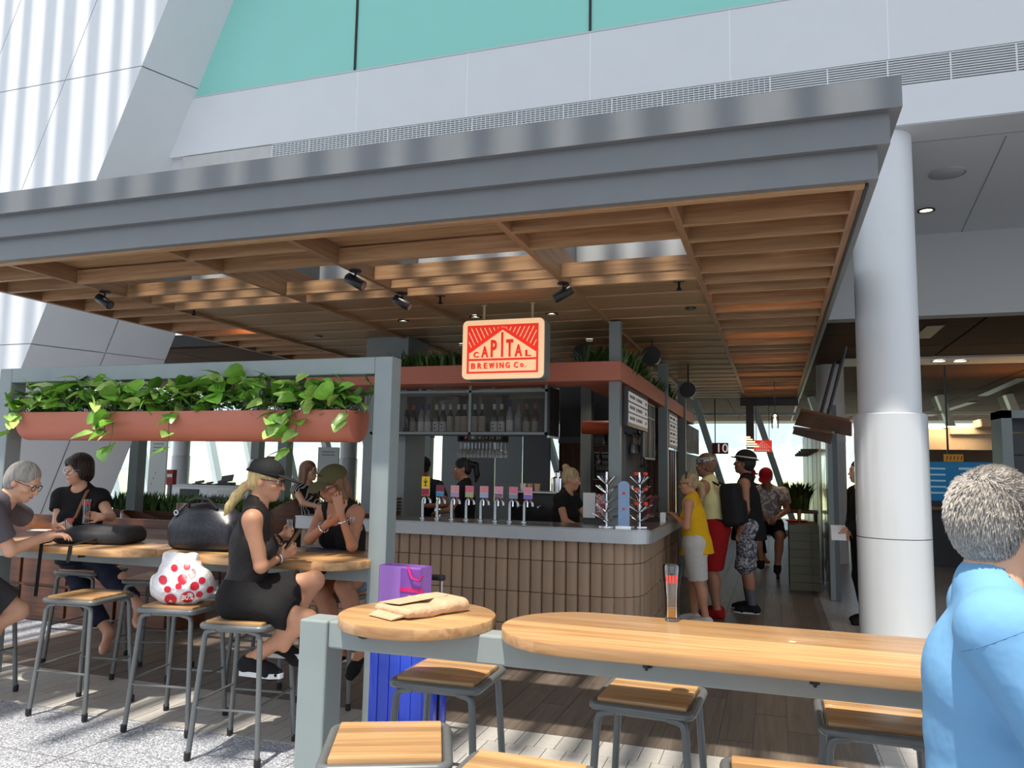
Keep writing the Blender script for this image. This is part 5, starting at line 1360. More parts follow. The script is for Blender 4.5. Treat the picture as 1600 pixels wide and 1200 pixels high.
# 2 khaki cap
J = person('person in khaki cap and black camisole leaning on the table, hand over face', (-2.88, 4.98, 0.845), math.radians(-100), lean=0.30, head=(math.radians(-112), -0.42, 0.1), sc_=0.97, female=True, sk='warm', h=0.008,
    hands=[P(512,818,y=4.58), P(532,802,y=4.56)], elbows=[A((-0.7,-0.2,-1)), A((0.25,-0.2,-1))], handdirs=[A((0.85,-0.1,0.3)), A((-0.22,-0.12,1))], palms=[A((0,0.4,0.9)), A((-0.4,0.9,0))], curls=(0.5,0.12),
    feet=[P(533,1015,y=4.72), P(567,1010,y=4.62)], knees=[A((0,-1,0.5)), A((0.1,-1,0.4))], toes=[A((-0.5,-0.75,-0.2)), A((-0.1,-0.8,-0.7))],
    top=dict(mat=blk, name='camisole', sleeve=0, hem=-0.05, strap=True, neck=0.08, scoop=0.05), bottom=dict(mat=ltden, name='denim_shorts', len=0.42, waist=0.04), shoes=dict(mat=blk, kind='flat'),
    hair=dict(kind='long', mat=h_light))
cp = cap_hat(J, khaki); hp, o3 = J['hp'], J['o3']
lg = MB()
for s_ in (-1, 1):
    lg.tube([o3(hp(s_*0.018+0.016*math.cos(a), 0.093+0.004*math.cos(a), 0.105+0.009*math.sin(a))) for a in [2*PI*i/10 for i in range(10)]], 0.002, n=4, closed=True)
lg.build('cap_emblem', blk, cp)
glasses(J, mat('dark_red_frame', srgb(80,24,30), 0.3))
for i in (0, 1):
    a, e, w_ = J['arm'][i]; d = nrm(w_-e); u_ = nrm(np.cross(d, [0,0.3,1.])); v_ = np.cross(d, u_); c = w_-d*0.055
    MB().tube([o3(c+(u_*math.cos(t)+v_*math.sin(t))*0.036) for t in [2*PI*i/14 for i in range(14)]], 0.005, n=6, closed=True).build('bangle', m_chrome, J['body'], True)

# 3 grey t-shirt at the left edge
J = person('person in charcoal t-shirt and dark shorts leaning on the left table', (-5.06, 3.74, 0.85), math.radians(38), lean=0.36, hunch=0.25, head=(math.radians(22), -0.45, 0), sc_=1.0, build=1.08, sk='fair', h=0.009,
    hands=[P(74,838,z=1.085), P(84,826,z=1.085)], elbows=[A((-0.1,-0.9,-0.6)), A((-0.5,0.5,-0.8))], curls=(0.6,0.6), handdirs=[A((0.8,0.5,0.15)), A((0.8,0.2,0.15))],
    feet=[A((-5.12,3.62,0.36)), A((-5.2,3.9,0.36))], knees=[A((1,0.3,0.3)), A((1,0.6,0.3))], toes=[A((0.9,0.3,-0.1)), A((0.9,0.3,-0.1))],
    top=dict(mat=charc, sleeve=0.72, hem=-0.08, flare=0.014), bottom=dict(mat=dshort, len=0.82, flare=0.02), shoes=dict(mat=redc, sole=ws), hair=dict(kind='short', mat=h_grey, cut=-0.06))
glasses(J, m_frame_b)
# 4 black t-shirt behind the left table
J = person('person in black t-shirt with tan shoulder strap holding a beer glass at the left table', (-5.46, 5.05, 0.85), math.radians(-78), lean=0.10, head=(math.radians(-100), -0.08, 0.06), sc_=0.98, build=1.08, female=True, sk='fair', h=0.009,
    hands=[P(104,818,y=4.78), P(160,808,y=4.74)], elbows=[A((-0.8,0.2,-1)), A((0.9,0.1,-0.9))], curls=(0.5,0.85), handdirs=[A((0.5,-0.6,-0.1)), A((-0.95,-0.2,0.1))], palms=[None, A((0,-1,0.2))],
    feet=[P(170,990,y=4.95), P(226,955,y=4.85)], knees=[A((0.2,-1,0.5)), A((0.3,-1,0.5))], toes=[A((0.5,-0.8,-0.3)), A((0.6,-0.7,-0.4))],
    top=dict(mat=blk, sleeve=0.42, hem=-0.08, loose=0.02, flare=0.02), bottom=dict(mat=denim, name='jeans', len=1.75, flare=0.006), hair=dict(kind='bob', mat=h_brown))
glasses(J, m_chrome); tp, o3 = J['tp'], J['o3']
MB().tube([o3(tp(-0.10,-0.02,0.545)), o3(tp(-0.105,0.07,0.515)), o3(tp(-0.10,0.135,0.42)), o3(tp(-0.085,0.172,0.33)), o3(tp(-0.03,0.178,0.26)), o3(tp(0.05,0.168,0.12)), o3(tp(0.11,0.13,0.0))], 0.012, n=6).build('shoulder_strap', mat('tan_leather', srgb(150,104,66), 0.5), J['body'], True)
gl_hold = J['arm'][1][2]+A((-0.10,-0.045,-0.02))
# 5 pinstripe top
J = person('person in black pinstripe top with long hair seated behind the counter end', (-5.28, 8.0, 0.86), math.radians(-12), lean=0.05, head=(math.radians(8), 0.0, 0), sc_=0.97, female=True, sk='fair', h=0.011,
    hands=[A((-4.86,7.75,1.12)), A((-4.85,8.05,1.12))], feet=[A((-4.9,7.8,0.1)), A((-4.9,8.1,0.1))], knees=[A((1,0,0.6))]*2, top=dict(mat=strp, sleeve=0.3, hem=-0.08, loose=0.02), bottom=dict(mat=blk, name='trousers', len=1.9), shoes=dict(mat=blk), hair=dict(kind='long', mat=h_light))
glasses(J, m_frame_b)
# 6 blue t-shirt, nearest
J = person('person in sky-blue t-shirt with short grey hair seated at the right edge', (0.505, 2.13, 0.835), math.radians(-9), lean=-0.12, hunch=0.20, head=(math.radians(38), -0.06, 0), sc_=0.955, build=1.2, sk='fair', h=0.0075, belly=0.03,
    hands=[A((0.80,1.90,0.97)), A((0.86,2.16,1.0))], elbows=[A((0.0,-0.25,-1)), A((0.2,0.2,-1))], feet=[A((0.90,2.06,0.38)), A((0.90,2.26,0.38))], knees=[A((1,0.3,0.6))]*2, toes=[A((1,0.3,0))]*2,
    top=dict(mat=bluet, sleeve=0.86, hem=-0.12, loose=0.01, flare=0.02, t=0.013, neck=0.078), bottom=dict(mat=dshort, len=0.9), shoes=dict(mat=blk, sole=ws), hair=dict(kind='short', mat=h_grey, cut=-0.10))
glasses(J, m_frame_b)
# short strands over his scalp
hp, hs, o3 = J['hp'], J['hs'], J['o3']; q = random.Random(12); hb_ = MB()
hv = J['hair'].data; nv = len(hv.vertices); hcn = Vector(o3(J['hc'])); Uh_, Fh_ = Vector(J['Uh']), Vector(J['Fh'])
for i in range(6500):
    v_ = hv.vertices[q.randrange(nv)]; p = v_.co; n_ = (p-hcn).normalized()
    wt = min(1, max(0, (n_.dot(Uh_)+0.35*n_.dot(Fh_)-0.35)/0.5)); flow = (-Uh_*0.9-Fh_*0.2)*(1-wt)+(Fh_*0.9+n_*0.2)*wt+Vector((q.uniform(-.26,.26), q.uniform(-.26,.26), q.uniform(-.26,.26)))
    d = (flow-n_*flow.dot(n_)).normalized()+n_*0.16; d.normalize(); L_ = q.uniform(0.016, 0.03); sd = d.cross(n_).normalized()*0.0016
    hb_.add([p-sd-n_*0.002, p+sd-n_*0.002, p+d*L_*0.6+n_*0.002+sd*0.7, p+d*L_], [(0,1,2), (0,2,3)])
hs_o = hb_.build('hair_strands', None, J['hair'], True, kind='stuff')
hs_o.data.materials.append(mat('silver_hair_strand', srgb(176,168,160), 0.45, noise=0.45, scale=120))
# seam and hem of the near sleeve
a, e, w_ = J['arm'][0]; d = nrm(e-a); u_ = nrm(np.cross(d, [0,1.,0.3])); v_ = np.cross(d, u_); m_seam = mat('blue_seam', srgb(92,138,182), 0.85)
for off, rr_ in ((0.005, 0.0895), (0.228, 0.0785)):
    MB().tube([o3(a+d*off+(u_*math.cos(t)+v_*math.sin(t))*rr_) for t in [2*PI*i/28 for i in range(28)]], 0.0022, n=5, closed=True).build('sleeve_seam', m_seam, J['top'], True)
# 7 yellow tank top in the queue
J = person('person in yellow tank top and white shorts leaning on the bar side', (-0.80, 8.55, 0.80), math.radians(172), stand=True, lean=0.10, head=(math.radians(185), -0.12, 0), sc_=0.90, build=1.12, female=True, sk='tan', h=0.011,
    hands=[P(1052,812,y=8.85), P(1054,806,y=8.45)], elbows=[A((0.2,0.3,-1)), A((0.7,-0.6,-0.25))], curls=(1.0,1.0), feet=[A((-0.84,8.68,0.08)), A((-0.70,8.50,0.08))],
    top=dict(mat=yel, name='tank_top', sleeve=0, hem=-0.14, armhole=0.03, loose=0.025, neck=0.08), bottom=dict(mat=wht, name='shorts', len=0.96, flare=0.03), shoes=dict(mat=wht), hair=dict(kind='pony', mat=h_ash))
glasses(J, m_frame_b); hp, o3 = J['hp'], J['o3']
MB().tube([o3(hp(0.088*math.cos(a), 0.02-0.02*math.sin(a), 0.06+0.085*math.sin(a))) for a in [PI*i/12 for i in range(13)]], 0.008, n=6).build('sunglasses_on_head', m_blackmetal, J['body'], True)
# 8 pale tank top with backpack
J = person('person in pale yellow sleeveless shirt and red shorts with a backpack in the queue', (-0.66, 9.15, 0.93), math.radians(168), stand=True, lean=0.10, head=(math.radians(160), -0.12, 0), sc_=1.03, build=1.2, sk='olive', h=0.012, belly=0.02,
    hands=[A((-1.0,9.35,1.1)), A((-0.98,8.98,1.12))], feet=[A((-0.64,9.28,0.08)), A((-0.62,9.02,0.08))], top=dict(mat=palel, name='sleeveless_shirt', sleeve=0, hem=-0.02, armhole=0.025, loose=0.0), bottom=dict(mat=redc, len=0.98, flare=0.045), shoes=dict(mat=redc), hair=dict(kind='short', mat=h_light, cut=-0.04))
mesh_part(J, 'bandana', [(Ell(J['hp'](0,-0.014,0.05), V(0.092,0.112,0.075)*J['hs'], J['H'], [(J['hp'](0,0,0.03), -J['Uh']), (J['hp'](0,0,0.085), J['Uh'])]), 0.0)], bandana, 0.008)
tp, o3, T_ = J['tp'], J['o3'], J['T']
bk = mesh_part(J, 'x', [(RBox(tp(0,-0.235,0.24), V(0.155,0.10,0.24), T_, 0.06), 0.03), (RBox(tp(0,-0.33,0.16), V(0.12,0.04,0.13), T_, 0.03), 0.02)], cloth('black_backpack_nylon', (0.016,0.016,0.017), 0.7, 0.6, 18), 0.011)
bk.name = 'backpack'; bk.parent = None; bk.location = J['body'].location; tag(bk, 'black backpack on the back of the person in the pale yellow shirt', 'backpack')
stp = MB()
for s_ in (1, -1): stp.tube([o3(tp(s_*0.10,-0.14,0.46)), o3(tp(s_*0.115,-0.02,0.53)), o3(tp(s_*0.115,0.10,0.44)), o3(tp(s_*0.13,0.135,0.28)), o3(tp(s_*0.165,0.06,0.12)), o3(tp(s_*0.14,-0.15,0.08))], 0.014, n=6)
stp.build('strap', blk, bk, True)
# 9 hat
J = person('person in black hat, dark top and grey printed shorts standing in the queue', (-0.30, 9.62, 0.94), math.radians(176), stand=True, lean=0.04, head=(math.radians(168), 0.12, 0), sc_=1.05, build=1.15, sk='olive', h=0.012,
    feet=[A((-0.30,9.78,0.08)), A((-0.26,9.50,0.08))], top=dict(mat=blk, name='vest', sleeve=0, hem=-0.16, loose=0.02, armhole=0.02), bottom=dict(mat=floral, len=1.02, flare=0.04), shoes=dict(mat=blk, sole=ws), hair=dict(kind='short', mat=h_dark, cut=0.0))
hp, hs, H_ = J['hp'], J['hs'], J['H']
ht = mesh_part(J, 'hat', [(Ell(hp(0,-0.012,0.06), V(0.098,0.118,0.095)*hs, H_, [(hp(0,0,0.045), -J['Uh'])]), 0.0), (Ell(hp(0,0.0,0.05), V(0.15,0.165,0.011)*hs, H_), 0.01)], blk, 0.008)
mesh_part(J, 'hat_band', [(Ell(hp(0,-0.012,0.06), V(0.101,0.121,0.10)*hs, H_, [(hp(0,0,0.058), -J['Uh']), (hp(0,0,0.076), J['Uh'])]), 0.0)], wht, 0.006, parent=ht)
for i in range(2):
    k_, n_ = J['leg'][i][1], J['leg'][i][2]; MB().tube([o for o in (J['o3'](k_*0.45+n_*0.55), J['o3'](n_))], [0.057, 0.047], n=12).build('sock', mat('grey_sock', srgb(90,92,96), 0.9, noise=0.1), J['body'], True)
# 10 red cap seated
J = person('person in red cap and printed white t-shirt seated down the corridor', (-0.10, 12.1, 0.86), math.radians(-92), lean=0.25, head=(math.radians(-100), -0.45, 0), sc_=1.03, build=1.15, sk='olive', h=0.013,
    hands=[A((-0.14,11.65,0.98)), A((0.03,11.62,0.98))], feet=[A((-0.2,11.8,0.35)), A((0.02,11.75,0.3))], knees=[A((-0.2,-1,0.5)), A((0.2,-1,0.5))], top=dict(mat=printt, sleeve=0.6, hem=-0.1, flare=0.02), bottom=dict(mat=blk, len=0.95), shoes=dict(mat=blk), hair=dict(kind='short', mat=h_dark))
cap_hat(J, redcap)
# 11 dark clothes beside the column
J = person('person in black clothes half hidden behind the large column, holding white paper', (0.92, 9.4, 0.93), math.radians(200), stand=True, lean=0.03, sc_=1.0, sk='fair', h=0.013, hands=[A((0.76,9.45,0.98)), A((0.72,9.22,1.0))], feet=[A((0.94,9.52,0.08)), A((0.94,9.3,0.08))],
    top=dict(mat=blk, name='sweater', sleeve=1.85, hem=-0.1), bottom=dict(mat=blk, name='trousers', len=1.9), shoes=dict(mat=blk), hair=dict(kind='short', mat=h_dark))
pw = J['arm'][1][2]; MB().obox((0,0,0), Vector((1,0.1,0)), Vector((0,0.5,0.86)), Vector((0,-0.86,0.5)), 0.075, 0.09, 0.002).build('paper_sheet', m_paper, None, loc=tuple(pw+A((-0.07,0,-0.03))), label='white sheet of paper held beside the large column', cat='paper')
# 12 far red cap
J = person('distant person in red cap at the far end of the corridor', (-0.42, 15.0, 0.86), math.radians(-60), sc_=1.0, sk='warm', h=0.016, top=dict(mat=charc, sleeve=0.6), bottom=dict(mat=blk, len=1.8), feet=[A((-0.4,14.6,0.1)), A((-0.2,14.7,0.1))], knees=[A((0,-1,0.4))]*2, hair=dict(kind='short', mat=h_dark))
cap_hat(J, redcap)
# 13-15 bar staff
J = person('bar worker in dark cap and grey-blue top behind the leftmost taps', (-4.02, 8.6, 0.90), math.radians(-75), stand=True, lean=0.12, head=(math.radians(-65), -0.35, 0), sc_=0.98, sk='warm', h=0.012, hands=[A((-4.1,8.3,1.15)), A((-3.8,8.3,1.15))],
    top=dict(mat=navy, sleeve=0.6), bottom=dict(mat=blk, name='trousers', len=1.9), shoes=dict(mat=blk), hair=dict(kind='short', mat=h_dark))
cap_hat(J, blk)
J = person('bar worker with dark ponytail in black top behind the middle taps', (-3.30, 8.2, 0.90), math.radians(190), stand=True, lean=0.05, head=(math.radians(205), -0.1, 0), sc_=0.97, female=True, sk='warm', h=0.012, hands=[A((-3.6,8.3,1.1)), A((-3.55,8.0,1.1))],
    top=dict(mat=blk, sleeve=0.5), bottom=dict(mat=blk, name='trousers', len=1.9), shoes=dict(mat=blk), hair=dict(kind='pony', mat=h_dark, tail=[(0,-0.1,0.06),(0,-0.16,0.03),(0,-0.17,-0.08),(0,-0.15,-0.16)]))
J = person('bar worker with blonde bun in black t-shirt working at the till', (-2.12, 7.95, 0.86), math.radians(-12), stand=True, lean=0.14, head=(math.radians(2), -0.2, 0), sc_=0.92, build=1.1, female=True, sk='tan', h=0.011, hands=[A((-1.80,7.72,1.0)), A((-1.75,7.98,1.02))],
    top=dict(mat=blk, sleeve=0.45), bottom=dict(mat=blk, name='trousers', len=1.9), shoes=dict(mat=blk), hair=dict(kind='bun', mat=h_ash))
# ------------------------------------------------------------------ things on and around the tables
def beer_glass(loc, label, h=0.205, liquid=0.0, red=False, group=None):
    e = empty('beer_glass', loc, 0, label, 'glass', group); r = 0.031
    prof = [(0.026,0.0),(0.027,0.004),(0.0255,0.05),(0.026,0.09),(0.031,0.14),(0.036,h-0.02),(0.0355,h),(0.0335,h),(0.033,h-0.02),(0.0285,0.14),(0.0235,0.09),(0.023,0.05),(0.022,0.014),(0.001,0.012)]
    MB().lathe(prof, n=28, cap=False).build('glass_wall', m_glass, e, True)
    MB().lathe([(0.0005,0.001),(0.0262,0.001),(0.026,0.011),(0.0005,0.011)], n=24, cap=False).build('glass_base', m_hg, e, True)
    if liquid: MB().lathe([(0.0215,0.0155),(0.0225,0.04),(0.0225,0.013+liquid)], n=24).build('beer', mat('amber_beer', srgb(206,140,20), 0.1, noise=0.03), e, True)
    if red:
        z0 = 0.145
        for k in range(4):
            a0 = math.atan2(-loc[1], -loc[0])-0.62+k*0.33; pts = []
            v_ = []; n = 3
            for i in range(n+1):
                a = a0+0.24*i/n
                for z in (z0, z0+0.03): v_.append((0.0352*math.cos(a)*(1 if z == z0 else 1.02), 0.0352*math.sin(a)*(1 if z == z0 else 1.02), z))
            o = MB().add(v_, [(2*i, 2*i+2, 2*i+3, 2*i+1) for i in range(n)]).build('red_print', mat('glass_red_print', srgb(224,70,66), 0.5), e)
    return e
p = P(1050, 970, z=ZT); beer_glass((p.x, p.y, ZT), 'tall beer glass with red print and a little beer on the long table', 0.21, 0.035, True)
p = P(109, 818, z=1.015); beer_glass((P(109,826,y=4.33).x, 4.33, 1.017), 'empty beer glass with red print standing between the seated couple', 0.17, 0, True)
beer_glass((gl_hold[0], gl_hold[1]-0.01, gl_hold[2]-0.03), 'beer glass with red print held by the person in black t-shirt', 0.185, 0, True)
# flute glass
p = P(549, 862, z=1.017)
MB().lathe([(0.03,0),(0.031,0.003),(0.005,0.008),(0.0038,0.10),(0.012,0.115),(0.028,0.16),(0.0285,0.20),(0.025,0.235),(0.024,0.235),(0.027,0.20),(0.026,0.16),(0.01,0.12),(0.001,0.116)], n=24, cap=False).build('flute_glass', m_glass, None, True, loc=(p.x, p.y, 1.017), label='empty stemmed flute glass at the right end of the middle table', cat='wine glass')
p = P(452, 835, y=4.6); MB().lathe([(0.03,0),(0.031,0.003),(0.005,0.008),(0.0038,0.09),(0.022,0.12),(0.033,0.16),(0.029,0.21),(0.028,0.21),(0.032,0.16),(0.02,0.122),(0.001,0.104)], n=24, cap=False).build('wine_glass', m_glass, None, True, loc=(p.x, 4.6, 1.017), label='wine glass standing behind the phone on the middle table', cat='wine glass')
# menu folder, phone and paper on the middle table
def flat(name, px, py, z, sx, sy, th, rz, m, label, cat):
    p = P(px, py, z=z); return MB().box(-sx/2, sx/2, -sy/2, sy/2, 0, th, min(0.003, th*0.3)).build(name, m, None, loc=(p.x, p.y, z), rz=rz, label=label, cat=cat)
flat('menu_folder', 516, 860, 1.016, 0.30, 0.17, 0.008, 0.25, mat('dark_plum_cover', srgb(66,60,84), 0.4, noise=0.05), 'dark folded menu lying on the middle table', 'menu')
flat('mobile_phone', 490, 854, 1.016, 0.15, 0.07, 0.009, 0.35, mat('pale_phone_case', srgb(150,155,160), 0.25), 'pale phone lying flat beside the dark menu', 'phone')
flat('paper_menu', 430, 868, 1.016, 0.21, 0.28, 0.002, 0.4, m_paper, 'white paper menu under the arms of the blonde person', 'menu')
p = P(93, 820, y=4.38); MB().box(-0.07,0.07,-0.035,0.035,0,0.009,0.003).build('mobile_phone', m_paper, None, loc=(p.x, 4.22, 1.10), rz=0.4, label='white phone in the hands of the person in charcoal t-shirt', cat='phone')
# paper bag on the round table
R3 = lambda a: np.array([[math.cos(a), math.sin(a), 0], [-math.sin(a), math.cos(a), 0], [0,0,1]])
m_kraft = mat('kraft_paper', srgb(196,164,130), 0.75, noise=0.05, scale=20, bump=0.8, bscale=16)
c = A((-1.325, 2.865, ZT+0.02)); ang = 1.12
pb = empty('paper_bag', tuple(c-A((0,0,0.02))), 0, 'folded brown kraft paper bag lying on the round table', 'paper bag')
g = [(RBox((0,0,0.022), V(0.16,0.11,0.018), R3(ang), 0.018, noise=(0.006, 22)), 0.0), (RBox((0.09*math.cos(ang),0.09*math.sin(ang),0.028), V(0.065,0.10,0.026), R3(ang), 0.02), 0.02)]
ob('bag_body', sdf_mesh('bag_body', g, 0.006), m_kraft, pb)
mm = Matrix.Rotation(ang, 4, 'Z')
fl = MB(); fl.add([mm @ Vector(v) for v in ((-0.13,-0.02,0.046),(0.11,-0.025,0.056),(0.11,0.115,0.046),(-0.13,0.115,0.036),(-0.13,-0.02,0.0475),(0.11,-0.025,0.0575),(0.11,0.117,0.048),(-0.13,0.117,0.038))], [(0,1,2,3),(7,6,5,4),(0,4,5,1),(1,5,6,2),(2,6,7,3),(3,7,4,0)])
fl.build('folded_flap', m_kraft, pb)
fl2 = MB(); fl2.add([mm @ Vector(v) for v in ((-0.145,-0.085,0.012),(-0.145,0.085,0.012),(-0.21,0.07,0.004),(-0.21,-0.075,0.004),(-0.145,-0.085,0.020),(-0.145,0.085,0.020),(-0.21,0.07,0.007),(-0.21,-0.075,0.007))], [(0,1,2,3),(7,6,5,4),(0,4,5,1),(1,5,6,2),(2,6,7,3),(3,7,4,0)])
fl2.build('bag_end', m_kraft, pb)
# blue suitcase with purple gift bag on it
m_blue = mat('cobalt_shell', srgb(26,62,190), 0.3, noise=0.04, scale=8, coat=0.3)
su = empty('suitcase', (-2.03, 4.22, 0), 0, 'upright cobalt blue hard-shell suitcase behind the round table', 'suitcase')
MB().box(-0.20, 0.20, -0.13, -0.005, 0.05, 0.62, 0.035).build('front_shell', m_blue, su, True)
MB().box(-0.20, 0.20, 0.005, 0.13, 0.05, 0.62, 0.035).build('rear_shell', m_blue, su, True)
MB().box(-0.198, 0.198, -0.006, 0.006, 0.055, 0.615).build('zip_band', m_blackmetal, su)
for k in range(5): MB().box(-0.15+k*0.07, -0.13+k*0.07, -0.136, -0.128, 0.1, 0.57, 0.003).build('shell_rib', m_blue, su, True)
for sx in (-0.15, 0.15):
    for sy in (-0.09, 0.09): MB().tube([(sx-0.012,sy,0.025),(sx+0.012,sy,0.025)], 0.025, n=14).build('wheel', m_rubber, su, True)
MB().tube([(0.06,0.1,0.6),(0.06,0.1,0.93)], 0.009, n=8).tube([(0.15,0.1,0.6),(0.15,0.1,0.93)], 0.009, n=8).build('handle_tube', m_chrome, su, True)
MB().box(0.04, 0.17, 0.085, 0.115, 0.93, 0.965, 0.01).build('handle_grip', m_blackmetal, su, True)
m_purp = mat('purple_paper', srgb(172,116,204), 0.45, noise=0.05, scale=8, coat=0.2)
pg = empty('gift_bag', (-2.05, 4.19, 0.625), -0.12, 'glossy purple paper gift bag standing on the blue suitcase', 'gift bag')
q = MB(); x0, x1, y0, y1, hh = -0.15, 0.14, -0.06, 0.055, 0.40
for (a, b_, c_, d_) in ((x0,x1,y0,y0+0.003),(x0,x1,y1-0.003,y1)): q.box(a, b_, c_, d_, 0, hh)
q.box(x0, x0+0.003, y0, y1, 0, hh); q.box(x1-0.003, x1, y0, y1, 0, hh); q.box(x0, x1, y0, y1, 0, 0.003)
q.build('bag_body', m_purp, pg)
MB().box(0.0, x1+0.001, y0-0.002, y0, 0.0, hh-0.01).build('side_fold', mat('purple_paper_dark', srgb(132,74,168), 0.45, noise=0.08, scale=14), pg)
MB().box(0.0, 0.16, y0-0.006, y0-0.002, 0.26, 0.285).build('ribbon_band', mat('pink_ribbon', srgb(214,30,110), 0.4), pg)
MB().tube([(0.05,y0-0.006,0.40),(0.09,y0-0.02,0.34),(0.14,y0-0.02,0.33),(0.155,y0-0.01,0.36)], 0.007, n=6).build('ribbon_handle', MATS['pink_ribbon'], pg, True)
MB().tube([(0.07+0.025*math.cos(a), y0-0.004, 0.215+0.025*math.sin(a)) for a in [2*PI*i/12 for i in range(12)]], 0.003, n=4, closed=True).tube([(0.06,y0-0.004,0.06),(0.075,y0-0.004,0.14),(0.10,y0-0.004,0.06)], 0.003, n=4).build('gold_motif', mat('gold_print', srgb(200,170,60), 0.4), pg)
# dark duffel on the table
m_lv = patterned('dark_printed_leather', srgb(24,25,30), srgb(38,40,50), 38); m_lv.node_tree.nodes['Principled BSDF'].inputs['Roughness'].default_value = 0.35
du = empty('duffel_bag', (-3.66, 4.42, 1.017), 0, 'dark printed leather duffel bag on the middle table', 'duffel bag')
g = [(Ell((-0.0,0,0.14), V(0.29,0.14,0.175), R3(0.06), [((0,0,0.001),(0,0,-1))]), 0.0), (RBox((0,0,0.10), V(0.255,0.125,0.10), R3(0.06), 0.06), 0.05)]
ob('bag_body', sdf_mesh('bag_body', g, 0.010), m_lv, du)
m_trim = mat('black_leather_trim', (0.015,0.015,0.018), 0.4)
MB().tube([(-0.27,0.0,0.10),(-0.24,-0.01,0.22),(-0.15,-0.01,0.295),(0,-0.01,0.312),(0.15,-0.01,0.295),(0.25,-0.01,0.20)], 0.008, n=6).build('zip_piping', m_trim, du, True)
for sy in (-0.06, 0.05): MB().tube([(-0.13,sy,0.27),(-0.11,sy*1.3,0.325),(-0.04,sy*1.5,0.345),(0.06,sy*1.5,0.34),(0.12,sy*1.2,0.28)], 0.010, n=8).build('handle', m_trim, du, True)
MB().tube([(-0.20,-0.125,0.12),(-0.19,-0.10,0.24),(-0.17,-0.04,0.30)], 0.012, n=6).build('end_strap', m_trim, du, True)
MB().tube([(-0.185+0.016*math.cos(a),-0.11,0.245+0.016*math.sin(a)) for a in [2*PI*i/10 for i in range(10)]], 0.004, n=5, closed=True).build('clasp_ring', m_chrome, du, True)
# flat grey backpack on the left table
bp_ = empty('laptop_bag', (-4.62, 4.44, 1.017), 0, 'dark grey padded bag with hanging straps on the left table', 'bag')
g = [(RBox((0,0,0.045), V(0.27,0.16,0.045), R3(0.25), 0.035), 0.0), (RBox((0.03,0.03,0.075), V(0.22,0.13,0.045), R3(0.25), 0.04), 0.03)]
ob('bag_body', sdf_mesh('bag_body', g, 0.010), cloth('dark_grey_nylon', srgb(58,58,60), 0.6, 0.4, 12), bp_)
for (sx, L_) in ((-0.16, 0.34), (0.10, 0.10)):
    MB().add([(sx-0.014,-0.10,0.05),(sx+0.014,-0.10,0.05),(sx+0.018,-0.345,0.012),(sx-0.012,-0.345,0.012),(sx-0.01,-0.36,-L_),(sx+0.014,-0.355,-L_)], [(0,1,2,3),(3,2,5,4)]).build('strap', blk, bp_)
    o = bp_.children[-1]; md = o.modifiers.new('thickness', 'SOLIDIFY'); md.thickness = 0.004
# grocery bag on stool
gb = empty('grocery_bag', (-3.53, 4.05, 0.732), 0, 'white plastic grocery bag with red spots on a stool', 'shopping bag')
m_plas = mat('white_plastic_film', srgb(232,228,228), 0.3, noise=0.03, scale=12, bump=1.0, bscale=22)
g = [(Ell((0,0,0.10), V(0.215,0.15,0.125), None, [((0,0,0.001),(0,0,-1))], noise=(0.012, 34)), 0.0), (Ell((-0.02,0,0.19), V(0.12,0.09,0.09), None, noise=(0.010, 40)), 0.06), (RBox((-0.10,0,0.25), V(0.045,0.02,0.06), R3(0.6), 0.018, noise=(0.008,50)), 0.05), (RBox((0.04,0,0.25), V(0.06,0.03,0.05), R3(0.3), 0.02, noise=(0.01,45)), 0.05), (Cap((0.10,0,0.12),(0.16,0.0,0.16),0.07,0.05), 0.05)]
gbo = ob('bag_film', sdf_mesh('bag_film', g, 0.010), m_plas, gb)
bpy.context.view_layer.update()
q = random.Random(4); mr_ = mat('red_spot_print', srgb(206,26,50), 0.35)
def spot_on(cx, cz, r, txt=None):
    """flat red print wrapped on the camera-facing side of the bag"""
    n = 14; vs2 = []; ok = True
    cdir = Vector((-0.657, 0.754, 0)); sdv = Vector((0.754, 0.657, 0))
    def hit(u, v):
        o = -cdir*0.6+sdv*u+Vector((0,0,v)); hh_, loc, nn_, ii = gbo.ray_cast(o, cdir)
        return loc+nn_*0.003 if hh_ else None
    ctr = hit(cx, cz)
    if ctr is None: return
    for i in range(n):
        a = 2*PI*i/n; p = hit(cx+r*math.cos(a), cz+r*math.sin(a))
        if p is None: return
        vs2.append(p)
    MB().add([ctr]+vs2, [(0, 1+i, 1+(i+1) % n) for i in range(n)]).build('red_spot', mr_, gb, True)
    if txt:
        me = text_mesh('print_text', txt, r*1.1, 0.0005); o = ob('print_text', me, m_paper, gb, ctr-cdir*0.012); o.rotation_euler = (PI/2, 0, math.atan2(sdv.y, sdv.x))
for cx, cz, r in ((-0.17,0.08,0.022),(-0.11,0.15,0.025),(0.05,0.19,0.025),(-0.02,0.12,0.018),(0.10,0.07,0.02),(0.11,0.15,0.02),(-0.05,0.22,0.02),(-0.06,0.04,0.035),(0.16,0.09,0.022),(-0.13,0.03,0.02),(0.0,0.16,0.028),(0.07,0.12,0.026),(0.14,0.04,0.024),(-0.08,0.10,0.02),(0.02,0.23,0.02)): spot_on(cx, cz, r)
spot_on(0.035, 0.055, 0.038, '80%')
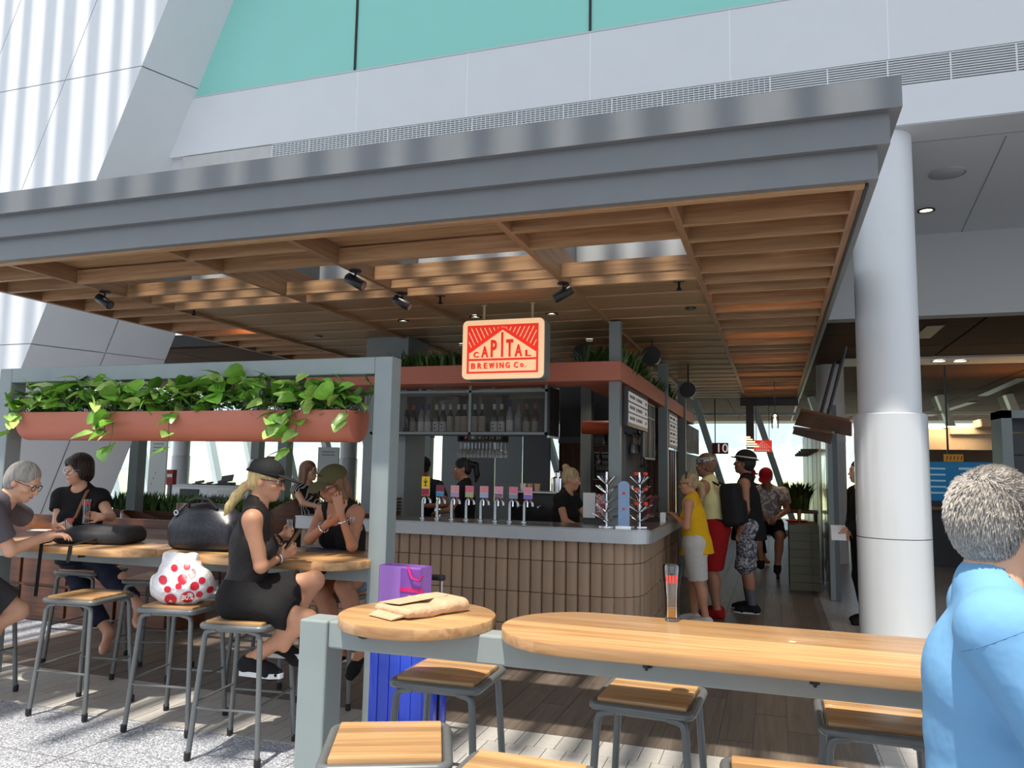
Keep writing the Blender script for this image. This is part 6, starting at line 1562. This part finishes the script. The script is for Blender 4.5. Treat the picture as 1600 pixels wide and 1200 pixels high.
# white trainers bag near the floor behind (white object beside the khaki person's feet)
# ------------------------------------------------------------------ bar top clutter
p = P(975, 818, y=7.15)
ad = empty('peg_display', (-1.35+0.06, 7.02, ZK), 0, 'pale blue rounded display board on the bar corner', 'display')
bw(up_prism([(-0.05,0),(0.05,0),(0.05,0.36)]+[(0.05*math.cos(a), 0.36+0.04*math.sin(a)) for a in [PI*i/8 for i in range(1, 8)]]+[(-0.05,0.36)], -0.01, 0.01), 'board', mat('pale_blue_print', srgb(150,178,214), 0.4, noise=0.06, scale=20), ad).location = (0,0,0.02)
MB().box(-0.07, 0.07, -0.04, 0.04, 0, 0.02).build('foot', m_chrome, ad)
MB().tube([(0,-0.0125,0.31),(0,-0.0115,0.31)], 0.014, n=14).tube([(0,-0.0125,0.17),(0,-0.0115,0.17)], 0.012, n=14).build('red_emblem', m_red, ad)
tree_mesh = None
for (x, y, sgn, lb) in ((-1.18, 7.22, 1, 'chrome glass-drying tree with pegs to the right of the blue display'), (-1.46, 7.08, -1, 'chrome glass-drying tree with pegs left of the thin post')):
    e = empty('drying_tree', (x, y, ZK), 0, lb, 'rack')
    MB().tube([(0,0,0),(0,0,0.5)], 0.012, n=8).build('stem', m_chrome, e, True); MB().lathe([(0.09,0),(0.09,0.01),(0.02,0.02)], n=20).build('base', m_chrome, e, True)
    for lv in range(5):
        pg_ = MB()
        for a in range(8):
            t = a*PI/4+lv*0.3; r_ = 0.13-0.01*lv; pg_.tube([(0.01*math.cos(t),0.01*math.sin(t),0.05+lv*0.085),(r_*math.cos(t),r_*math.sin(t),0.12+lv*0.085)], 0.006, n=5)
        pg_.build('peg_ring', m_chrome, e, True)
    if sgn > 0:
        for k, z in enumerate((0.2, 0.33, 0.47)): MB().lathe([(0.001,0),(0.022,0.005),(0.022,0.03),(0.001,0.035)], (0.06,-0.05,z), n=12).lathe([(0.001,0),(0.022,0.005),(0.022,0.03),(0.001,0.035)], (-0.02,-0.08,z), n=12).build('red_cap', m_red, e, True)
pos = empty('till_terminal', (-1.22, 8.25, ZK), 0, 'dark payment terminal with red casing on the bar side', 'till')
MB().box(-0.10, 0.14, -0.16, 0.16, 0, 0.03, 0.006).build('base', m_blackmetal, pos)
MB().obox((0.0,0,0.14), Vector((0.25,0,1)).normalized(), Vector((0,1,0)), Vector((-1,0,0.25)).normalized(), 0.12, 0.17, 0.02).build('screen_housing', mat('dark_red_casing', srgb(110,20,26), 0.4), pos)
MB().obox((0.03,0,0.15), Vector((0.25,0,1)).normalized(), Vector((0,1,0)), Vector((-1,0,0.25)).normalized(), 0.09, 0.14, 0.008).build('screen', m_black, pos)
MB().box(0.12, 0.17, -0.28, -0.20, 0, 0.10, 0.006).build('card_reader', m_paper, pos)
tn = empty('tablet_till', (-1.66, 7.42, 1.0), 0, 'white paper menus standing by the till in front of the thin post', 'menu holder')
MB().box(-0.10, 0.02, -0.01, 0.0, 0.14, 0.38).build('white_sheet', m_paper, tn); MB().box(0.03, 0.11, -0.01, 0.0, 0.16, 0.37).build('printed_sheet', patterned('pink_print', srgb(214,190,190), srgb(190,70,80), 22), tn)
MB().box(-0.1, 0.12, -0.03, 0.06, 0.0, 0.14, 0.01).build('holder', m_blackmetal, tn)
# back of bar: coffee machine, grinders, cups, crate
cm = empty('coffee_machine', (-2.75, 9.22, 0.95), 0, 'dark espresso machine with chrome canister behind the taps', 'coffee machine')
MB().box(-0.30, 0.40, -0.2, 0.2, 0, 0.36, 0.02).build('body', m_blackmetal, cm, True); MB().box(-0.28, 0.38, -0.22, 0.22, 0.36, 0.38).build('cup_tray', m_steel, cm)
MB().lathe([(0.09,0),(0.09,0.16),(0.05,0.18),(0.05,0.23),(0.03,0.25)], (0.25,0,0.38), n=24).build('chrome_canister', m_chrome, cm, True)
for k in range(3): MB().lathe([(0.03,0),(0.04,0.09)], (-0.2+0.09*k,0,0.38), n=14).build('paper_cup', m_kraft if k else m_paper, cm, True)
for sx in (-0.15, 0.1, 0.3): MB().tube([(sx,-0.2,0.22),(sx,-0.28,0.20)], 0.02, n=10).tube([(sx,-0.28,0.2),(sx,-0.36,0.2)], 0.012, n=8).build('group_handle', m_chrome, cm, True)
bb = empty('back_bar', (-2.9, 9.2, 0), 0, 'low dark back bar cabinet inside the bar', 'cabinet')
bw(MB().box(-4.2, -1.7, 8.98, 9.48, 0, 0.93), 'carcass', m_dark, bb); bw(MB().box(-4.22, -1.68, 8.94, 9.50, 0.93, 0.95), 'worktop', m_steel, bb)
for k in range(4): d_ = bw(MB().box(-4.18+k*0.62, -3.59+k*0.62, 8.96, 8.98, 0.08, 0.9), 'door', m_dgrey, bb); bw(MB().tube([(-4.0+k*0.62,8.95,0.85),(-3.8+k*0.62,8.95,0.85)], 0.008), 'handle', m_chrome, d_)
cr_ = empty('serviette_crate', (-3.93, 7.55, ZK), 0, 'woven brown crate at the left end of the taps', 'crate')
MB().box(-0.12, 0.12, -0.08, 0.08, 0, 0.012).build('base', m_brownwood, cr_)
for k in range(5):
    z = 0.02+k*0.035
    MB().box(-0.12, 0.12, -0.085, -0.075, z, z+0.022).box(-0.12, 0.12, 0.075, 0.085, z, z+0.022).box(-0.125, -0.115, -0.08, 0.08, z, z+0.022).box(0.115, 0.125, -0.08, 0.08, z, z+0.022).build('slat', m_brownwood, cr_)
tray = empty('serving_tray', (-3.98, 7.1, ZK), 0, 'thin brown serving tray at the left of the counter', 'tray')
MB().lathe([(0.001,0),(0.17,0),(0.185,0.02),(0.18,0.02),(0.165,0.006),(0.001,0.006)], n=28, cap=False).build('dish', m_brownwood, tray, True)
# timber back wall with framed menu
bkw = empty('timber_back_wall', (-2.0, 11.6, 0), 0, 'brown timber panelled back wall inside the bar', 'partition')
for k in range(22): bw(MB().box(-3.1+k*0.075, -3.03+k*0.075, 11.6, 11.63, 0, 2.0), 'board', m_booth, bkw)
bw(MB().box(-3.15, -1.45, 11.63, 11.68, 0, 2.0), 'backing', m_brownwood, bkw)
bw(MB().box(-3.15, -1.45, 11.58, 11.64, 2.0, 2.10), 'cap_rail', m_post, bkw)
bw(MB().box(-3.15, -1.45, 11.64, 11.70, 2.1, 2.9), 'upper_panel', m_dgrey, bkw)
fm = empty('framed_menu', (-2.40, 11.57, 1.45), 0, 'white-framed notice on the timber wall behind the bar', 'picture')
MB().box(-0.20, 0.20, 0, 0.02, 0, 0.42).build('frame', m_white, fm); MB().box(-0.18, 0.18, -0.004, 0, 0.02, 0.40).build('print', m_dark, fm)
for k in range(4): MB().box(-0.15, 0.15, -0.006, -0.004, 0.06+k*0.09, 0.11+k*0.09).build('print_line', mat('pale_print', (0.4,0.38,0.36), 0.6), fm)
orb = empty('orange_trough', (-1.9, 9.0, 2.08), 0, 'orange-red metal trough seen above the till', 'planter')
bw(MB().tube([(-2.15,9.0,2.1),(-1.5,9.0,2.1)], 0.08, n=16), 'trough', mat('burnt_orange_metal', srgb(168,66,30), 0.5, noise=0.05), orb, True)
sh_ = empty('black_bottle_shelf', (-1.85, 9.6, 1.5), 0, 'black open shelf with pots and bottles behind the till', 'shelf')
for z in (1.65, 1.90, 2.12): bw(MB().box(-2.15, -1.5, 9.55, 9.8, z, z+0.015), 'shelf_board', m_blackmetal, sh_)
for x in (-2.15, -1.51): bw(MB().box(x, x+0.015, 9.55, 9.57, 1.5, 2.4), 'upright', m_blackmetal, sh_)
for k in range(9):
    q2 = random.Random(k); x = -2.08+0.065*k; z = (1.665, 1.915)[k % 2]
    MB().lathe([(0.026,0),(0.028,0.01),(0.028,0.10),(0.011,0.14),(0.011,0.17)], n=12).build('spirit_bottle', mat('shelf_glass%d' % (k % 4), (srgb(80,30,30),srgb(40,48,40),srgb(110,84,48),srgb(60,60,64))[k % 4], 0.15, coat=0.3), None, True, loc=(x, 9.66, z), label=('dark red','dark green','amber','grey')[k % 4]+' bottle on the black shelf behind the till', cat='bottle', group='bottles behind the till')
# ------------------------------------------------------------------ left background: booth, hedge, counters, notices
bo = empty('timber_booth', (-7.2, 6.4, 0), 0, 'brown timber booth and drawer units behind the left tables', 'booth')
bw(MB().box(-9.5, -5.0, 9.1, 9.5, 0, 0.85), 'planter_box', m_brownwood, bo)
bw(MB().box(-9.5, -5.0, 9.05, 9.1, 0.85, 0.90), 'rail', m_brownwood, bo)
for k in range(4):
    x0 = -7.9+k*0.62; d_ = bw(MB().box(x0, x0+0.58, 6.05, 6.08, 0.36, 0.66, 0.006), 'drawer', m_brownwood, bo); bw(MB().lathe([(0.02,0),(0.02,0.015)], n=12), 'knob', m_chrome, d_, True).location = (x0+0.29-(-7.2), 6.04-6.4, 0.52)
    bw(MB().box(x0, x0+0.58, 6.05, 6.08, 0.04, 0.33, 0.006), 'drawer', m_brownwood, bo)
bw(MB().box(-8.0, -5.45, 6.08, 6.6, 0, 0.92), 'carcass', m_brownwood, bo)
bw(MB().box(-8.0, -5.45, 6.55, 6.62, 0.90, 1.0), 'backrest', m_brownwood, bo)
blades('hedge', -9.4, -5.0, 9.12, 9.5, 0.82, 0.36, 2600, 'low green hedge in the timber planter below the windows', seed=9, w_=0.016, spread=0.5)
def tub_chair(loc, rz, label):
    dz = loc[2]; e = empty('tub_chair', (loc[0], loc[1], 0), rz, label, 'chair', 'brown tub chairs')
    v_ = []; n = 20
    for i in range(n+1):
        a = PI*0.1+PI*1.8*i/n; h = 0.62+0.30*max(0, math.sin((i/n)*PI))
        for r_ in (0.30, 0.27):
            for z in (0.30, h): v_.append((r_*math.cos(a), r_*math.sin(a), z+dz))
    f_ = []
    for i in range(n):
        b0, b1 = i*4, (i+1)*4
        f_ += [(b0,b1,b1+1,b0+1), (b0+2,b0+3,b1+3,b1+2), (b0+1,b1+1,b1+3,b0+3), (b0,b0+2,b1+2,b1)]
    MB().add(v_, f_).build('shell', m_brownwood, e, True)
    MB().lathe([(0.27,0.38+dz),(0.27,0.44+dz),(0.2,0.47+dz),(0.001,0.47+dz)], n=24, cap=False).build('seat_cushion', cloth('brown_leather', srgb(90,58,42), 0.5), e, True)
    for i in range(4):
        a = PI/4+i*PI/2; MB().tube([(0.2*math.cos(a),0.2*math.sin(a),0.38+dz),(0.25*math.cos(a),0.25*math.sin(a),0)], [0.02,0.014], n=8).build('leg', m_brownwood, e, True)
tub_chair((P(318,800,y=7.6).x, 7.6, 0.22), 1.2, 'brown tub chair just behind the duffel bag')
tub_chair((P(455,800,y=8.0).x, 8.05, 0.35), 3.4, 'brown tub chair under the person in pinstripes')
tub_chair((P(232,780,y=8.6).x, 8.55, 0.02), 0.3, 'brown tub chair by the hedge at far left')
def plat(x, y, z0, z1, label): MB().lathe([(0.2,z0),(0.2,z1)], (x,y,0), n=16).build('plinth', m_dark, None, True, label=label, cat='plinth')
# notices and freestanding signs by the window
def notice(px0, px1, py0, py1, y, label, nl=4, m=None):
    a = P(px0, py1, y=y); c = P(px1, py0, y=y); e = empty('notice_board', (a.x, y, 0), 0, label, 'notice board'); wd = c.x-a.x
    MB().box(0, wd, 0, 0.03, a.z, c.z, 0.004).build('board', m or m_paper, e)
    t = MB()
    for k in range(nl): t.box(wd*0.2, wd*0.8, -0.002, 0, c.z-0.10-k*0.06, c.z-0.075-k*0.06)
    for k in range(3): t.box(wd*(0.2+0.1*k), wd*(0.26+0.1*k), -0.002, 0, a.z+0.2+0.1*k, a.z+0.23+0.1*k)
    t.build('printing', mat('grey_printing', (0.3,0.3,0.3), 0.7), e)
    MB().box(wd*0.1, wd*0.9, -0.15, 0.18, 0, 0.02).box(wd*0.45, wd*0.55, 0.005, 0.025, 0.02, a.z).build('stand', m_post, e)
m_pgrey = mat('pale_grey_board', srgb(206,208,204), 0.6, noise=0.02)
notice(229, 262, 686, 775, 11.0, 'tall pale freestanding notice at the far left by the windows', 3, m_pgrey)
notice(494, 530, 699, 770, 13.0, 'pale freestanding notice behind the person in pinstripes', 2, m_pgrey)
def redbox(px0, px1, py0, py1, y, label):
    a = P(px0, py1, y=y); c = P(px1, py0, y=y); e = empty('red_panel_sign', (a.x, y, 0), 0, label, 'sign')
    MB().box(0, c.x-a.x, 0, 0.1, a.z, c.z, 0.005).build('panel', mat('deep_red_panel', srgb(150,20,30), 0.5), e)
    MB().box(0.02, c.x-a.x-0.02, -0.003, 0, (a.z+c.z)/2, (a.z+c.z)/2+0.06).build('white_mark', m_white, e)
    MB().box(0.02, 0.08, 0.02, 0.08, 0, a.z).build('support', m_post, e)
redbox(415, 428, 713, 745, 12.0, 'narrow dark red sign panel in front of the window left of centre')
redbox(259, 271, 734, 757, 12.0, 'small bright red sign at the left service desk')
redbox(239, 249, 660, 683, 12.0, 'dark red panel just under the planter trough at the left')
dk = empty('service_desk', (-8.5, 14.0, 0), 0, 'white service desk with dark equipment in front of the windows', 'desk')
xa, xb = P(265, 760, y=14).x, P(372, 760, y=14).x; zt_ = P(300, 757, y=14).z
bw(MB().box(xa, xb, 14.0, 14.6, 0, zt_-0.03), 'body', m_white, dk); bw(MB().box(xa-0.05, xb+0.05, 13.95, 14.65, zt_-0.03, zt_), 'desk_top', m_pgrey, dk)
bw(MB().box(xa+0.3, xa+0.8, 13.98, 14.0, 0.1, zt_-0.1), 'dark_bay', m_black, dk); bw(MB().box(xa+1.3, xa+2.1, 13.98, 14.0, 0.2, zt_-0.1), 'front_panel', m_pgrey, dk)
for k, (px, w_, h_) in enumerate(((312,0.28,0.08),(328,0.2,0.06),(345,0.16,0.1),(355,0.35,0.22))):
    p = P(px, 752, y=14.2); e = empty('desk_device', (p.x, 14.2, zt_), 0, ('black keyboard box on the service desk nearest the red sign','small black scanner on the service desk','black card printer on the service desk','black monitor at the right of the service desk')[k], 'device')
    MB().box(-w_/2, w_/2, -0.08, 0.08, 0, h_*0.3, 0.008).build('base', m_blackmetal, e); MB().obox((0,0,h_*0.65), Vector((1,0,0.15)), Vector((0,0.3,1)).normalized(), Vector((0,-1,0.3)).normalized(), w_*0.42, h_*0.33, 0.015).build('head', m_blackmetal, e)
for px, y, lb in ((284, 15.0, 'round white concourse column behind the service desk'), (545, 15.5, 'round white concourse column behind the pale notice')):
    e = empty('concourse_column', (P(px,700,y=y).x, y, 0), 0, lb, 'column'); MB().lathe([(0.19,0),(0.19,ZWC)], n=32).build('shaft', m_white, e, True); MB().lathe([(0.21,0),(0.21,1.75),(0.19,1.76)], n=32).build('cladding_shell', m_gloss, e, True)
# grey glazed screens between the booth and the windows
for k, (px, y, w_, lb) in enumerate(((402,11,0.16,'grey steel screen post left of the small red sign in the windows'), (445,11,0.18,'grey steel screen post just left of the person in pinstripes'), (215,8.9,0.16,'dark grey post beside the pylon base'), (668,11,0.14,'grey steel window post behind the leftmost tap'))):
    post(P(px,720,y=y).x, y, w_, lb, 0, ZC)
e = empty('screen_transom', (-5.5, 11, 2.3), 0, 'dark grey transom across the glazed screen', 'beam'); a = P(452,676,y=11); c = P(570,686,y=11)
bw(MB().box(a.x, c.x+1.2, 10.95, 11.05, 2.05, 2.18), 'bar', m_dgrey, e)
e = empty('grey_partition', (-3.9, 10.5, 0), 0, 'grey partition panels behind the stemware rack', 'partition')
a = P(690,700,y=10.6); c = P(860,700,y=10.6)
for k in range(4):
    x0 = a.x+(c.x-a.x)*k/4; x1 = a.x+(c.x-a.x)*(k+1)/4; bw(MB().box(x0+0.01, x1-0.01, 10.6, 10.65, 0, 2.6), 'panel', (m_post, m_dgrey, m_post, m_dgrey)[k], e)
# ------------------------------------------------------------------ corridor end, right-hand side
gs = empty('gate_sign', (P(1125,700,y=17).x, 17, 2.0), 0, 'dark red hanging gate sign with white number 10', 'sign')
a = P(1113,709,y=17); c = P(1136,692,y=17)
bw(MB().box(a.x, c.x+0.02, 17, 17.08, a.z, c.z), 'panel', mat('gate_sign_red', srgb(120,20,30), 0.5), gs)
me = text_mesh('number', '10', 0.26, 0.004); o = ob('number', me, mat('sign_white_lit', (0.9,0.9,0.9), 0.5, emit=0.4), gs, (P(1128,701,y=17).x-gs.location.x, -0.01, P(1128,701,y=17).z-2.0)); o.rotation_euler = (PI/2, 0, 0)
bw(MB().box(a.x+0.05, a.x+0.07, 17.03, 17.05, c.z, 3.6), 'hanger', m_blackmetal, gs)
s2 = empty('far_brand_sign', (P(1190,697,y=15).x, 15, 1.9), 0, 'small red sign with white mountain emblem at the corridor end', 'sign')
a = P(1178,706,y=15); c = P(1206,688,y=15); wd, hh = c.x-a.x, c.z-a.z
bw(MB().box(a.x, c.x, 15, 15.06, a.z, c.z), 'panel', m_sred, s2)
t = MB()
for s_ in (-1, 1): t.bar((a.x+wd/2, 14.995, c.z-0.02), (a.x+wd/2+s_*wd*0.46, 14.995, a.z+hh*0.32), 0.006, 0.014, (0,1,0))
for k in range(7): t.box(a.x+wd*(0.16+0.1*k), a.x+wd*(0.19+0.1*k), 14.992, 15, a.z+hh*0.28, a.z+hh*(0.28+0.5*(1-abs(k-3)/4.2)))
for k in range(7): t.box(a.x+wd*(0.12+0.11*k), a.x+wd*(0.19+0.11*k), 14.992, 15, a.z+hh*0.09, a.z+hh*0.2)
bw(t, 'emblem', mat('emblem_white', (0.85,0.8,0.75), 0.5, emit=0.3), s2)
bw(MB().box(a.x+0.04, a.x+0.05, 15.02, 15.04, c.z, 3.0).box(c.x-0.05, c.x-0.04, 15.02, 15.04, c.z, 3.0), 'hanger', m_blackmetal, s2)
pe = empty('pendant_lamp', P(1211,660,y=12.5), 0, 'clear glass pendant lamp glowing over the corridor', 'lamp')
MB().lathe([(0.05,-0.09),(0.055,0.0),(0.055,0.10),(0.02,0.12)], n=18, cap=False).build('glass_shade', m_glass, pe, True)
MB().lathe([(0.012,-0.05),(0.022,-0.02),(0.016,0.05),(0.008,0.08)], n=12).build('filament_bulb', mat('filament', (1,0.8,0.5), 0.3, emit=12, ecol=(1,0.7,0.35)), pe, True)
MB().tube([(0,0,0.12),(0,0,3.0-pe.location.z+0.2)], 0.006, n=6).build('cord', m_blackmetal, pe, True)
pf = empty('festoon_lights', (P(1165,690,y=13).x, 13, 2.2), 0, 'stepped row of warm shelf lights at the corridor end', 'light fitting')
for k in range(6):
    p = P(1160+k*4, 684+k*3.6, y=13+k*0.5); bw(MB().box(p.x-0.10, p.x+0.12, p.y, p.y+0.04, p.z, p.z+0.02), 'light_bar', mat('warm_bar', (1,0.7,0.4), 0.4, emit=3.0, ecol=(1,0.62,0.3)), pf)
# right side shop fronts along the corridor
XR = 0.66
rw = empty('corridor_shopfront', (XR, 13.0, 0), 0, 'grey glossy shopfront panels along the right of the corridor', 'shopfront')
bw(MB().box(XR+0.06, XR+0.12, 10.9, 20, 0, 2.5), 'backing', m_dgrey, rw)
for k, (y0, y1, mm_) in enumerate(((10.9,11.25,m_post),(11.3,11.5,m_chrome),(11.55,12.3,m_gloss),(12.4,12.6,m_post),(12.7,13.5,m_booth),(13.6,13.75,m_blackmetal),(13.8,15.0,m_booth),(15.1,15.3,m_blackmetal),(15.4,17.0,m_white),(17.1,17.3,m_blackmetal),(17.4,20.0,m_white))):
    bw(MB().box(XR, XR+0.06, y0, y1, 0, 2.45), 'front_panel', mm_, rw)
for k in range(4): bw(MB().box(XR-0.25, XR, 13.4+k*1.2, 13.5+k*1.2, 1.95, 2.0), 'wall_lamp', m_lamp if False else m_blackmetal, rw)
aw = empty('shop_awning', (0.8, 10.8, 2.1), 0, 'angled reflective awning box beside the large column', 'awning')
m_mirror = mat('mirror_panel', (0.42,0.41,0.40), 0.22, metal=0.6, noise=0.3, scale=1.5)
for q4 in (((1252,640,11.2),(1330,657,9.7),(1330,682,9.7),(1241,664,11.2)), ((1241,668,11.0),(1302,676,10.0),(1298,694,10.0),(1238,678,11.0))):
    v4 = [P(a_, b_, y=c_) for a_, b_, c_ in q4]; bw(slab(v4, (0.25, 0.9, 0.3), 0.06), 'awning_panel', m_mirror, aw); bw(MB().bar(v4[0], v4[1], 0.03), 'edge_trim', m_kraft, aw); bw(MB().bar((v4[0]+v4[1])/2+Vector((0.05,0.1,0)), (v4[0]+v4[1])/2+Vector((0.3,0.3,0.9)), 0.03), 'bracket', m_dark, aw)
# tiled low pillar, table beside it
tpil = empty('tiled_low_pillar', (0.37, 11.8, 0), 0, 'low grey-green tiled pillar at the end of the corridor counter', 'pillar')
m_gt = mat('grey_green_tile', srgb(118,118,98), 0.35, noise=0.06, rnd=0.1)
x0_, x1_ = 0.18, 0.57; zt2 = P(1255, 820, y=11.6).z
bw(MB().box(x0_, x1_, 11.6, 12.6, 0, zt2-0.005), 'core', m_grout, tpil)
nr = 8; hh_ = zt2/nr
for r2 in range(nr):
    cuts_ = (x0_, x0_+0.28, x1_) if r2 % 2 else (x0_, x1_-0.09, x1_)
    for a, c in zip(cuts_[:-1], cuts_[1:]): bw(MB().box(a+0.003, c-0.003, 11.592, 11.6, r2*hh_+0.003, (r2+1)*hh_-0.003), 'tile', m_gt, tpil)
rtab = empty('corridor_table', (0.1, 12.2, 0), 0, 'dark timber counter table with a beer in front of the red-capped person', 'table')
bw(MB().box(-0.05, 0.62, 12.65, 13.1, 1.0, 1.04), 'table_top', m_brownwood, rtab)
for x in (0.0, 0.56): bw(MB().box(x, x+0.05, 12.7, 12.75, 0, 1.0), 'leg', m_dark, rtab)
beer_glass((0.33, 12.0, zt2), 'full amber beer standing on the tiled low pillar', 0.2, 0.15)
MB().lathe([(0.14,0),(0.16,0.02),(0.001,0.02)], n=20, cap=False).build('red_plate', m_red, None, True, loc=(0.30, 12.3, zt2), label='red plate on the tiled low pillar', cat='plate')
blades('corridor_plant', 0.2, 0.5, 13.2, 13.5, 1.0, 0.5, 250, 'dark leafy plant behind the red-capped person', seed=21, w_=0.03)
# shops right of the column
bs = empty('blue_shop_banner', (P(1480,740,y=16).x, 16, 0), 0, 'bright blue menu wall of the shop right of the column', 'sign')
a = P(1452,782,y=16); c = P(1512,722,y=16)
bw(MB().box(a.x, c.x+1.0, 16, 16.1, a.z, c.z), 'panel', mat('shop_blue', srgb(28,110,160), 0.5, emit=0.25, ecol=srgb(28,110,160)), bs)
t = MB()
for k in range(5): t.box(a.x+0.03, a.x+0.28, 15.995, 16, c.z-0.14-k*0.11, c.z-0.11-k*0.11)
t.box(a.x+0.5, a.x+0.8, 15.995, 16, c.z-0.14, c.z-0.10)
bw(t, 'white_print_lines', mat('blue_print', srgb(170,210,230), 0.6, emit=0.2), bs)
bw(MB().box(a.x, c.x+1.0, 15.9, 16.2, 0, a.z), 'counter_front', m_dgrey, bs); bw(MB().box(a.x-0.1, c.x+1.0, 15.7, 16.2, 1.0, 1.05), 'counter_top', m_table, bs)
osg = empty('orange_shop_sign', (P(1490,715,y=15.8).x, 15.8, 0), 0, 'small ochre letter sign above the blue menu wall', 'sign')
a = P(1476,721,y=15.8); c = P(1505,710,y=15.8); bw(MB().box(a.x, c.x, 15.8, 15.86, a.z, c.z), 'panel', mat('ochre_panel', srgb(190,128,40), 0.5, emit=0.2), osg)
t = MB()
for k in range(5): t.bar((a.x+(c.x-a.x)*(0.12+0.19*k), 15.795, a.z+0.03), (a.x+(c.x-a.x)*(0.16+0.19*k), 15.795, c.z-0.03), 0.01, 0.025, (0,1,0))
bw(t, 'letter_mark', m_black, osg)
bw(MB().box(a.x+0.05, a.x+0.08, 15.82, 15.85, c.z, 3.6), 'hanger', m_blackmetal, osg)
cv = empty('lit_cove_ceiling', (3, 17, 2.6), 0, 'warm lit cream cove bulkhead over the right-hand shops', 'bulkhead')
m_cove = mat('cream_cove', srgb(236,206,166), 0.6, noise=0.02)
for k in range(3):
    p0 = P(1440,690-k*12,y=17.5-k*0.6); bw(MB().box(p0.x+0.5*k, 12, 17.5-k*0.6, 18.2-k*0.6, p0.z, p0.z+0.14), 'step', m_cove, cv)
a = P(1440,680,y=17); c = P(1600,662,y=17)
bw(MB().box(a.x-0.3, 12, 17.0, 17.1, a.z-0.28, a.z+0.12), 'front_band', m_cove, cv)
bw(MB().box(a.x-0.3, 12, 16.9, 16.93, a.z+0.15, a.z+0.17), 'cove_strip', mat('cove_led', (1,0.8,0.55), 0.4, emit=9, ecol=(1,0.72,0.42)), cv)
bw(MB().box(a.x-0.3, 12, 19, 19.1, 0, a.z), 'back_panel', mat('shop_beige', srgb(170,160,140), 0.7), cv)
ld = bpy.data.lights.new('cove_light', 'AREA'); ld.shape = 'RECTANGLE'; ld.size = 5; ld.size_y = 0.3; ld.energy = 60; ld.color = (1,0.75,0.48)
lo = bpy.data.objects.new('cove_light', ld); COL.objects.link(lo); lo.location = (a.x+2.6, 16.6, a.z+0.35); lo.rotation_euler = (math.radians(20), 0, 0)
ds = empty('dark_shopfront', (P(1580,700,y=9.5).x, 9.5, 0), 0, 'dark grey shopfront portal at the right edge', 'shopfront')
x0_ = P(1563,700,y=11.5).x; zt3 = P(1565,642,y=11.5).z
bw(MB().box(x0_, x0_+0.12, 11.4, 11.9, 0, zt3), 'jamb', m_post, ds); bw(MB().box(x0_, x0_+2.5, 11.4, 11.9, zt3-0.1, zt3), 'lintel', m_post, ds)
for k in range(8): bw(MB().box(x0_+0.2, x0_+2.4, 11.75, 11.8, 0.1+k*0.3, 0.38+k*0.3), 'shutter_slat', m_dark, ds)
for x in (4.2,): st('wall_side_block', MB().box(x+4.5, x+4.7, 8.5, 30, 0, ZWC), mat('side_block_beige', srgb(150,140,126), 0.8), label='beige wall added out of view to block light from the right')  # added beyond the view, keeps open sky from lighting the shops sideways
# interior lamps of the bar and corridor
def lamp(x, y, z, e_, col=(1,0.8,0.6), r=0.08):
    ld = bpy.data.lights.new('ceiling_lamp', 'SPOT'); ld.energy = e_; ld.color = col; ld.shadow_soft_size = r; ld.spot_size = math.radians(110); ld.spot_blend = 0.6
    lo = bpy.data.objects.new('ceiling_lamp', ld); COL.objects.link(lo); lo.location = (x, y, z)
for x, y in ((-2.45,8.1),(-3.2,8.6),(-1.9,9.4),(-0.1,9.2),(-0.1,12.5)): lamp(x, y, 2.95, 14)
ld = bpy.data.lights.new('pendant_glow', 'POINT'); ld.energy = 6; ld.color = (1,0.7,0.4); ld.shadow_soft_size = 0.05
lo = bpy.data.objects.new('pendant_glow', ld); COL.objects.link(lo); lo.location = pe.location+Vector((0,-0.1,-0.15))
